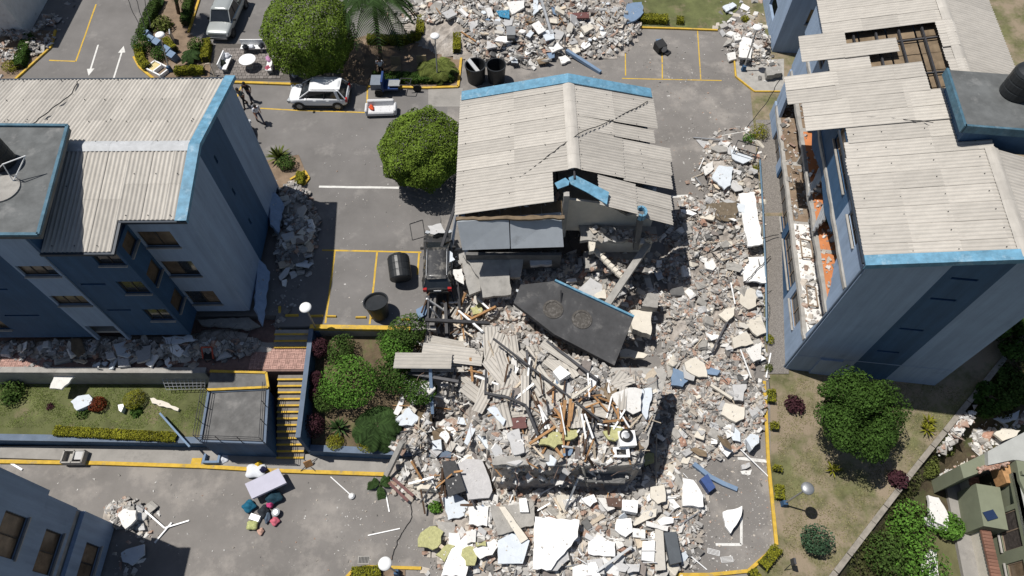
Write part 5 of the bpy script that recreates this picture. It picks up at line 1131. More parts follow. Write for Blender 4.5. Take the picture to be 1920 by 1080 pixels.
for t in T: pole(*t[:3], t[3], t[4], {STEEL: 'steel_bar', WHITE: 'pipe', TIMB: 'timber', TIMBP: 'timber', GALV: 'metal_pole', BLUEP: 'blue_girder', CREAM: 'batten', CONC: 'concrete_post'}.get(t[3], 'bed_rail'), {STEEL: 'beam', WHITE: 'pipe', TIMB: 'timber', TIMBP: 'timber', GALV: 'pole', BLUEP: 'girder', CREAM: 'batten', CONC: 'post'}.get(t[3], 'bed rail'))
fl = thing('fallen_lamp', 'small white lamp with a long white pole fallen on the lower street', 'lamp', WG(660, 931)); MB().lathe((0, 0, 0), [(.03, .0), (.14, .02), (.17, .1), (.1, .2), (.02, .22)], 14).build('lamp_head', WHITE, fl); MB().tube(WG(620, 894, .04)-WG(660, 931), Vector((-.1, .1, .06)), .03, 8).build('pole', WHITE, fl)
def bent(pts, w, m, label, name, cat):
    P = [WH(*p) for p in pts]; c = P[len(P)//2]; mb = MB()
    for a, b in zip(P[:-1], P[1:]): mb.bar(a-c, b-c+(b-a).normalized()*w*.3, w, w)
    return tag(mb.build(name, m, loc=c), label, cat)
bent([(912, 738, .8), (950, 745, .75), (985, 760, .7), (1008, 815, .65), (1028, 868, .6)], .12, STEEL, 'bent dark steel bar curving down the front of the heap', 'steel_bar', 'bar')
bent([(1300, 870, .15), (1318, 884, .13), (1330, 894, .12), (1355, 907, .09), (1379, 917, .06)], .24, BLUEP, 'bent blue girder on the lower right asphalt', 'blue_girder', 'girder')
slab(cD, [(485, 190), (560, 175), (590, 230), (500, 235)], GREYP, .05, 1.25, 'grey sheet lying on the hood of the crushed car', 'sheet', 'sheet', rag=.06)
slab(cD, [(560, 360), (610, 330), (640, 380), (590, 400)], PBLUE, .06, 1.35, 'pale sheet lying on the roof of the crushed car', 'sheet', 'sheet', rag=.06)
# fallen corrugated sheets: centre px, dz, length, width, yaw in the picture (deg, 0 = along x), pitch
for i, (px, py, dz, ln, w, yw, pt, lab) in enumerate([(793, 676, 1.3, 3.1, .95, -2, .03, 'longest sheet at the front left of the pile'), (825, 683, 1.1, 3.1, .9, 0, .02, 'second sheet of the pile, under the longest'), (848, 664, 1.45, 3.3, 1.0, -6, .05, 'broad sheet in the middle of the pile'), (838, 646, 1.5, 2.6, .8, -11, .05, 'rear sheet of the pile above the garden'), (876, 668, 1.2, 1.7, .9, -4, .05, 'right end sheet of the pile'),
    (926, 653, 1.2, 1.9, .6, 72, .1, 'steep sheet right of the pile, first'), (944, 652, 1.25, 1.7, .5, 80, .1, 'steep sheet right of the pile, second'), (962, 655, 1.2, 1.6, .6, 97, .1, 'steep sheet right of the pile, third'), (938, 700, 1.0, 2.0, .9, -52, .06, 'wide sheet in the upper middle of the heap'), (955, 708, .95, 2.2, .8, -55, .06, 'second wide sheet in the upper middle of the heap'), (1000, 690, .9, 2.4, .6, -48, .05, 'narrow sheet beside the long dark bar'), (1050, 665, .9, 2.4, .5, -38, .05, 'narrow sheet below the tank deck'),
    (1008, 738, .8, 2.0, .7, -52, .06, 'sheet in the centre of the heap'), (1112, 764, .8, 2.0, .75, -16, .08, 'sheet above the white sticks'), (980, 770, .7, 1.7, .6, 5, .04, 'short sheet beside the maroon panel'), (884, 716, .8, 1.5, .6, -40, .06, 'short sheet below the pile'), (838, 575, .8, 2.0, .8, 62, .08, 'grey sheet below the crushed car, left'), (866, 580, .85, 1.5, .7, 66, .08, 'grey sheet below the crushed car, right'), (823, 600, .7, 1.8, .5, 66, .06, 'narrow grey sheet below the crushed car'), (796, 922, .45, 1.6, .9, -30, .05, 'sheet on the lower street beside the bed rails'), (1065, 690, .8, 1.3, .6, -60, .05, 'short sheet under the tank deck corner'), (905, 738, .8, 1.5, .5, 75, .06, 'narrow sheet left of the bent dark bar')]):
    c = WH(px, py, dz-.55); d = Vector((math.cos(R(yw)), math.sin(R(yw)), pt*random.choice((-1, 1)))).normalized(); sd = Vector((-d.y, d.x, random.uniform(-.08, .08))).normalized()
    o_ = c-d*ln/2-sd*w/2; ob = lay_sheet(None, o_, sd, d, w, ln, name='corrugated_sheet')
    tag(ob, 'fallen pale corrugated sheet, '+lab, 'roof sheet')
# insulation foam
FOAM = mat('yellow_insulation_foam', (.40, .39, .19), .95, .2, 6, 1.0, 14)
for pts, o, lab in (([(430, 870), (500, 800), (575, 830), (540, 920), (430, 915)], cC, 'largest yellow insulation foam at the lower left of the rubble'), ([(680, 930), (730, 910), (765, 960), (750, 1020), (700, 1020)], cC, 'yellow insulation foam over the tall white slab'), ([(530, 960), (600, 900), (640, 910), (580, 1000)], cC, 'narrow yellow foam beside the pale timber'), ([(755, 890), (810, 880), (815, 910), (760, 915)], cC, 'small yellow foam above the long white slab'), ([(1470, 265), (1540, 230), (1590, 260), (1540, 320), (1500, 310)], cC, 'yellow foam beside the washing machine'), ([(1170, 270), (1240, 250), (1300, 240), (1330, 290), (1200, 360), (1110, 340)], cC, 'yellow foam behind the orange timbers'), ([(725, 650), (785, 620), (790, 680), (740, 690)], cD, 'yellow foam above the orange battens'), ([(1700, 400), (1760, 390), (1760, 440), (1710, 460)], cC, 'yellow foam in the shadow right of the heap')):
    slab(o, pts, FOAM, .16, .45, lab, 'insulation_foam', 'foam', rag=.1)
# mattress in the rubble
mt_ = slab(cC, [(625, 470), (700, 420), (790, 425), (830, 520), (850, 600), (830, 640), (712, 650), (700, 590)], mat('quilted_grey_fabric', (.46, .45, .45), .9, .1, 3, .8, 8), .22, .5, 'grey quilted mattress folded over in the rubble', 'mattress', 'mattress', rag=.01, lm='grey mattress')
bv = mt_.modifiers.new('bevel', 'BEVEL'); bv.width = .08; bv.segments = 3

# crumbs lying on the large pieces
V = []; Fc = []; Mi = []; c_ = 0
for (c, P, n) in CRUMB:
    ar = sum((P[i].cross(P[(i+1) % len(P)])).length for i in range(len(P)))/2
    for _ in range(int(min(9, 2+ar*3))):
        i = random.randrange(len(P)); a, b = random.random(), random.random()*.9; q = (P[i]*a+P[(i+1) % len(P)]*(1-a))*b; p = c+q
        s_ = random.uniform(.015, .07)*random.uniform(.6, 1.3); M = np.array(rot(0, 0, random.uniform(0, 6.28))); V.append((TPL[random.randrange(24)]*np.array([s_*1.3, s_, s_*.5])) @ M.T+np.array((p.x, p.y, p.z+s_*.2))); Fc.append(BF+8*c_); Mi += [random.choice((0, 0, 1, 2, 2))]*6; c_ += 1
me = bpy.data.meshes.new('crumbs'); me.from_pydata(np.concatenate(V).tolist(), [], np.concatenate(Fc).tolist())
for m in FRG: me.materials.append(m)
me.polygons.foreach_set('material_index', Mi); me.update(); stuff(link('crumbs', me), 'crumbs of masonry lying on the large broken pieces', 'rubble')
# ================================================================== plants
def leafm(name, col, var=.35, sc=.9): 
    return mat(name, col, .75, var, sc, spec=.06, attr=True, rnd=.5)
L_TOP = leafm('clipped_leaf', (.12, .18, .026)); L_TREE = leafm('dark_tree_leaf', (.046, .09, .018)); L_BRI = leafm('bright_leaf', (.085, .18, .028)); L_MID = leafm('mid_leaf', (.055, .095, .022))
L_PUR = leafm('purple_leaf', (.055, .022, .028)); L_YEL = leafm('yellow_green_leaf', (.19, .19, .02)); L_RED = leafm('red_leaf', (.14, .035, .015)); L_PALM = leafm('palm_leaf', (.032, .060, .018)); L_BLU = leafm('blue_green_leaf', (.045, .085, .045)); L_OLI = leafm('olive_leaf', (.10, .12, .03)); BARK = mat('bark', (.11, .08, .055), .9, .3, 6, .6, 30)
def leaves(name, pts, nrm, size, m, parent=None, loc=None, asp=.55):
    n = len(pts); pts = np.array(pts); nrm = np.array(nrm)+RNG.normal(0, .55, (n, 3)); nrm /= np.linalg.norm(nrm, axis=1)[:, None]+1e-9
    t = RNG.normal(size=(n, 3)); a = np.cross(nrm, t); a /= np.linalg.norm(a, axis=1)[:, None]+1e-9; b = np.cross(nrm, a)
    s = size*RNG.uniform(.6, 1.35, (n, 1)); a *= s; b *= s*asp
    V = np.stack([pts-a*.5, pts+b*.5+a*.05, pts+a*.5, pts-b*.5+a*.05], 1).reshape(-1, 3)
    me = bpy.data.meshes.new(name); me.from_pydata(V.tolist(), [], np.arange(4*n).reshape(n, 4).tolist()); me.materials.append(m)
    at = me.attributes.new('rnd', 'FLOAT', 'FACE'); at.data.foreach_set('value', RNG.random(n).astype(np.float32)); me.update(); return link(name, me, parent, loc)
def crown_pts(n, rx, ry, rz, lump=.12, depth=.45, nl=14, zmin=-1.0, c=(0, 0, 0), fine=0):
    d = RNG.normal(size=(n*2, 3)); d /= np.linalg.norm(d, axis=1)[:, None]; d = d[d[:, 2] > zmin][:n]
    L = RNG.normal(size=(nl, 3)); L /= np.linalg.norm(L, axis=1)[:, None]; am = RNG.uniform(-lump, lump, nl)
    f = 1+(np.exp(-4*(1-(d @ L.T)))*am).sum(1)
    if fine:
        L2 = RNG.normal(size=(fine, 3)); L2 /= np.linalg.norm(L2, axis=1)[:, None]; f = f+(np.exp(-90*(1-(d @ L2.T)))*RNG.uniform(-.09, .10, fine)).sum(1)
    r = f*(1-depth*RNG.random(len(d))**2.2); p = d*r[:, None]*np.array([rx, ry, rz]); return p+np.array(c), d
def crown(name, n, rx, ry, rz, size, m, parent, loc=(0, 0, 0), **k):
    p, d = crown_pts(n, rx, ry, rz, **k); d = d+np.array([0, 0, .5]); return leaves(name, p, d, size, m, parent, loc)
def span(x0, x1, y, z): return (W(x0, y, z)-W(x1, y, z)).length
def topiary(px, py, x0, x1, zc, label, n=9000, rzf=.8):
    c = W(px, py, zc); r = span(x0, x1, py, zc)/2; z0 = gz(c.x, c.y)
    t = thing('tree', label, 'tree', (c.x, c.y, z0))
    mb = MB(); mb.tube((0, 0, 0), (.05, 0, zc-z0), .16, 10, .12)
    for k in range(6): an = k*1.05; mb.tube((.05, 0, (zc-z0)*.7), (r*.6*math.cos(an), r*.6*math.sin(an), zc-z0+r*.3), .06, 6, .02)
    mb.build('trunk', BARK, t)
    crown('crown', n, r, r, r*rzf, .135, L_TOP, t, (0, 0, zc-z0), lump=.09, depth=.22, nl=20, fine=260); return t
topiary(583, 64, 498, 668, 2.9, 'large round clipped tree above the white car', 40000, .85)
topiary(793, 283, 706, 874, 2.6, 'round clipped tree left of the middle roof', 36000, .8)
def tree(px, py, x0, x1, zc, label, m, n, lobes, size=.2, rzf=.75, name='tree'):
    c = W(px, py, zc); r = span(x0, x1, py, zc)/2; z0 = gz(c.x, c.y) if c.x < border(max(4, c.y))+1 else -4.3
    t = thing(name, label, 'tree', (c.x, c.y, z0)); h = zc-z0
    mb = MB(); mb.tube((0, 0, 0), (.1, .05, h*.6), .18, 10, .13); P = []; D = []
    for k in range(lobes):
        an = k*2.4; rr = r*.62*math.sqrt((k+.4)/lobes); q = Vector((rr*math.cos(an), rr*math.sin(an), h+r*rzf*.75*random.uniform(-.7, 1)*(1-rr/r*.8)))
        mb.tube((.1, .05, h*.55), q, .07, 6, .025); s = r*random.uniform(.19, .33)
        p, d = crown_pts(n//lobes, s, s, s*rzf, .25, .75, c=tuple(q)); P.append(p); D.append(d)
    mb.build('trunk', BARK, t); leaves('crown', np.concatenate(P), np.concatenate(D)+np.array([0, 0, .25]), size, m, t); return t
tree(1612, 778, 1503, 1722, .4, 'big dark green tree on the dry lawn in front of the right building', L_TREE, 30000, 24, .135)
def bush(px, py, r, label, m, n=900, size=.12, h=1.0, name='shrub', cat='shrub', group=None, depth=.5):
    p = WG(px, py+r*12*h*.5) if py < 1000 else WG(px, py); t = thing(name, label, cat, p, 0, group)
    mb = MB()
    for k in range(4): mb.tube((0, 0, 0), (r*.4*math.cos(k*1.6), r*.4*math.sin(k*1.6), r*h), .02, 5)
    mb.build('stem', BARK, t); crown('foliage', n, r, r, r*h*.9, size, m, t, (0, 0, r*h*.8), lump=.18, depth=depth); return t
bush(662, 725, 1.5, 'bright green fluffy bush in the garden bed', L_BRI, 5000, .12, .9); bush(643, 661, .8, 'round dark green bush at the back of the garden bed', L_MID, 2000, .1, .9)
bush(615, 752, .75, 'green bush left of the bright bush', L_MID, 1600, .1, .9); bush(745, 655, .95, 'feathery green bush under the pale roof sheets', L_BRI, 2400, .13, .9); bush(768, 632, 1.0, 'feathery green bush beside the yellow kerb end', L_MID, 2400, .13, 1.0); bush(745, 705, 1.1, 'dark bush at the right of the garden bed', L_TREE, 2400, .14, .8); bush(790, 735, .9, 'dark bush under the blue beam', L_TREE, 1800, .14, .8); bush(722, 640, .45, 'small dark conifer behind the garden bed', L_TREE, 800, .08, 1.4)
for (x, y, r), l in zip(((604, 657, .55), (598, 716, .5), (593, 742, .45), (592, 800, .62)), ('purple shrub nearest the steps', 'second purple shrub along the blue wall', 'third purple shrub along the blue wall', 'tallest purple shrub, nearest the lower street')): bush(x, y, r, l, L_PUR, 1500, .09, 1.3)
bush(630, 829, .5, 'yellow green cushion shrub by the garden wall, left', L_YEL, 1200, .07, .6); bush(693, 831, .58, 'yellow green cushion shrub by the garden wall, right', L_YEL, 1300, .07, .6)
bush(260, 752, .52, 'round clipped yellow green shrub on the lawn terrace', L_YEL, 1800, .07, 1.1, depth=.2); bush(188, 761, .5, 'rusty red shrub on the lawn terrace', L_RED, 1200, .09, .8); bush(30, 738, .8, 'dark spiky shrub at the left of the lawn terrace', L_MID, 900, .16, .7, depth=.9); bush(97, 763, .25, 'tiny dark plant in a bare patch of the lawn terrace', L_PUR, 200, .1, .7); bush(160, 775, .35, 'low leafy plant below the bluish slab', L_MID, 250, .14, .6, depth=.9); bush(258, 772, .35, 'small agave in front of the round clipped shrub', L_TREE, 160, .3, .5, depth=.9)
bush(1488, 760, .5, 'purple plant on the dry lawn left of the big tree', L_PUR, 500, .18, .7, depth=.9); bush(1679, 898, .52, 'purple plant near the boundary wall', L_PUR, 550, .18, .7, depth=.9); bush(1522, 1022, .72, 'blue green shrub on the lower dry lawn', L_BLU, 1400, .13, 1.2)
bush(1440, 636, .3, 'small yellow green shrub at the gravel strip', L_YEL, 500, .08, .9); bush(1440, 690, .25, 'tiny shrub at the corner of the right building', L_OLI, 300, .08, .9); bush(1421, 252, .6, 'yellow green shrub in the rubble at the upper right', L_YEL, 900, .09, .9); bush(1402, 262, .35, 'smaller green shrub in the rubble at the upper right', L_BRI, 500, .08, .9); bush(1414, 318, .3, 'tiny yellow green shrub beside the blue pipe', L_YEL, 350, .08, .9); bush(1397, 38, .35, 'green tuft in the rubble near the upper right lamp', L_YEL, 350, .1, .8); bush(816, 952, .4, 'green leafy plant at the left of the lower rubble', L_BRI, 260, .16, .7, depth=.9); bush(907, 748, .35, 'bright green leaves caught in the heap', L_BRI, 160, .2, .5, depth=.9); bush(795, 22, .35, 'green plant at the top heap', L_MID, 400, .12, .8)
bush(1552, 375, .3, 'dark house plant on the open floor of the right building', L_TREE, 300, .1, .8).location = M_C @ Vector((.8, 5.9, 4.42))
def yucca(px, py, r, label, m, n=26, name='yucca', up=.7):
    p = WG(px, py); t = thing(name, label, 'plant', p); mb = MB()
    for k in range(n):
        an = 2*math.pi*k/n*2.62; el = R(random.uniform(8, 75)); d = Vector((math.cos(an)*math.cos(el), math.sin(an)*math.cos(el), math.sin(el))); L = r*random.uniform(.75, 1.1); s = Vector((-d.y, d.x, 0)).normalized()*r*.07
        a = Vector((0, 0, .1)); b = a+d*L*.55; c = a+d*L-Vector((0, 0, L*.12)); mb.add([a-s*.6, a+s*.6, b+s, b-s, c], [(0, 1, 2, 3), (3, 2, 4)])
    rndattr(mb.build('leaves', m, t), 2); mb = MB(); mb.tube((0, 0, 0), (0, 0, .2), .07, 7); mb.build('stem', BARK, t); return t
yucca(1560, 884, .62, 'yellow green yucca in front of the big tree', L_YEL); yucca(1736, 808, .6, 'yellow green yucca at the boundary wall, lower', L_YEL); yucca(1738, 792, .55, 'yellow green yucca at the boundary wall, upper', L_YEL); yucca(524, 298, 1.0, 'agave beside the far end of the left building', L_OLI, 40, 'agave'); yucca(637, 803, .75, 'dark spiky yucca in the garden bed', L_PALM, 30)
def palm(px, py, h, r, label, m, nf=12, top=None, droop=.55, name='palm_tree', trunk_r=.14):
    p = WG(px, py); t = thing(name, label, 'palm', p); tp_ = Vector((0, 0, h)) if top is None else W(*top, p.z+h)-p
    mb = MB(); k0 = Vector((0, 0, 0))
    for k in range(8): mb.tube(tp_*(k/8), tp_*((k+1)/8), trunk_r*(1.12 if k % 2 else 1), 9, trunk_r*.95)
    if h > .3: mb.build('trunk', BARK, t)
    for k in range(nf):
        an = k*2.399+random.uniform(-.2, .2); el = random.uniform(.05, .75); fm = MB(); L = r*random.uniform(.85, 1.1); prev = tp_.copy(); S = 26
        d0 = Vector((math.cos(an), math.sin(an), 0)); sd = Vector((-d0.y, d0.x, 0))
        for i in range(1, S+1):
            q = i/S; pt = tp_+d0*L*q*(1-.15*q)+Vector((0, 0, L*(el*q-(droop+el*.6)*q*q))); fm.bar(prev, pt, .025, .02)
            if i > 2:
                ll = L*.34*math.sin(math.pi*min(.97, .12+q*.85))**.7
                for sg in (-1, 1):
                    tip = pt+sd*sg*ll*.85+d0*ll*.55-Vector((0, 0, ll*.35)); w = d0*.06; fm.add([pt-w, pt+w, tip], [(0, 1, 2)])
            prev = pt
        o_ = fm.build('frond', m, t); rndattr(o_, 1)
    return t
palm(716, 128, 4.6, 3.3, 'tall palm with dark hanging fronds at the top edge', L_PALM, 22, (700, -4), .8)
palm(822, 140, .6, 1.6, 'low fan palm behind the lamp at the top', L_OLI, 18, None, .35, trunk_r=.2)
palm(710, 805, .7, 1.5, 'dark palm at the lower right of the garden bed', L_PALM, 16, None, .5)
palm(335, 25, 3.6, 1.9, 'dark palm in the planted island at the top left', L_PALM, 14, (322, -40), .6)
palm(360, 112, .5, .9, 'small palm in the planted island beside the hedge', L_PALM, 12, None, .4, trunk_r=.1)
palm(714, 912, .35, .9, 'torn palm leaf lying at the corner of the rubble', L_PALM, 5, None, .8, trunk_r=.05)
def hedge(pts, w, h, label, m=None, dens=520, size=.1):
    P = []; D = []; g = [WG(*p) for p in pts]; c = g[0].copy()
    t = thing('hedge', label, 'hedge', c)
    for a, b in zip(g[:-1], g[1:]):
        L = (b-a).length; d = (b-a).normalized(); s = Vector((-d.y, d.x, 0)); n = int(dens*L*(w+2*h))
        for _ in range(n):
            q = random.random(); u = random.uniform(-.05*w, L+.05*w)
            wob = 1+.05*math.sin(u*5+c.x)+.05*math.sin(u*11)
            if q < .5: x, z, nn = random.uniform(-.5, .5)*w, h*wob*random.uniform(.85, 1.03), (0, 0, 1)
            else: sg = random.choice((-1, 1)); x, z, nn = sg*w*.5*wob*random.uniform(.85, 1.05), random.uniform(.05, 1)*h, (s.x*sg, s.y*sg, .4)
            p = a+d*u+s*x-c; P.append((p.x, p.y, p.z+z)); D.append(nn)
    leaves('foliage', P, D, size, m or L_OLI, t)
    mb = MB()
    for a, b in zip(g[:-1], g[1:]): mb.bar(a-c+Vector((0, 0, h*.42)), b-c+Vector((0, 0, h*.42)), w*.7, h*.8)
    mb.build('stem', mat('hedge_twigs', (.03, .035, .012), .95, .4, 8), t); return t
hedge([(110, 812), (220, 818), (335, 824)], .5, .5, 'long yellow green hedge along the blue retaining wall', L_YEL)
for pts, l in (([(1443, 735), (1444, 757)], 'small clipped hedge block at the lawn kerb, first from the top'), ([(1449, 795), (1450, 808)], 'small clipped hedge block at the lawn kerb, second from the top'), ([(1455, 877), (1455, 886)], 'small clipped hedge block at the lawn kerb, third from the top'), ([(1458, 913), (1459, 938)], 'clipped hedge block beside the lower right lamp')): hedge(pts, .42, .45, l, L_YEL, 380)
hedge([(1454, 1030), (1426, 1064)], .5, .5, 'diagonal clipped hedge at the lower right corner', L_YEL); hedge([(1418, 1076), (1405, 1084)], .5, .5, 'hedge end at the bottom edge of the picture', L_YEL); hedge([(662, 1075), (715, 1072)], .5, .4, 'clipped hedge in the planter at the bottom edge', L_YEL)
hedge([(302, 2), (283, 40), (270, 75)], .7, .7, 'dark hedge along the left side of the top left island', L_MID); hedge([(262, 92), (268, 120), (280, 132)], .6, .5, 'yellow green hedge at the tip of the top left island', L_YEL); hedge([(332, 139), (385, 137)], .55, .55, 'hedge at the lower side of the top left island', L_YEL); hedge([(392, 84), (388, 118)], .55, .6, 'short hedge beside the grey patio', L_YEL); hedge([(358, 0), (350, 50)], .6, .6, 'dark hedge beside the pickup truck', L_MID); hedge([(315, 82), (330, 100)], .5, .6, 'clipped hedge block behind the blue letters', L_YEL)
bush(272, 88, .75, 'dark round bush at the left of the top left island', L_TREE, 1500, .11, .9); bush(302, 105, .6, 'dark round bush in front of the blue letters', L_TREE, 1200, .11, .9); bush(308, 50, .8, 'grey green spiky bush in the top left island', L_OLI, 700, .2, .7, depth=.9); bush(372, 92, .7, 'mixed flowering bush in the top left island', L_MID, 1000, .13, .9, depth=.9)
hedge([(860, 38), (857, 105)], .55, .7, 'upright hedge at the right of the palm planter', L_YEL); hedge([(792, 40), (788, 72), (755, 82), (690, 80)], .6, .6, 'hedge bend behind the palm trunk', L_YEL); hedge([(700, 150), (780, 152), (850, 148)], .8, .5, 'shaded hedge in front of the palm planter', L_TREE); hedge([(1200, 40), (1250, 42)], .7, .5, 'clipped yellow green hedge behind the upper right bays', L_YEL); hedge([(1268, 42), (1280, 43)], .6, .4, 'small hedge block behind the upper right bays', L_YEL)
hedge([(60, 75), (40, 130)], .7, .6, 'shaded hedge at the upper left planter', L_TREE); bush(25, 128, .5, 'yellow green bush at the upper left planter', L_YEL, 700, .09, .8); hedge([(567, 330), (563, 352)], .5, .5, 'yellow green hedge beside the agave', L_YEL); bush(540, 310, .6, 'green bush at the far end of the left building', L_MID, 800, .12, .8)
tree(1900, 620, 1830, 1990, -.8, 'dark shaded tree behind the right building', L_TREE, 4500, 9, .22); tree(1850, 745, 1795, 1905, -2.4, 'shaded bushy tree at the foot of the boundary', L_TREE, 3500, 8, .2); tree(1895, 725, 1840, 1955, -2.2, 'green bushy tree behind the pale slabs', L_MID, 3500, 8, .2)
for i, (x, y, r, l) in enumerate(((1700, 985, 1.3, 'green bush on the neighbour slope, upper'), (1660, 1040, 1.3, 'green bush on the neighbour slope, lower left'), (1720, 1060, 1.4, 'green bush on the neighbour slope, bottom edge'), (1735, 870, .8, 'pale green bush beside the boundary ditch'), (1760, 830, .8, 'olive bush near the white rubble'), (1790, 770, .9, 'dark bush in the boundary ditch, middle'), (1830, 730, 1.0, 'dark bush in the boundary ditch, upper'), (1780, 985, .7, 'bright green bush beside the neighbour path'))):
    z = -4.2; p = W(x, y, z+.4); t = bush(x, y, r, l, (L_BRI, L_MID, L_BRI, L_OLI, L_OLI, L_TREE, L_TREE, L_BRI)[i], 1800, .15, .7, depth=.7); t.location = (p.x, p.y, z)
# grass
def grass(name, poly, n, m, label, zf, hmax=.10, test=None):
    xs = [p[0] for p in poly]; ys = [p[1] for p in poly]; V = []; Fc = []; c = 0
    while c < n:
        x, y = random.uniform(min(xs), max(xs)), random.uniform(min(ys), max(ys))
        if not inpoly((x, y), poly) or nzz(x*2.2, y*2.2)+.5*nzz(x*5+3, y*5) < random.uniform(-.35, .25): continue
        z = zf(x, y); an = random.uniform(0, 6.28); w = random.uniform(.02, .05); h = random.uniform(.4, 1)*hmax; dx, dy = math.cos(an)*w, math.sin(an)*w
        V += [(x-dx, y-dy, z), (x+dx, y+dy, z), (x+random.uniform(-.06, .06), y+random.uniform(-.06, .06), z+h)]; Fc.append((3*c, 3*c+1, 3*c+2)); c += 1
    me = bpy.data.meshes.new(name); me.from_pydata(V, [], Fc); me.materials.append(m)
    at = me.attributes.new('rnd', 'FLOAT', 'FACE'); at.data.foreach_set('value', RNG.random(len(me.polygons)).astype(np.float32)); me.update(); return stuff(link(name, me), label, 'grass')
GR1 = leafm('grass_blade', (.125, .155, .045), .3, .6); GR2 = leafm('dry_grass_blade', (.19, .175, .085), .3, .6)
def gpatch(*a, **k):
    return grass(*a, **k)
gpatch('grass', [(-30, 13.2), (-16.9, 13.0), (-16.9, 15.6), (-30, 15.7)], 12000, GR1, 'short green grass of the lawn terrace', lambda x, y: LZ+.12*(y-12.5)/3.3, .03)
gpatch('grass', [(14.9, 14.5), (13.9, 6.8), (12.6, 5.5), (16.0, 5.4), (26.5, 15.2), (16, 15.8)], 14000, GR2, 'dry short grass of the right lawn', lambda x, y: slope(y)+.035, .03)

P = []; D = []
for _ in range(9000):
    y = random.uniform(3.5, 21); dx = random.uniform(.1, 2.6); zz = slope(y)-.1-.75*min(1, dx/.8)-.25*max(0, dx-.8)+random.uniform(0, .35)*(1 if nzz(dx*3, y*2) > -.1 else .2)
    if 9.6 < y < 14.5 and dx > 1.0: continue
    P.append((border(y)+dx, y-dx*.3, zz)); D.append((0, 0, 1))
o_ = leaves('undergrowth', P, D, .17, leafm('undergrowth_leaf', (.055, .06, .022), .6, 1.2)); stuff(o_, 'dark tangled undergrowth in the ditch along the boundary wall', 'undergrowth')
# ================================================================== vehicles
CARW = mat('white_car_paint', (.76, .77, .78), .25, .02, 2, spec=.5, coat=.6); CARK = mat('black_car_paint', (.03, .03, .031), .35, .2, 3, spec=.5, coat=.4, stain=((.24, .225, .20), 2.0, .50, .65)); CARS = mat('silver_car_paint', (.36, .38, .37), .35, .06, 2, metal=.3, coat=.4, stain=((.22, .22, .2), 2, .6, .5)); CARG = mat('olive_car_side', (.085, .095, .085), .4, .1, 2)
CGL = mat('car_glass', (.02, .024, .028), .06, .2, 2, spec=.7); BLK = mat('black_plastic', (.02, .02, .021), .55, .2, 4); REDL = mat('tail_light', (.35, .012, .012), .25, .1, 4, spec=.5); HDL = mat('head_light', (.42, .44, .46), .1, .1, 4, spec=.7)
def loft(mb, rings, mi=0, close=True):
    n = len(rings[0]); vs = [p for r in rings for p in r]; fs = []
    for k in range(len(rings)-1):
        for i in range(n-1): a = k*n+i; fs.append((a, a+1, a+n+1, a+n))
        fs.append((k*n+n-1, k*n, k*n+n, k*n+2*n-1))
    fs += [tuple(range(n-1, -1, -1)), tuple((len(rings)-1)*n+i for i in range(n))]
    mb.add(vs, fs, mi)
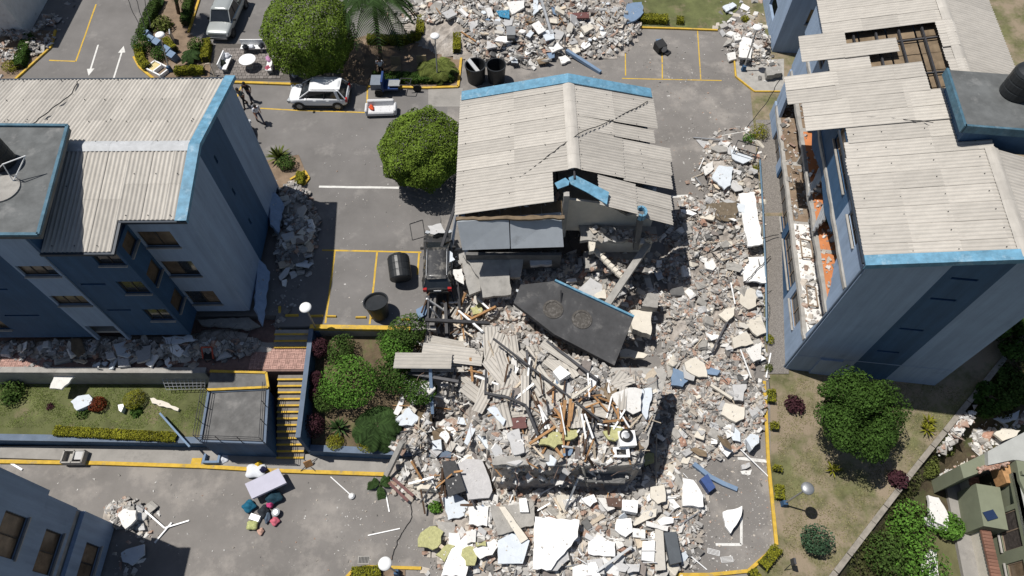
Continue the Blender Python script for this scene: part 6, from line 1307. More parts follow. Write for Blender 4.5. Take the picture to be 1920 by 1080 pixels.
def car(name, label, loc, rz, L=4.1, wd_=1.76, paint=CARW, zs=1.0, kind='hatch', cat='car', side=None):
    t = thing(name, label, cat, loc, rz); h = L/2; w = wd_/2
    prof = {'hatch': [(-h, .5, .8, .80), (-h+.08, .3, .92, .93), (-h+.4, .22, .97, 1.0), (-.6, .2, .96, 1.0), (.5, .2, .94, 1.0), (h-.95, .22, .93, .99), (h-.35, .25, .84, .95), (h-.06, .33, .68, .84), (h, .42, .56, .72)],
            'sedan': [(-h, .5, .8, .80), (-h+.08, .3, .88, .93), (-h+.6, .22, .92, 1.0), (-.6, .2, .93, 1.0), (.5, .2, .92, 1.0), (h-1.1, .22, .88, .99), (h-.35, .25, .80, .95), (h-.06, .33, .66, .84), (h, .42, .56, .72)],
            'pickup': [(-h, .45, .95, .95), (-h+.05, .4, .98, 1.0), (-1.0, .35, .98, 1.0), (.4, .35, .98, 1.0), (h-1.2, .35, .98, 1.0), (h-.15, .38, .92, .98), (h, .5, .8, .95)]}[kind]
    mb = MB(); rings = []
    for x, zb, zt, f in prof:
        ww = w*f; zt *= zs; half = [(0, zb), (ww*.85, zb), (ww, zb+.16), (ww*1.0, zt-.16), (ww*.95, zt-.04), (ww*.8, zt+.01), (0, zt+.035)]
        rings.append([Vector((x, y, z)) for y, z in half]+[Vector((x, -y, z)) for y, z in half[-2:0:-1]])
    loft(mb, rings); body = mb.build('body', paint if side is None else [paint], t, smooth=False)
    bv = body.modifiers.new('sub', 'SUBSURF'); bv.levels = bv.render_levels = 2
    for p in body.data.polygons: p.use_smooth = True
    cb = {'hatch': (-h+.1, 1.2, -h+.5, .38, 1.52), 'sedan': (-h+.75, .95, -h+1.25, .2, 1.42), 'pickup': (-.75, h-1.15, -.6, h-1.75, 1.62)}[kind]
    zb = .92 if kind != 'pickup' else .98; zt = cb[4]*zs; wb, wt = w*.93, w*.72
    b = [Vector((cb[0], -wb, zb*zs)), Vector((cb[1], -wb*.92, zb*zs)), Vector((cb[1], wb*.92, zb*zs)), Vector((cb[0], wb, zb*zs))]; u = [Vector((cb[2], -wt, zt-.03)), Vector((cb[3], -wt, zt-.03)), Vector((cb[3], wt, zt-.03)), Vector((cb[2], wt, zt-.03))]
    mb = MB(); mb.add(b+u, [(0, 1, 5, 4), (1, 2, 6, 5), (2, 3, 7, 6), (3, 0, 4, 7)]); cab = mb.build('glass', CGL, t)
    for sg in (0, 1):
        a0, a1, c0, c1 = (b[0], b[1], u[0], u[1]) if sg == 0 else (b[3], b[2], u[3], u[2])
        bars = [(a0, c0, .06, .06, paint), (a1, c1, .06, .06, paint), (a0.lerp(a1, .47), c0.lerp(c1, .47), .05, .035, BLK), (c0, c1, .08, .06, paint)]+([(a0.lerp(a1, .12), c0.lerp(c1, .07), .34, .03, paint)] if kind == 'hatch' else [])
        for q in bars: mb = MB(); mb.bar(*q[:4]); mb.build('pillar', q[4], t)
    mb = MB(); rr = [[Vector((x, y*wt*k, zt+z)) for y, z in ((-1, -.03), (-.92, .02), (-.5, .05), (0, .06), (.5, .05), (.92, .02), (1, -.03))] for x, k in ((cb[2]-.06, .96), (cb[2]+.2, 1), (cb[3]-.2, 1), (cb[3]+.04, .97))]
    loft(mb, rr); mb.build('roof', paint, t, smooth=True)
    if kind == 'hatch':
        for sg in (-1, 1): m2 = MB(); m2.path([Vector((cb[2]+.15, sg*wt*.93, zt+.02)), Vector((cb[2]+.3, sg*wt*.93, zt+.09)), Vector((cb[3]-.3, sg*wt*.93, zt+.09)), Vector((cb[3]-.1, sg*wt*.93, zt+.02))], .022); m2.build('roof_rail', GALV, t)
    for x in (-h+.72, h-.78):
        for sg in (-1, 1):
            m2 = MB(); Mx = Matrix.Rotation(R(90), 3, 'X'); m2.lathe((x, sg*(w-.1), .31), [(.22, -.11), (.31, -.1), (.31, .1), (.22, .11)], 20, M=Mx); wh = m2.build('wheel', RIMC, t)
            m3 = MB(); m3.lathe((x, sg*(w-.1), .31), [(.2, -.12), (.2, .12), (.06, .125)], 10, M=Mx); m3.build('rim', GALV, wh)
            m4 = MB(); m4.lathe((x, sg*(w-.07), .34), [(.36, -.09), (.37, .06)], 20, M=Mx); m4.build('wheel_arch', BLK, wh)
    for sg in (-1, 1):
        m2 = MB(); m2.box((h-.14, sg*w*.72, .66*zs), (.2, .34, .16), rot(0, 0, -sg*.35)); m2.build('headlight', HDL, t)
        m2 = MB(); m2.box((-h+.06, sg*w*.82, .8*zs), (.14, .22, .28)); m2.build('tail_light', REDL, t)
        m2 = MB(); m2.box((.72 if kind != 'pickup' else h-1.5, sg*(w+.08), .98*zs), (.12, .2, .12)); m2.build('mirror', BLK if paint != CARW else paint, t)
        for x in (.15, -.75):
            if kind != 'pickup': m2 = MB(); m2.box((x, sg*(w+.0), .8*zs), (.2, .03, .04)); m2.build('door_handle', paint, t)
    if kind == 'hatch':
        for sg in (-1, 1): m2 = MB(); m2.box((0, sg*(w-.02), .27), (L*.52, .07, .12)); m2.build('sill_trim', BLK, t)
        m2 = MB(); m2.box((h-.05, 0, .6*zs), (.06, .7, .1)); m2.build('grille', BLK, t); m2 = MB(); m2.box((-h+.0, 0, .72*zs), (.02, .42, .12)); m2.build('number_plate', WHITE, t); m2 = MB(); m2.box((-h+.5, 0, zt+.03), (.22, wd_*.62, .04)); m2.build('spoiler', paint, t)
    m2 = MB(); m2.box((h-.02, 0, .42), (.1, wd_*.7, .16)); m2.box((-h+.02, 0, .42), (.1, wd_*.75, .16)); m2.build('bumper', BLK if kind != 'pickup' else GALV, t)
    return t
p = WG(602, 192); cw = car('parked_car', 'white hatchback parked under the round clipped tree', (p.x, p.y+.15, 0), R(180-1), 4.15)
p = WG(447, 282); cdup(cw, (p.x, p.y, 0), R(94), 'pale car half hidden behind the left building end')
p = W(821, 492, .6); car('crushed_car', 'dusty black car crushed against the middle building', (p.x, p.y+.2, 0), R(92), 4.3, 1.72, CARK, .8, 'hatch')
a = WG(414, 80); b = WG(447, 5); d = (b-a).normalized(); pk = car('pickup_truck', 'old grey pickup truck parked at the top left', a+d*2.4, math.atan2(-d.y, -d.x), 4.9, 1.8, CARS, 1.0, 'pickup', 'pickup')
mb = MB(); mb.box((-1.65, 0, 1.0), (1.45, 1.5, .05)); mb.build('bed_floor', BLK, pk)
mb = MB()
for sg in (-1, 1): mb.box((-1.6, sg*.82, 1.1), (1.65, .1, .3))
mb.box((-2.4, 0, 1.1), (.1, 1.7, .3)); mb.build('bed_side', CARG, pk)
for x, y, s, m in ((-1.3, -.3, .5, GALV), (-1.8, .3, .55, CARG), (-1.5, .35, .35, WHITE), (-2.0, -.3, .45, GALV)):
    mb = MB(); mb.box((x, y, 1.02+s*.4), (s, s*.9, s*.8), rot(.1, .1, x)); mb.build('load', m, pk)
# cargo tricycle beside the hedge
tr = thing('cargo_tricycle', 'blue cargo tricycle with a flat bed standing behind the white sofa', 'tricycle', WG(745, 172), R(0))
BLUM = mat('blue_vehicle_paint', (.02, .05, .16), .4, .15, 3, spec=.4)
mb = MB(); mb.box((-1.35, .1, .75), (.75, 1.0, .5)); mb.build('seat_box', mat('blue_grey_vinyl', (.17, .20, .24), .5, .1, 4), tr)
mb = MB(); mb.box((-.9, .1, .85), (.14, 1.1, .9)); mb.box((-.35, .1, .55), (1.0, 1.0, .12)); mb.build('frame', BLUM, tr)
mb = MB(); mb.box((-.1, 0, .78), (.8, .6, .06)); mb.build('bed_panel', GALV, tr)
mb = MB(); mb.path([Vector((.3, -.3, .9)), Vector((1.0, -.35, .9)), Vector((1.1, .3, .9)), Vector((.35, .35, .9)), Vector((.3, -.3, .9))], .03); mb.tube((.7, 0, .9), (1.4, 0, .35), .04); mb.build('handlebar', STEEL, tr)
for x, y in ((-1.2, .65), (-1.2, -.45), (1.45, 0)):
    mb = MB(); mb.lathe((x, y, .3), [(.2, -.07), (.3, -.06), (.3, .06), (.2, .07)], 18, M=Matrix.Rotation(R(90), 3, 'X')); mb.build('wheel', RIMC, tr)

# ================================================================== people
SKIN = mat('skin', (.28, .15, .10), .6, .08, 6); HAIR = mat('dark_hair', (.012, .010, .009), .6, .2, 8)
def skin_mesh(name, pts, edges, rad, m, parent, root=0, sub=1):
    me = bpy.data.meshes.new(name); me.from_pydata([tuple(p) for p in pts], edges, []); me.materials.append(m); o = link(name, me, parent)
    sk = o.modifiers.new('skin', 'SKIN'); sk.use_smooth_shade = True
    lay = me.skin_vertices[0] if me.skin_vertices else None
    if lay is None:
        bm = bmesh.new(); bm.from_mesh(me); bm.verts.layers.skin.verify(); bm.to_mesh(me); bm.free(); lay = me.skin_vertices[0]
    for i, r in enumerate(rad):
        lay.data[i].radius = r if isinstance(r, tuple) else (r, r); lay.data[i].use_root = (i == root)
    ss = o.modifiers.new('sub', 'SUBSURF'); ss.levels = ss.render_levels = sub; return o
def person(label, loc, rz, shirt, trousers, stride=.28, lean=.08, armf=.35, hair=HAIR, extra=None):
    t = thing('person', label, 'person', loc, rz)              # faces +x
    hip = Vector((0, 0, .92)); ch = Vector((lean, 0, 1.32)); nk = Vector((lean*1.3, 0, 1.47)); hd = Vector((lean*1.6, 0, 1.58)); tp_ = Vector((lean*1.7, 0, 1.68))
    J = [hip, Vector((lean*.4, 0, 1.1)), ch, nk, hd, tp_]; E = [(0, 1), (1, 2), (2, 3), (3, 4), (4, 5)]; rd = [(.15, .11), (.14, .10), (.16, .11), .055, (.085, .095), (.08, .085)]
    legs = []; arms = []
    for sg in (-1, 1):
        f = stride*sg; hp = Vector((0, .1*sg, .88)); kn = Vector((f*.45+.05, .11*sg, .48)); an = Vector((f, .11*sg, .09)); to = Vector((f+.15, .12*sg, .04)); k = len(J)
        J += [hp, kn, an, to]; E += [(0, k), (k, k+1), (k+1, k+2), (k+2, k+3)]; rd += [.09, .062, .042, .036]; legs.append((hp, kn, an))
        sh = Vector((lean, .19*sg, 1.40)); el = Vector((lean-.05-armf*.3*sg, .25*sg, 1.12)); wr = Vector((lean+.12-armf*.5*sg, .24*sg, .9)); k = len(J)
        J += [sh, el, wr]; E += [(2, k), (k, k+1), (k+1, k+2)]; rd += [.06, .042, .03]; arms.append((sh, el, wr))
        pm = wr+(wr-el).normalized()*.08; k2 = len(J); J.append(pm); E.append((k+2, k2)); rd.append((.036, .022))
        dn = (wr-el).normalized()
        for q in range(5):
            off = Vector((.0, 0, 0))+Vector((dn.y, -dn.x, 0))*0; sd = Vector((1, 0, 0))*(q-2)*.018
            b0 = len(J); tip = pm+dn*(.05 if q not in (0, 4) else .035)+sd; J += [tip, tip+dn*.03+Vector((0, -sg*.012, 0))]; E += [(k2, b0), (b0, b0+1)]; rd += [.009, .007]
    skin_mesh('body', J, E, rd, SKIN, t)
    sp = [hip+Vector((0, 0, -.02)), J[1], ch, nk-Vector((0, 0, .05))]; se = [(0, 1), (1, 2), (2, 3)]; sr = [(.17, .13), (.165, .125), (.18, .13), .075]
    for (sh, el, wr) in arms: k = len(sp); sp += [sh, sh.lerp(el, .85)]; se += [(2, k), (k, k+1)]; sr += [.075, .06]
    skin_mesh('shirt', sp, se, sr, shirt, t)
    tp2 = [hip+Vector((0, 0, .05)), hip-Vector((0, 0, .06))]; te = [(0, 1)]; tr_ = [(.165, .125), (.16, .12)]
    for (hp, kn, an) in legs: k = len(tp2); tp2 += [hp, kn, an]; te += [(1, k), (k, k+1), (k+1, k+2)]; tr_ += [.105, .076, .06]
    skin_mesh('trousers', tp2, te, tr_, trousers, t)
    mb = MB(); mb.lathe(hd+Vector((-.015, 0, .0)), [(.085, -.05), (.105, .02), (.1, .09), (.06, .135), (.01, .145)], 14); mb.build('hair', hair, t, smooth=True)
    for (hp, kn, an) in legs: mb = MB(); mb.box(an+Vector((.06, 0, -.045)), (.26, .095, .085), tap=(.8, .8)); mb.build('shoe', BLK, t)
    for sg in (-1, 1): mb = MB(); mb.box(hd+Vector((.083, .03*sg, .015)), (.012, .022, .01)); mb.build('eye', BLK, t)
    mb = MB(); mb.box(hd+Vector((.095, 0, -.01)), (.03, .024, .04), tap=(.4, .6)); mb.build('nose', SKIN, t)
    return t
TEAL = mat('grey_teal_cloth', (.06, .085, .095), .9, .15, 6); NAVY = mat('navy_cloth', (.02, .025, .05), .9, .15, 6); JEAN = mat('denim', (.07, .09, .14), .9, .2, 6); WSH = mat('white_cloth', (.62, .64, .68), .9, .08, 6); KHA = mat('khaki_cloth', (.24, .19, .12), .9, .15, 6); BLC = mat('black_cloth', (.014, .014, .016), .9, .2, 6)
def at_feet(x, y): return WG(x, y)
p1_ = person('person in a grey teal shirt walking beside the yellow kerb', at_feet(461, 198), R(-110), TEAL, BLC, .3, .1)
p2_ = person('person in black walking behind the person in the teal shirt', at_feet(472, 188), R(-100), BLC, NAVY, .25, .06)
p3_ = person('person in a white and grey shirt with a backpack walking on the asphalt', at_feet(489, 229), R(-50), WSH, JEAN, .3, .12)
mb = MB(); mb.box((-.17, 0, 1.22), (.17, .3, .42), tap=(.8, .85)); bp = mb.build('backpack', mat('grey_backpack', (.16, .17, .20), .8, .1, 5), p3_); bp.modifiers.new('b', 'BEVEL').width = .04
p4_ = person('person in a white top standing in the shade of the palm', at_feet(717, 143), R(-90), WSH, BLC, .1, .05, .1)
# ================================================================== lamps
for (gx, gy, bx_, by_, h, lab) in ((300, 66, 320, 134, 3.3, 'round white park lamp over the planted island at the top left'), (815.5, 68, 821, 153, 3.3, 'round white park lamp beside the fan palm at the top'), (573, 577, 598, 627, 3.0, 'round white park lamp above the steps at the left'), (1420, 52, 1393, 133, 3.3, 'round white park lamp over the upper right rubble'), (1514, 916, 1468, 946, 3.1, 'round silver park lamp on the dry lawn at the lower right'), (722, 1057, 745, 1075, 2.9, 'round white park lamp at the bottom edge')):
    b_ = WG(bx_, by_); t = thing('park_lamp', lab, 'lamp', b_, 0, 'round park lamps'); tp_ = W(gx, gy, b_.z+h)-b_
    mb = MB(); mb.box((0, 0, .22), (.3, .3, .5), tap=(.75, .75)); mb.build('pedestal', DBLUE, t); mb = MB(); mb.tube((0, 0, .3), tp_, .05, 10, .04); mb.build('pole', GALV, t)
    mb = MB(); mb.lathe(tp_, [(.07, -.11), (.21, -.09), (.30, -.03), (.325, .02), (.30, .08), (.19, .13), (.03, .15)], 28); mb.build('lamp_shade', GALV if 'silver' in lab else WHITE, t, smooth=True)
# ================================================================== tanks, drums, appliances
tk = tank('water_tank', 'leaning black water tank lying in the parking bay, upper one', WG(752, 537), .64, 1.55, (R(38), R(4), R(165)))
tk.location = W(752, 524, .66); tk.rotation_euler = (R(-76), R(0), R(10))
dr = thing('water_tub', 'tapered black open tub tipped over in the parking bay below the tank', 'tub', W(713, 590, .12)); dr.rotation_euler = (R(-14), R(-6), 0)
mb = MB(); mb.lathe((0, 0, 0), [(.5, 0), (.66, 1.05), (.72, 1.06), (.72, 1.12), (.64, 1.12), (.6, .98), (.1, .96)], 26); mb.build('shell', BPOLY, dr)
for (x, y, r, l) in ((893, 150, .72, 'open black drum behind the middle roof with a white board inside'), (931, 150, .68, 'open black drum behind the middle roof, right one')):
    t = thing('water_drum', l, 'drum', WG(x, y)); mb = MB(); mb.lathe((0, 0, 0), [(r*.85, 0), (r, 1.3), (r*1.05, 1.32), (r*1.05, 1.38), (r*.94, 1.38), (r*.9, .9), (r*.75, .15), (.02, .12)], 26); mb.build('shell', BPOLY, t)
mb = MB(); a = WG(893, 150); mb.bar(a+Vector((-.5, .4, 1.5)), a+Vector((.2, -.1, .8)), .3, .06); tag(mb.build('board', WHITE), 'white board standing in the open black drum', 'board')
bn = thing('dustbin', 'grey black wheeled bin lying on the top heap', 'bin', WH(958, 75)); mb = MB(); mb.box((0, 0, .35), (.62, .95, .6), rot(.25, 0, 0), tap=(.9, .9)); mb.build('body', BPOLY, bn); mb = MB(); mb.box((0, .12, .7), (.66, .75, .06), rot(.25, 0, 0)); mb.build('lid', mat('grey_plastic', (.22, .23, .24), .5, .1, 4), bn)
wm = thing('washing_machine', 'black front loading washing machine tipped over in the upper right bay', 'washing machine', WG(1236, 95), R(25)); mb = MB(); mb.box((0, 0, .36), (.68, .7, .7), rot(.15, -.1, 0)); mb.build('body', BLK, wm); mb = MB(); mb.lathe((.1, -.4, .4), [(.24, -.03), (.24, .05), (.16, .06)], 18, M=Matrix.Rotation(R(80), 3, 'X')); mb.build('door_ring', GALV, wm); mb = MB(); mb.box((.35, -.5, .08), (.5, .4, .1), rot(.1, 0, .4)); mb.build('door', BLK, wm)
mb = MB(); mb.box((.12, .35, .6), (.5, .3, .1), rot(0, .2, 0)); mb.build('top_panel', BLUEP, wm)
wm = thing('washing_machine', 'white washing machine with a round drum at the right of the heap', 'washing machine', WH(1172, 828, .15), R(5)); mb = MB(); mb.box((0, 0, .3), (.85, .75, .6), rot(.1, .1, 0)); mb.build('body', WHITE, wm); mb = MB(); mb.lathe((-.02, .1, .6), [(.33, 0), (.33, .08), (.26, .1), (.24, .02), (.1, .03)], 22); mb.build('drum', BLK, wm); mb = MB(); mb.lathe((-.02, .1, .64), [(.17, 0), (.17, .03), (.05, .04)], 16); mb.build('drum_hub', GALV, wm)
sv = thing('appliance_panel', 'white appliance panel with an oval hole below the washing machine', 'panel', WH(1165, 848, .35)); mb = MB()
for cx, cy, sx, sy in ((-.32, 0, .16, .5), (.32, 0, .16, .5), (0, .2, .5, .12), (0, -.2, .5, .12)): mb.box((cx, cy, 0), (sx, sy, .08), None)
mb.build('frame', WHITE, sv)
slab(cC, [(1815, 835), (1885, 830), (1915, 1000), (1850, 1015)], mat('dark_grey_cabinet', (.085, .095, .105), .5, .12, 2), .35, .1, 'dark grey metal cabinet lying at the right of the lower rubble', 'cabinet', 'cabinet', rag=0, lm='dark cabinet')
sh = slab(cC, [(1695, 885), (1765, 880), (1760, 1000), (1690, 990)], WHITE, .3, .15, 'white shelf unit lying left of the long beige board', 'shelf', 'shelf', rag=0, lm='white shelf')
for k in range(3): mb = MB(); mb.box((.0, -.55+.55*k, .03), (.68, .05, .06)); mb.build('shelf_board', GREYP, sh)
slab(cD, [(1190, 1010), (1230, 975), (1290, 1020), (1230, 1060)], WHITE, .45, .35, 'white box fridge lying on the heap below the tank deck', 'fridge', 'fridge', rag=0, lm='white fridge')
slab(cB, [(100, 535), (140, 505), (185, 580), (150, 608)], mat('blue_plastic', (.035, .07, .2), .5, .15, 4), .45, 0, 'blue plastic crate beside the bent blue beam', 'crate', 'crate', rag=0)
for i in range(2):
    mb = MB(); c = WG(1338+i*25, 1035+i*14, .03)
    for k in range(5): mb.bar((-.3, -.12+k*.06, 0), (.3, -.12+k*.06, 0), .02, .02)
    mb.bar((-.3, -.13, 0), (-.3, .13, 0), .02, .02); mb.bar((.3, -.13, 0), (.3, .13, 0), .02, .02)
    o_ = mb.build('wire_rack', WHITE, loc=c); o_.rotation_euler.z = -.25+i*.3; tag(o_, ('white wire rack on the lower right asphalt, left one', 'white wire rack on the lower right asphalt, right one')[i], 'rack')
rk = thing('metal_rack', 'tipped dark metal rack frame in the upper right rubble', 'rack', WH(1394, 293, .1), R(-25)); cs = [Vector((x, y, z)) for z in (0, .7) for x, y in ((-.7, -.5), (.7, -.5), (.7, .5), (-.7, .5))]
for a, b in ((0, 1), (1, 2), (2, 3), (3, 0), (4, 5), (5, 6), (6, 7), (7, 4), (0, 4), (1, 5), (2, 6), (3, 7)): mb = MB(); mb.bar(cs[a], cs[b], .05, .05); mb.build('bar', STEEL, rk)
# cistern, trough and sink on the lower sidewalk
sk = thing('laundry_sink', 'concrete double laundry sink on the lower sidewalk', 'sink', W(144, 860, -2.76)); mb = MB()
for x in (-.55, 0, .55): mb.box((x, 0, .22), (.07, .7, .44))
for y in (-.33, .33): mb.box((0, y, .22), (1.14, .07, .44))
mb.box((0, 0, .05), (1.1, .66, .1)); mb.build('basin', CONC, sk); mb = MB(); mb.box((.27, .1, .34), (.46, .5, .05), rot(.1, 0, 0)); mb.build('washboard', GREYP, sk)
tg = thing('blue_block', 'blue grey trough beside the pump house on the lower sidewalk', 'trough', W(400, 862, -2.76)); mb = MB()
for x in (-.4, .4): mb.box((x, 0, .15), (.12, .5, .3))
mb.box((0, -.2, .15), (.7, .12, .3)); mb.build('body', BLUEP, tg)
mb = MB(); mb.box((0, 0, .006), (.55, .42, .012)); tag(mb.build('manhole_cover', YEL, loc=W(368, 866, -2.755)), 'yellow square utility cover on the lower sidewalk', 'cover')
dg = thing('drain_grate', 'dark drain grate beside the bottom planter', 'drain', WG(682, 1050, .01)); mb = MB(); mb.box((0, 0, 0), (.6, .4, .02)); mb.build('frame', CONC, dg)
for k in range(7): mb = MB(); mb.box((-.22+k*.073, 0, .014), (.045, .3, .012)); mb.build('slot', BLK, dg)
mb = MB(); mb.box((0, 0, .01), (.5, .5, .02), rot(0, 0, .4)); tag(mb.build('drain_cover', STEEL, loc=WG(551, 297)), 'dark square drain cover beside the agave', 'cover')
# belongings on the lower street
def blob(name, label, px, py, z, sz, m, cat, rz=0, n=3):
    c = WG(px, py, z); bm = bmesh.new(); bmesh.ops.create_icosphere(bm, subdivisions=n, radius=.5); ph = random.uniform(0, 9)
    for v in bm.verts: k = 1+.12*math.sin(v.co.x*9+ph)+.1*math.sin(v.co.y*11+ph)+.08*math.sin(v.co.z*13); v.co *= k; v.co.z = max(v.co.z, -.3)
    me = bpy.data.meshes.new(name); bm.to_mesh(me); bm.free(); me.materials.append(m); o = link(name, me, loc=c+Vector((0, 0, .3*sz[2]))); o.scale = sz; o.rotation_euler.z = rz
    me.polygons.foreach_set('use_smooth', [True]*len(me.polygons)); return tag(o, label, cat)
cl = lambda n, c: mat(n, c, .85, .35, 6, .4, 12)
TE2, PNK, GRN, DRK = cl('teal_cloth', (.01, .10, .17)), cl('pink_cloth', (.45, .05, .16)), cl('pale_green_cloth', (.38, .40, .17)), cl('dark_cloth', (.02, .024, .03))
c = W(499, 905, -2.15); q = [W(*p, -2.15)-c for p in ((459, 907), (522, 878), (537, 905), (472, 935))]; mb = MB(); mb.prism(q, (0, 0, -.2)); o_ = mb.build('mattress', mat('lilac_grey_fabric', (.46, .45, .53), .9, .05, 2), loc=c); b_ = o_.modifiers.new('b', 'BEVEL'); b_.width = .06; b_.segments = 3; tag(o_, 'pale lilac mattress lying on the pile of belongings in the lower street', 'mattress')
for a in ((469, 951, .0, (.75, .6, .5), TE2, 'teal_bag', 'crumpled teal blanket below the lilac mattress', 'blanket'), (515, 935, .0, (.9, .75, .6), cl('navy_teal_cloth', (.012, .04, .06)), 'dark_bag', 'large dark teal bag right of the teal blanket', 'bag'), (508, 948, .1, (.35, .3, .4), PNK, 'pink_bag', 'small pink bag beside the dark teal bag', 'bag'), (496, 960, 0, (.6, .6, .45), DRK, 'dark_bag', 'black bag in the middle of the belongings', 'bag'), (475, 986, 0, (.55, .5, .4), GRN, 'green_bundle', 'pale green round bundle at the lower end of the belongings', 'bundle'), (517, 978, 0, (.5, .45, .35), cl('red_white_cloth', (.5, .12, .16)), 'toy_bag', 'bag of red and white things in the belongings', 'bag'), (490, 997, 0, (.35, .35, .25), cl('beige_red_cloth', (.45, .28, .22)), 'cloth_bundle', 'small beige bundle at the very end of the belongings', 'bundle'), (503, 972, 0, (.3, .6, .35), cl('slate_cloth', (.08, .11, .15)), 'grey_bag', 'slate grey bag beside the bag of red and white things', 'bag'), (482, 885, 0, (1.0, .8, .5), WSH, 'white_sack', 'white sack behind the lilac mattress', 'sack'), (487, 872, .1, (.4, .35, .4), cl('yellow_cloth', (.55, .36, .03)), 'yellow_toy', 'yellow toy at the foot of the pump house', 'toy'), (495, 882, .2, (.4, .3, .4), cl('navy_cloth2', (.02, .02, .06)), 'navy_bag', 'navy bag behind the lilac mattress', 'bag'), (421, 862, 0, (.5, .6, .4), WSH, 'grey_sack', 'pale sack beside the blue grey trough', 'sack')):
    blob(a[5], a[6], a[0], a[1], a[2], a[3], a[4], a[7])
mb = MB(); mb.box((0, 0, .12), (.55, .3, .22), rot(0, 0, -.3)); tag(mb.build('plastic_box', WHITE, loc=WG(480, 972)), 'white plastic box at the left of the belongings', 'box')
fn = thing('fan', 'small round fan among the belongings', 'fan', WG(520, 963)); mb = MB(); mb.lathe((0, 0, .25), [(.2, 0), (.22, .06), (.12, .1)], 18); mb.build('grille', GALV, fn); mb = MB(); mb.lathe((0, 0, 0), [(.15, 0), (.05, .05), (.03, .25)], 12); mb.build('base', BLK, fn)
ch = thing('chair', 'brown chair lying on its side at the foot of the long stairs', 'chair', WG(580, 872, .1)); mb = MB(); mb.box((0, 0, .25), (.42, .42, .06), rot(1.1, 0, .4)); mb.build('seat', TIMB, ch)
for k in range(4): mb = MB(); mb.tube((.15*(-1)**k, .15*(-1)**(k//2), .2), (.4*(-1)**k, .35*(-1)**(k//2), .08), .02); mb.build('leg', STEEL, ch)
ch = thing('chair', 'red framed chair standing under the crushed left front', 'chair', W(397, 672, -.5)); mb = MB(); mb.box((0, 0, .42), (.5, .5, .06)); mb.build('seat', BLK, ch); mb = MB(); mb.path([Vector((-.28, -.2, .4)), Vector((-.28, .25, .9)), Vector((.28, .25, .9)), Vector((.28, -.2, .4))], .045, 8); mb.build('backrest', mat('red_lacquer', (.38, .06, .03), .4, .1, 4), ch)
for k in range(4): mb = MB(); mb.tube((.22*(-1)**k, .22*(-1)**(k//2), .42), (.24*(-1)**k, .24*(-1)**(k//2), 0), .025); mb.build('leg', STEEL, ch)
# patio furniture, sofa
def bench(label, px, py, rz, L=1.5, cloth=None):
    t = thing('bench', label, 'bench', WG(px, py), rz, 'white concrete patio benches'); mb = MB(); mb.box((0, 0, .42), (L, .45, .08)); mb.build('seat', WHITE, t); mb = MB(); mb.box((0, .26, .66), (L, .08, .42), rot(-.12, 0, 0)); mb.build('backrest', WHITE, t)
    for s in (-1, 1): mb = MB(); mb.box((s*L*.36, 0, .19), (.12, .38, .38)); mb.build('leg', CONC, t)
    return t
bench('white concrete bench covered with clothes beside the pickup', 477, 97, 0, 1.7); bench('white concrete bench with a black bag at the left of the patio', 428, 126, R(85), 1.5); bench('white concrete bench with colourful clothes at the right of the patio', 510, 128, R(-88), 1.5)
tb = thing('patio_table', 'round white concrete table in the middle of the grey patio', 'table', WG(470, 127)); mb = MB(); mb.lathe((0, 0, .68), [(.55, 0), (.6, .03), (.6, .08), (.56, .1)], 28); mb.build('tabletop', WHITE, tb); mb = MB(); mb.lathe((0, 0, 0), [(.3, 0), (.2, .1), (.18, .6), (.3, .68)], 16); mb.build('pedestal', CONC, tb)
for a in ((462, 92, .45, (.5, .4, .5), DRK, 'dark_bag', 'black bag on the bench beside the pickup', 'bag'), (472, 90, .45, (.4, .4, .35), WSH, 'clothes', 'pale clothes on the bench beside the pickup', 'clothes'), (492, 90, .3, (.45, .45, .5), DRK, 'dark_bag', 'dark bag at the right end of the bench beside the pickup', 'bag'), (417, 122, .3, (.6, .6, .55), cl('olive_cloth', (.035, .045, .03)), 'dark_bag', 'olive black bag on the left patio bench', 'bag'), (427, 107, .4, (.55, .45, .4), WSH, 'clothes', 'white cloth on the left patio bench', 'clothes'), (505, 112, .4, (.4, .6, .4), cl('pink_blue_cloth', (.42, .22, .36)), 'clothes', 'pink and blue clothes on the right patio bench', 'clothes'), (503, 130, .3, (.4, .45, .35), cl('red_blue_cloth', (.36, .08, .12)), 'clothes', 'red clothes at the end of the right patio bench', 'clothes'), (553, 143, .2, (.5, .5, .7), cl('pale_blue_cloth', (.35, .42, .55)), 'white_sack', 'pale blue sack in the shade behind the white car', 'sack')): blob(a[5], a[6], a[0], a[1], a[2], a[3], a[4], a[7])
sf = thing('sofa', 'white tufted sofa standing on the asphalt above the round tree', 'sofa', WG(716, 212), R(2)); UPH = mat('white_upholstery', (.60, .60, .61), .85, .05, 3, .6, 9)
mb = MB(); mb.box((0, -.05, .28), (1.85, .8, .34)); o_ = mb.build('seat', UPH, sf); o_.modifiers.new('b', 'BEVEL').width = .07; mb = MB(); mb.box((0, .38, .55), (1.85, .24, .6), rot(-.2, 0, 0)); o_ = mb.build('backrest', UPH, sf); o_.modifiers.new('b', 'BEVEL').width = .07
for x in (-.6, 0, .6):
    for y in (-.2, .1): mb = MB(); mb.lathe((x, y, .452), [(.03, 0), (.03, .01)], 8); mb.build('button', GREYP, sf)
for sx in (-1, 1):
    mb = MB(); mb.box((sx*.98, 0, .38), (.18, .85, .5)); o_ = mb.build('armrest', UPH, sf); o_.modifiers.new('b', 'BEVEL').width = .06
    for y in (-.35, .35): mb = MB(); mb.tube((sx*.85, y, .12), (sx*.85, y, 0), .03); mb.build('leg', TIMB, sf)
blob('red_bag', 'orange red bag lying on the white sofa', 697, 203, .45, (.32, .5, .25), cl('orange_red_cloth', (.55, .07, .02)), 'bag', .4)
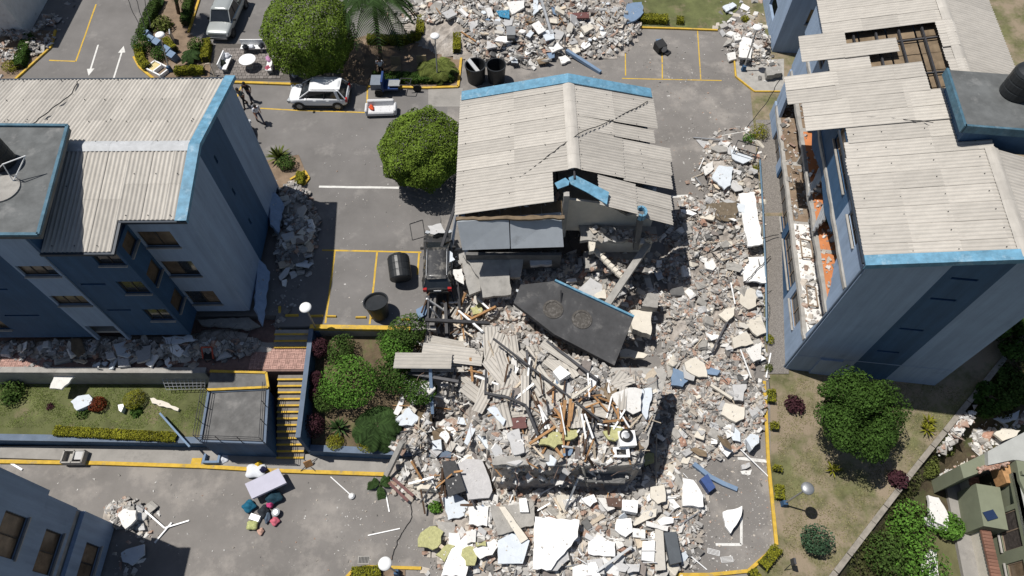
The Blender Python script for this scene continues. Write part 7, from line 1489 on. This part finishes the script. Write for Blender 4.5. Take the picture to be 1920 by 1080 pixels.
for i, (x, y) in enumerate(((744, 136), (792, 134))):
    t = thing('armchair', ('yellow brown chair in the shade under the palm, left one', 'yellow brown chair in the shade under the palm, right one')[i], 'chair', WG(x, y)); mb = MB(); mb.box((0, 0, .4), (.7, .7, .15)); mb.build('seat', KHA, t); mb = MB(); mb.box((0, .35, .75), (.7, .12, .7), rot(-.2, 0, 0)); mb.build('backrest', KHA, t)
    for k in range(4): mb = MB(); mb.tube((.28*(-1)**k, .28*(-1)**(k//2), .35), (.28*(-1)**k, .28*(-1)**(k//2), 0), .03); mb.build('leg', TIMB, t)
# blue lettered seats and white box in the island
for i, (x, y) in enumerate(((278, 70), (288, 82), (300, 88), (318, 102), (328, 112))):
    mb = MB(); mb.box((0, 0, .3), (.62, .5, .6), rot(.25, 0, R(-35))); tag(mb.build('blue_letter_block', BLUEP, loc=WG(x, y)), 'blue block of the sign in the top left island, number %s from the left' % ('one', 'two', 'three', 'four', 'five')[i], 'sign block', 'blue blocks in the top left island')
mb = MB(); mb.box((0, 0, .45), (.08, .62, .9), rot(0, 0, .3)); tag(mb.build('grey_board', GALV, loc=WG(327, 78)), 'grey board standing behind the blue blocks', 'board')
bx2 = thing('raised_box', 'low white framed box with a yellow lid at the tip of the island', 'box', WG(298, 133), R(-32)); mb = MB()
for x in (-.75, 0, .75): mb.box((x, 0, .15), (.1, .9, .3))
for y in (-.45, .45): mb.box((0, y, .15), (1.6, .1, .3))
mb.build('frame', WHITE, bx2); mb = MB(); mb.box((-.38, 0, .2), (.62, .78, .04)); mb.build('lid', mat('pale_yellow_board', (.6, .5, .25), .8, .1, 4), bx2)
gate = [WG(380, 130, 0), WG(385, 120, 1.0), WG(393, 119, 1.0), WG(404, 148, 0)]; mb = MB(); mb.path(gate, .05, 8); tag(mb.build('pipe_arch', TIMBP), 'pale bent pipe arch at the corner of the hedge by the patio', 'pipe')
# cables
def cable(pts, label, r=.025):
    mb = MB(); P = [Vector(p) for p in pts]; out = []
    for a, b in zip(P[:-1], P[1:]):
        for k in range(6): q = a.lerp(b, k/6); out.append(q+Vector((random.uniform(-.04, .04), random.uniform(-.04, .04), 0)))
    out.append(P[-1]); mb.path(out, r, 5); return tag(mb.build('cable', BLK), label, 'cable')
cable([W(1215, 190, 5.35), W(1150, 225, 5.75), W(1085, 250, 6.45), W(1030, 290, 6.1), W(960, 345, 5.6)], 'black cable lying across the middle roof')
cable([W(145, 153, 9.1), W(135, 175, 9.35), W(90, 210, 9.8), W(55, 236, 10.1)], 'black cable lying across the left roof')
cable([W(1600, 218, 9.45), W(1680, 222, 9.9), W(1750, 230, 10.4)], 'thin black cable on the right roof', .018)
cable([W(1462, 150, 3.5), W(1440, 190, 1.8), W(1400, 240, .5)], 'black cable hanging from the right facade')
cable([WH(1285, 490, .2), WH(1340, 470, .3), WH(1400, 455, .4), WH(1460, 440, .3)], 'black cable in the right rubble strip')
cable([WH(1395, 530, .5), WH(1420, 505, .5), WH(1445, 480, .3)], 'black cable on the square white slab')
cable([WG(770, 935, .05), WG(772, 970, .03), WG(745, 1015, .03), WG(735, 1050, .03)], 'thin black cable on the lower street', .02)
for pts, l in (([W(238, 0, .0), W(266, 55, 3.2)], 0),): pass
for i in range(3): cable([W(238+i*16, -5, 6.5), W(262+i*10, 52, 5.5)], ('overhead wire at the top left, left one', 'overhead wire at the top left, middle one', 'overhead wire at the top left, right one')[i], .022)
bp_ = MB(); a = WG(1432, 370, .35); bb = [WG(1425, 300, .3), WG(1431, 400, .35), WG(1436, 520, .4), WG(1438, 640, .35)]; bp_.path(bb, .06, 8); tag(bp_.build('drain_pipe', mat('blue_grey_pvc2', (.10, .17, .24), .5, .1, 3)), 'long blue grey pipe lying along the foot of the right building', 'pipe')
fr = [WG(768, 420, .03), WG(792, 412, .03), WG(797, 443, .03), WG(773, 450, .03)]; mb = MB(); mb.path(fr+[fr[0]], .02, 5); tag(mb.build('wire_loop', STEEL), 'thin rusty wire frame lying left of the crushed car', 'frame')
fr = [W(975, 125, .05), W(978, 107, 1.0), W(990, 108, 1.0), W(988, 128, .05)]; mb = MB(); mb.path(fr, .025, 6); tag(mb.build('bent_pipe', GALV), 'thin metal frame standing beside the open black drums', 'pipe')
tg = thing('grass_sign', 'small dark sign on two legs at the bottom of the dry lawn', 'sign', WG(1470, 1070)); mb = MB(); mb.tube((0, 0, 0), (.15, .2, .8), .02); mb.build('leg', STEEL, tg); mb = MB(); mb.box((.18, .25, 1.0), (.1, .3, .5)); mb.build('panel', STEEL, tg)
# ================================================================== green house at the lower right
HG = mat('olive_wall', (.18, .195, .135), .85, .08, 1.5, .15, 30); HP = mat('pale_concrete_roof', (.37, .375, .355), .85, .1, 1, .2, 25)
Hs = thing('green_house', 'damaged olive green house with a torn open upper room at the lower right corner', 'house'); z0, z1 = -4.2, -1.2
a = W(1836, 915, z0); b = W(1868, 1090, z0); dn = (b-a).normalized(); nn = Vector((dn.y, -dn.x, 0)); nn = nn if nn.x < 0 else -nn; Lh = (b-a).length+3
mb = MB(); wall(mb, a, dn, nn, Lh, 0, 3.0, .2, [(.2, 1.5, 1.2, 2.6), (1.75, 3.6, 1.0, 2.6), (4.2, 5.6, 1.0, 2.4)]); mb.build('wall', HG, Hs)
window(Hs, a, dn, nn, 1.75, 3.6, 1.0, 2.6, fm=FRAMEB, gm=mat('dark_curtain', (.06, .05, .045), .8, .4, 6, .6, 9)); window(Hs, a, dn, nn, 4.2, 5.6, 1.0, 2.4, fm=FRAMEB)
e = -nn; mb = MB(); mb.prism([a+e*.0+Vector((0, 0, 3.0)), a+dn*Lh+Vector((0, 0, 3.0)), a+dn*Lh+e*8+Vector((0, 0, 3.0)), a+e*8+Vector((0, 0, 3.0))], (0, 0, -.18)); mb.build('roof', HP, Hs)
mb = MB(); wall(mb, a+e*.2, e, -dn, 8, 0, 3.4, .2, []); mb.build('wall', HG, Hs)
mb = MB(); mb.box(a+dn*.8+e*1.1+Vector((0, 0, 1.2)), (1.4, 1.2, .5)); mb.build('bed', mat('purple_bedding', (.05, .04, .09), .9, .3, 5), Hs); mb = MB(); mb.box(a+dn*.5+e*.5+Vector((0, 0, 1.35)), (.5, .4, .5)); mb.build('yellow_blanket', mat('yellow_blanket', (.6, .4, .01), .9, .1, 5), Hs)
mb = MB(); wall(mb, a+nn*1.3+dn*.5, dn, nn, 2.2, 0, 1.9, 1.2, []); mb.build('porch', HG, Hs)
c = a+nn*.9+dn*2.1+Vector((0, 0, 1.95)); mb = MB(); mb.box(c, (.6, .45, .05), rot(0, 0, .25)); mb.build('solar_panel', mat('solar_cell', (.02, .035, .08), .2, .2, 30, spec=.5), Hs)
for q, z, th, m in (([(1800, 872), (1852, 848), (1858, 878), (1807, 897)], -1.3, 2.9, HG), ([(1852, 846), (1940, 800), (1940, 868), (1900, 862), (1853, 872)], -1.0, 3.2, HP), ([(1905, 862), (1940, 868), (1940, 960), (1912, 900)], -1.0, 3.2, HG)):
    mb = MB(); mb.prism([W(*k, z) for k in q], (0, 0, -th)); mb.build('wing', m, Hs)
mb = MB(); c = W(1880, 892, -2.0); mb.box(c, (.5, 1.0, .9)); mb.build('wardrobe', TIMB, Hs); mb = MB(); c = W(1893, 885, -2.2); mb.box(c, (.12, 1.2, 1.2)); mb.build('inner_wall', WHITE, Hs)
for k in range(26): mb = MB(); c = W(1836+k*2.1+random.uniform(-1, 1), 882-k*.55+random.uniform(-3, 3), -1.15); mb.box(c, (.22, .11, .09), rot(.2, .2, random.uniform(0, 3))); mb.build('brick', BRICK, Hs)
settle(Hs, a)
pw = thing('tile_capped_wall', 'garden wall with brown roof tiles in front of the green house', 'wall', W(1800, 905, -4.2)); q0 = Vector((0, 0, 0)); q1 = W(1840, 1090, -4.2)-W(1800, 905, -4.2)
mb = MB(); mb.bar(q0+Vector((0, 0, .6)), q1+Vector((0, 0, .6)), .16, 1.2); mb.build('wall', CREAM, pw); TL = mat('roof_tile', (.23, .12, .085), .85, .15, 5, rnd=.3); k = 0; Lw = q1.length; dw = q1.normalized(); m2 = MB(); m2.lathe((0, 0, 0), [(.11, -.24), (.09, .24)], 8, M=Matrix.Rotation(R(90), 3, 'Y')); TM = m2.build('roof_tile', TL, pw)
TM.location = dw*.1+Vector((0, 0, 1.24)); TM.rotation_euler.z = math.atan2(nn.y, nn.x)
for k in range(1, int(Lw/.17)): o_ = TM.copy(); COL.objects.link(o_); o_.location = dw*(.1+.17*k)+Vector((0, 0, 1.24))
sheet('neighbour_path', [W(1773, 905, -4.15), W(1798, 900, -4.15), W(1842, 1095, -4.15), W(1810, 1095, -4.15)], SIDEW, .3)
ZONES = [('on the main heap', [(770, 650), (900, 610), (1000, 640), (1150, 700), (1235, 700), (1195, 870), (1060, 890), (870, 870), (740, 800)], 75, PW),
    ('below the main heap', [(730, 870), (900, 890), (1200, 900), (1290, 860), (1260, 950), (1290, 1075), (830, 1075), (850, 960)], 75, PW),
    ('beside the right building', [(1260, 440), (1350, 250), (1425, 250), (1435, 700), (1415, 820), (1300, 860), (1225, 880), (1255, 690)], 120, PR),
    ('at the top edge', [(700, 5), (1190, 5), (1160, 50), (1100, 90), (1000, 120), (885, 100), (868, 30)], 80, PW),
    ('round the upper right lamp', [(1360, 0), (1435, 0), (1440, 90), (1455, 130), (1395, 110), (1345, 75)], 28, PR),
    ('in the ruined middle building', [(870, 560), (960, 560), (1100, 500), (1230, 520), (1235, 580), (1170, 575), (1060, 525), (960, 540)], 30, PD),
    ('beside the left end wall', [(525, 350), (585, 400), (580, 490), (530, 560), (520, 450)], 26, PD),
    ('under the left front', [(10, 640), (250, 650), (370, 640), (470, 640), (370, 685), (20, 685)], 26, PD),
    ('by the lower left building', [(210, 955), (285, 955), (285, 990), (245, 1000)], 14, PW),
    ('behind the green house', [(1775, 850), (1810, 790), (1900, 770), (1840, 840), (1790, 890)], 20, PW)]
CN = ['white plaster', 'cream plaster', 'pale grey plaster', 'rough grey concrete', 'red brick', 'dark concrete']
SEEN = set()
for zn, poly, n, pr in ZONES:
    xs = [p[0] for p in poly]; ys = [p[1] for p in poly]; c = 0; tr = 0
    while c < n and tr < n*8:
        tr += 1; px, py = random.uniform(min(xs), max(xs)), random.uniform(min(ys), max(ys))
        if not inpoly((px, py), poly): continue
        k = random.choices(range(6), pr)[0]; s = random.uniform(.3, .55)*(1.3 if random.random() < .2 else 1); fl = random.uniform(.25, .6)
        l = min(LM, key=lambda q: (q[0]-px)**2+(q[1]-py)**2); dx, dy = px-l[0], py-l[1]
        d = ('right of' if dx > 0 else 'left of') if abs(dx) > abs(dy) else ('below' if dy > 0 else 'above')
        nm = ' '.join(l[2].split()[:7]); lab = '%s%s %s chunk %s the %s' % ('big ' if s > .5 else '', 'flat' if fl < .4 else 'blocky', CN[k], d, nm)
        if lab in SEEN: continue
        SEEN.add(lab)
        chunk_obj(('plaster_chunk', 'plaster_chunk', 'plaster_chunk', 'concrete_chunk', 'brick_chunk', 'concrete_chunk')[k], RM[k], WH(px, py), s*(.8 if k == 4 else 1), lab, 'loose chunks '+zn, fl); c += 1

# thin broken boards and sheets
BMATS = [(GREYP, 'pale grey'), (PBLUE, 'bluish white'), (CLEANW, 'clean white'), (CONC, 'rough grey'), (MATS['beige_board'], 'beige'), (TIMBP, 'pale wooden'), (MATS['grey_brown_sheet'], 'grey brown'), (BLUEP, 'dark blue'), (BOARD, 'dark brown')]
BW_ = (.2, .16, .16, .14, .1, .08, .08, .03, .05); BM_ = {}
def board_mesh(m, k):
    if (m.name, k) not in BM_:
        r = random.Random(k*7+1); P = [Vector((math.cos(a)*r.uniform(.8, 1.05), math.sin(a)*r.uniform(.8, 1.05), 0)) for a in ((.6, 2.5, 3.9, 5.6) if k % 2 else (.4, 1.7, 2.7, 3.9, 5.4))]; mb = MB(); mb.prism(ragged([p*.62 for p in P], .3, .03), (0, 0, -.1)); me = bpy.data.meshes.new('broken_board'); me.from_pydata(mb.v, [], mb.f); me.materials.append(m); me.update(); BM_[(m.name, k)] = me
    return BM_[(m.name, k)]
for zn, poly, n in (('on the main heap', ZONES[0][1], 62), ('below the main heap', ZONES[1][1], 48), ('beside the right building', ZONES[2][1], 40), ('at the top edge', ZONES[3][1], 48), ('in the ruined middle building', [(870, 480), (1050, 470), (1235, 480), (1240, 580), (1170, 575), (1060, 520), (900, 570)], 22), ('beside the left end wall', ZONES[6][1], 12), ('under the left front', ZONES[7][1], 22)):
    xs = [p[0] for p in poly]; ys = [p[1] for p in poly]; c = 0; tr = 0
    while c < n and tr < n*12:
        tr += 1; px, py = random.uniform(min(xs), max(xs)), random.uniform(min(ys), max(ys))
        if not inpoly((px, py), poly): continue
        m, cn = random.choices(BMATS, BW_)[0]; L_ = random.uniform(.45, 1.15); w_ = L_*random.uniform(.3, .85)
        l = min(LM, key=lambda q: (q[0]-px)**2+(q[1]-py)**2); dx, dy = px-l[0], py-l[1]
        d = ('right of' if dx > 0 else 'left of') if abs(dx) > abs(dy) else ('below' if dy > 0 else 'above')
        lab = '%s %s board %s the %s' % ('narrow' if w_ < L_*.5 else 'broad', cn, d, ' '.join(l[2].split()[:7]))
        if lab in SEEN: continue
        SEEN.add(lab); p = WH(px, py, random.uniform(.08, .3)); o_ = link('broken_board', board_mesh(m, random.randrange(5))); o_.location = p; o_.scale = (L_, w_, random.uniform(.4, 1.4)); o_.rotation_euler = (random.gauss(0, .3), random.gauss(0, .3), random.uniform(0, 6.28)); tag(o_, lab, 'board', 'broken boards '+zn); c += 1

# splintered timbers, sticks and loose corrugated pieces in the middle of the heap
def near(px, py):
    l = min(LM, key=lambda q: (q[0]-px)**2+(q[1]-py)**2); dx, dy = px-l[0], py-l[1]
    return (('right of' if dx > 0 else 'left of') if abs(dx) > abs(dy) else ('below' if dy > 0 else 'above'))+' the '+' '.join(l[2].split()[:7])
DTIM = mat('dark_timber', (.075, .045, .028), .85, .3, 5, .3, 40, rnd=.3)
for poly, n in (([(985, 735), (1060, 725), (1130, 740), (1190, 790), (1150, 860), (1060, 880), (1000, 850)], 64), ([(790, 560), (900, 570), (940, 620), (860, 640), (800, 630)], 26), ([(900, 640), (1000, 650), (1040, 720), (960, 760), (860, 720)], 20), ([(760, 880), (860, 880), (900, 960), (780, 950)], 14)):
    xs = [p[0] for p in poly]; ys = [p[1] for p in poly]; c = 0; tr = 0
    while c < n and tr < n*12:
        tr += 1; px, py = random.uniform(min(xs), max(xs)), random.uniform(min(ys), max(ys))
        if not inpoly((px, py), poly): continue
        m, cn, nm = random.choice(((TIMB, 'orange splintered', 'timber'), (DTIM, 'dark brown splintered', 'timber'), (DTIM, 'dark brown', 'timber'), (TIMBP, 'pale', 'timber'), (WHITE, 'thin white', 'stick'), (STEEL, 'black steel', 'steel_bar'), (TIMB, 'orange', 'timber')))
        an = random.choice((random.uniform(0, 3.14), random.gauss(1.5, .4))); L_ = random.uniform(18, 52)*(1.2 if m == STEEL else 1); dx, dy = math.cos(an)*L_/2, math.sin(an)*L_/2
        lab = '%s %s %s lying %s' % ('long' if L_ > 36 else 'short', cn, 'bar' if nm == 'steel_bar' else nm, near(px, py))
        if lab in SEEN: continue
        SEEN.add(lab); pole((px-dx, py-dy, random.uniform(.15, .9)), (px+dx, py+dy, random.uniform(.15, .6)), random.uniform(.06, .13), m, lab, nm, {'steel_bar': 'bar'}.get(nm, nm), random.uniform(.04, .1)); c += 1
for poly, n in (([(900, 630), (1010, 640), (1080, 700), (1010, 770), (900, 760)], 16), ([(860, 660), (1180, 700), (1190, 780), (880, 780)], 10)):
    xs = [p[0] for p in poly]; ys = [p[1] for p in poly]; c = 0; tr = 0
    while c < n and tr < n*12:
        tr += 1; px, py = random.uniform(min(xs), max(xs)), random.uniform(min(ys), max(ys)); L_ = random.choice((.9, 1.3, 1.8)); w_ = random.choice((.41, .62, .82)); yw = random.choice((random.gauss(-50, 14), random.gauss(85, 14), random.uniform(-90, 90)))
        if not inpoly((px, py), poly): continue
        lab = '%s loose corrugated piece %s' % ('long' if L_ > 1.5 else 'short' if L_ < 1 else 'middling', near(px, py))
        if lab in SEEN: continue
        SEEN.add(lab); cc = WH(px, py, random.uniform(.2, .55)); d = Vector((math.cos(R(yw)), math.sin(R(yw)), random.gauss(0, .12))).normalized(); sd = Vector((-d.y, d.x, random.gauss(0, .15))).normalized()
        ob = lay_sheet(None, cc-d*L_/2-sd*w_/2, sd, d, w_, L_, name='corrugated_sheet'); tag(ob, lab, 'roof sheet', 'loose corrugated pieces in the heap'); c += 1
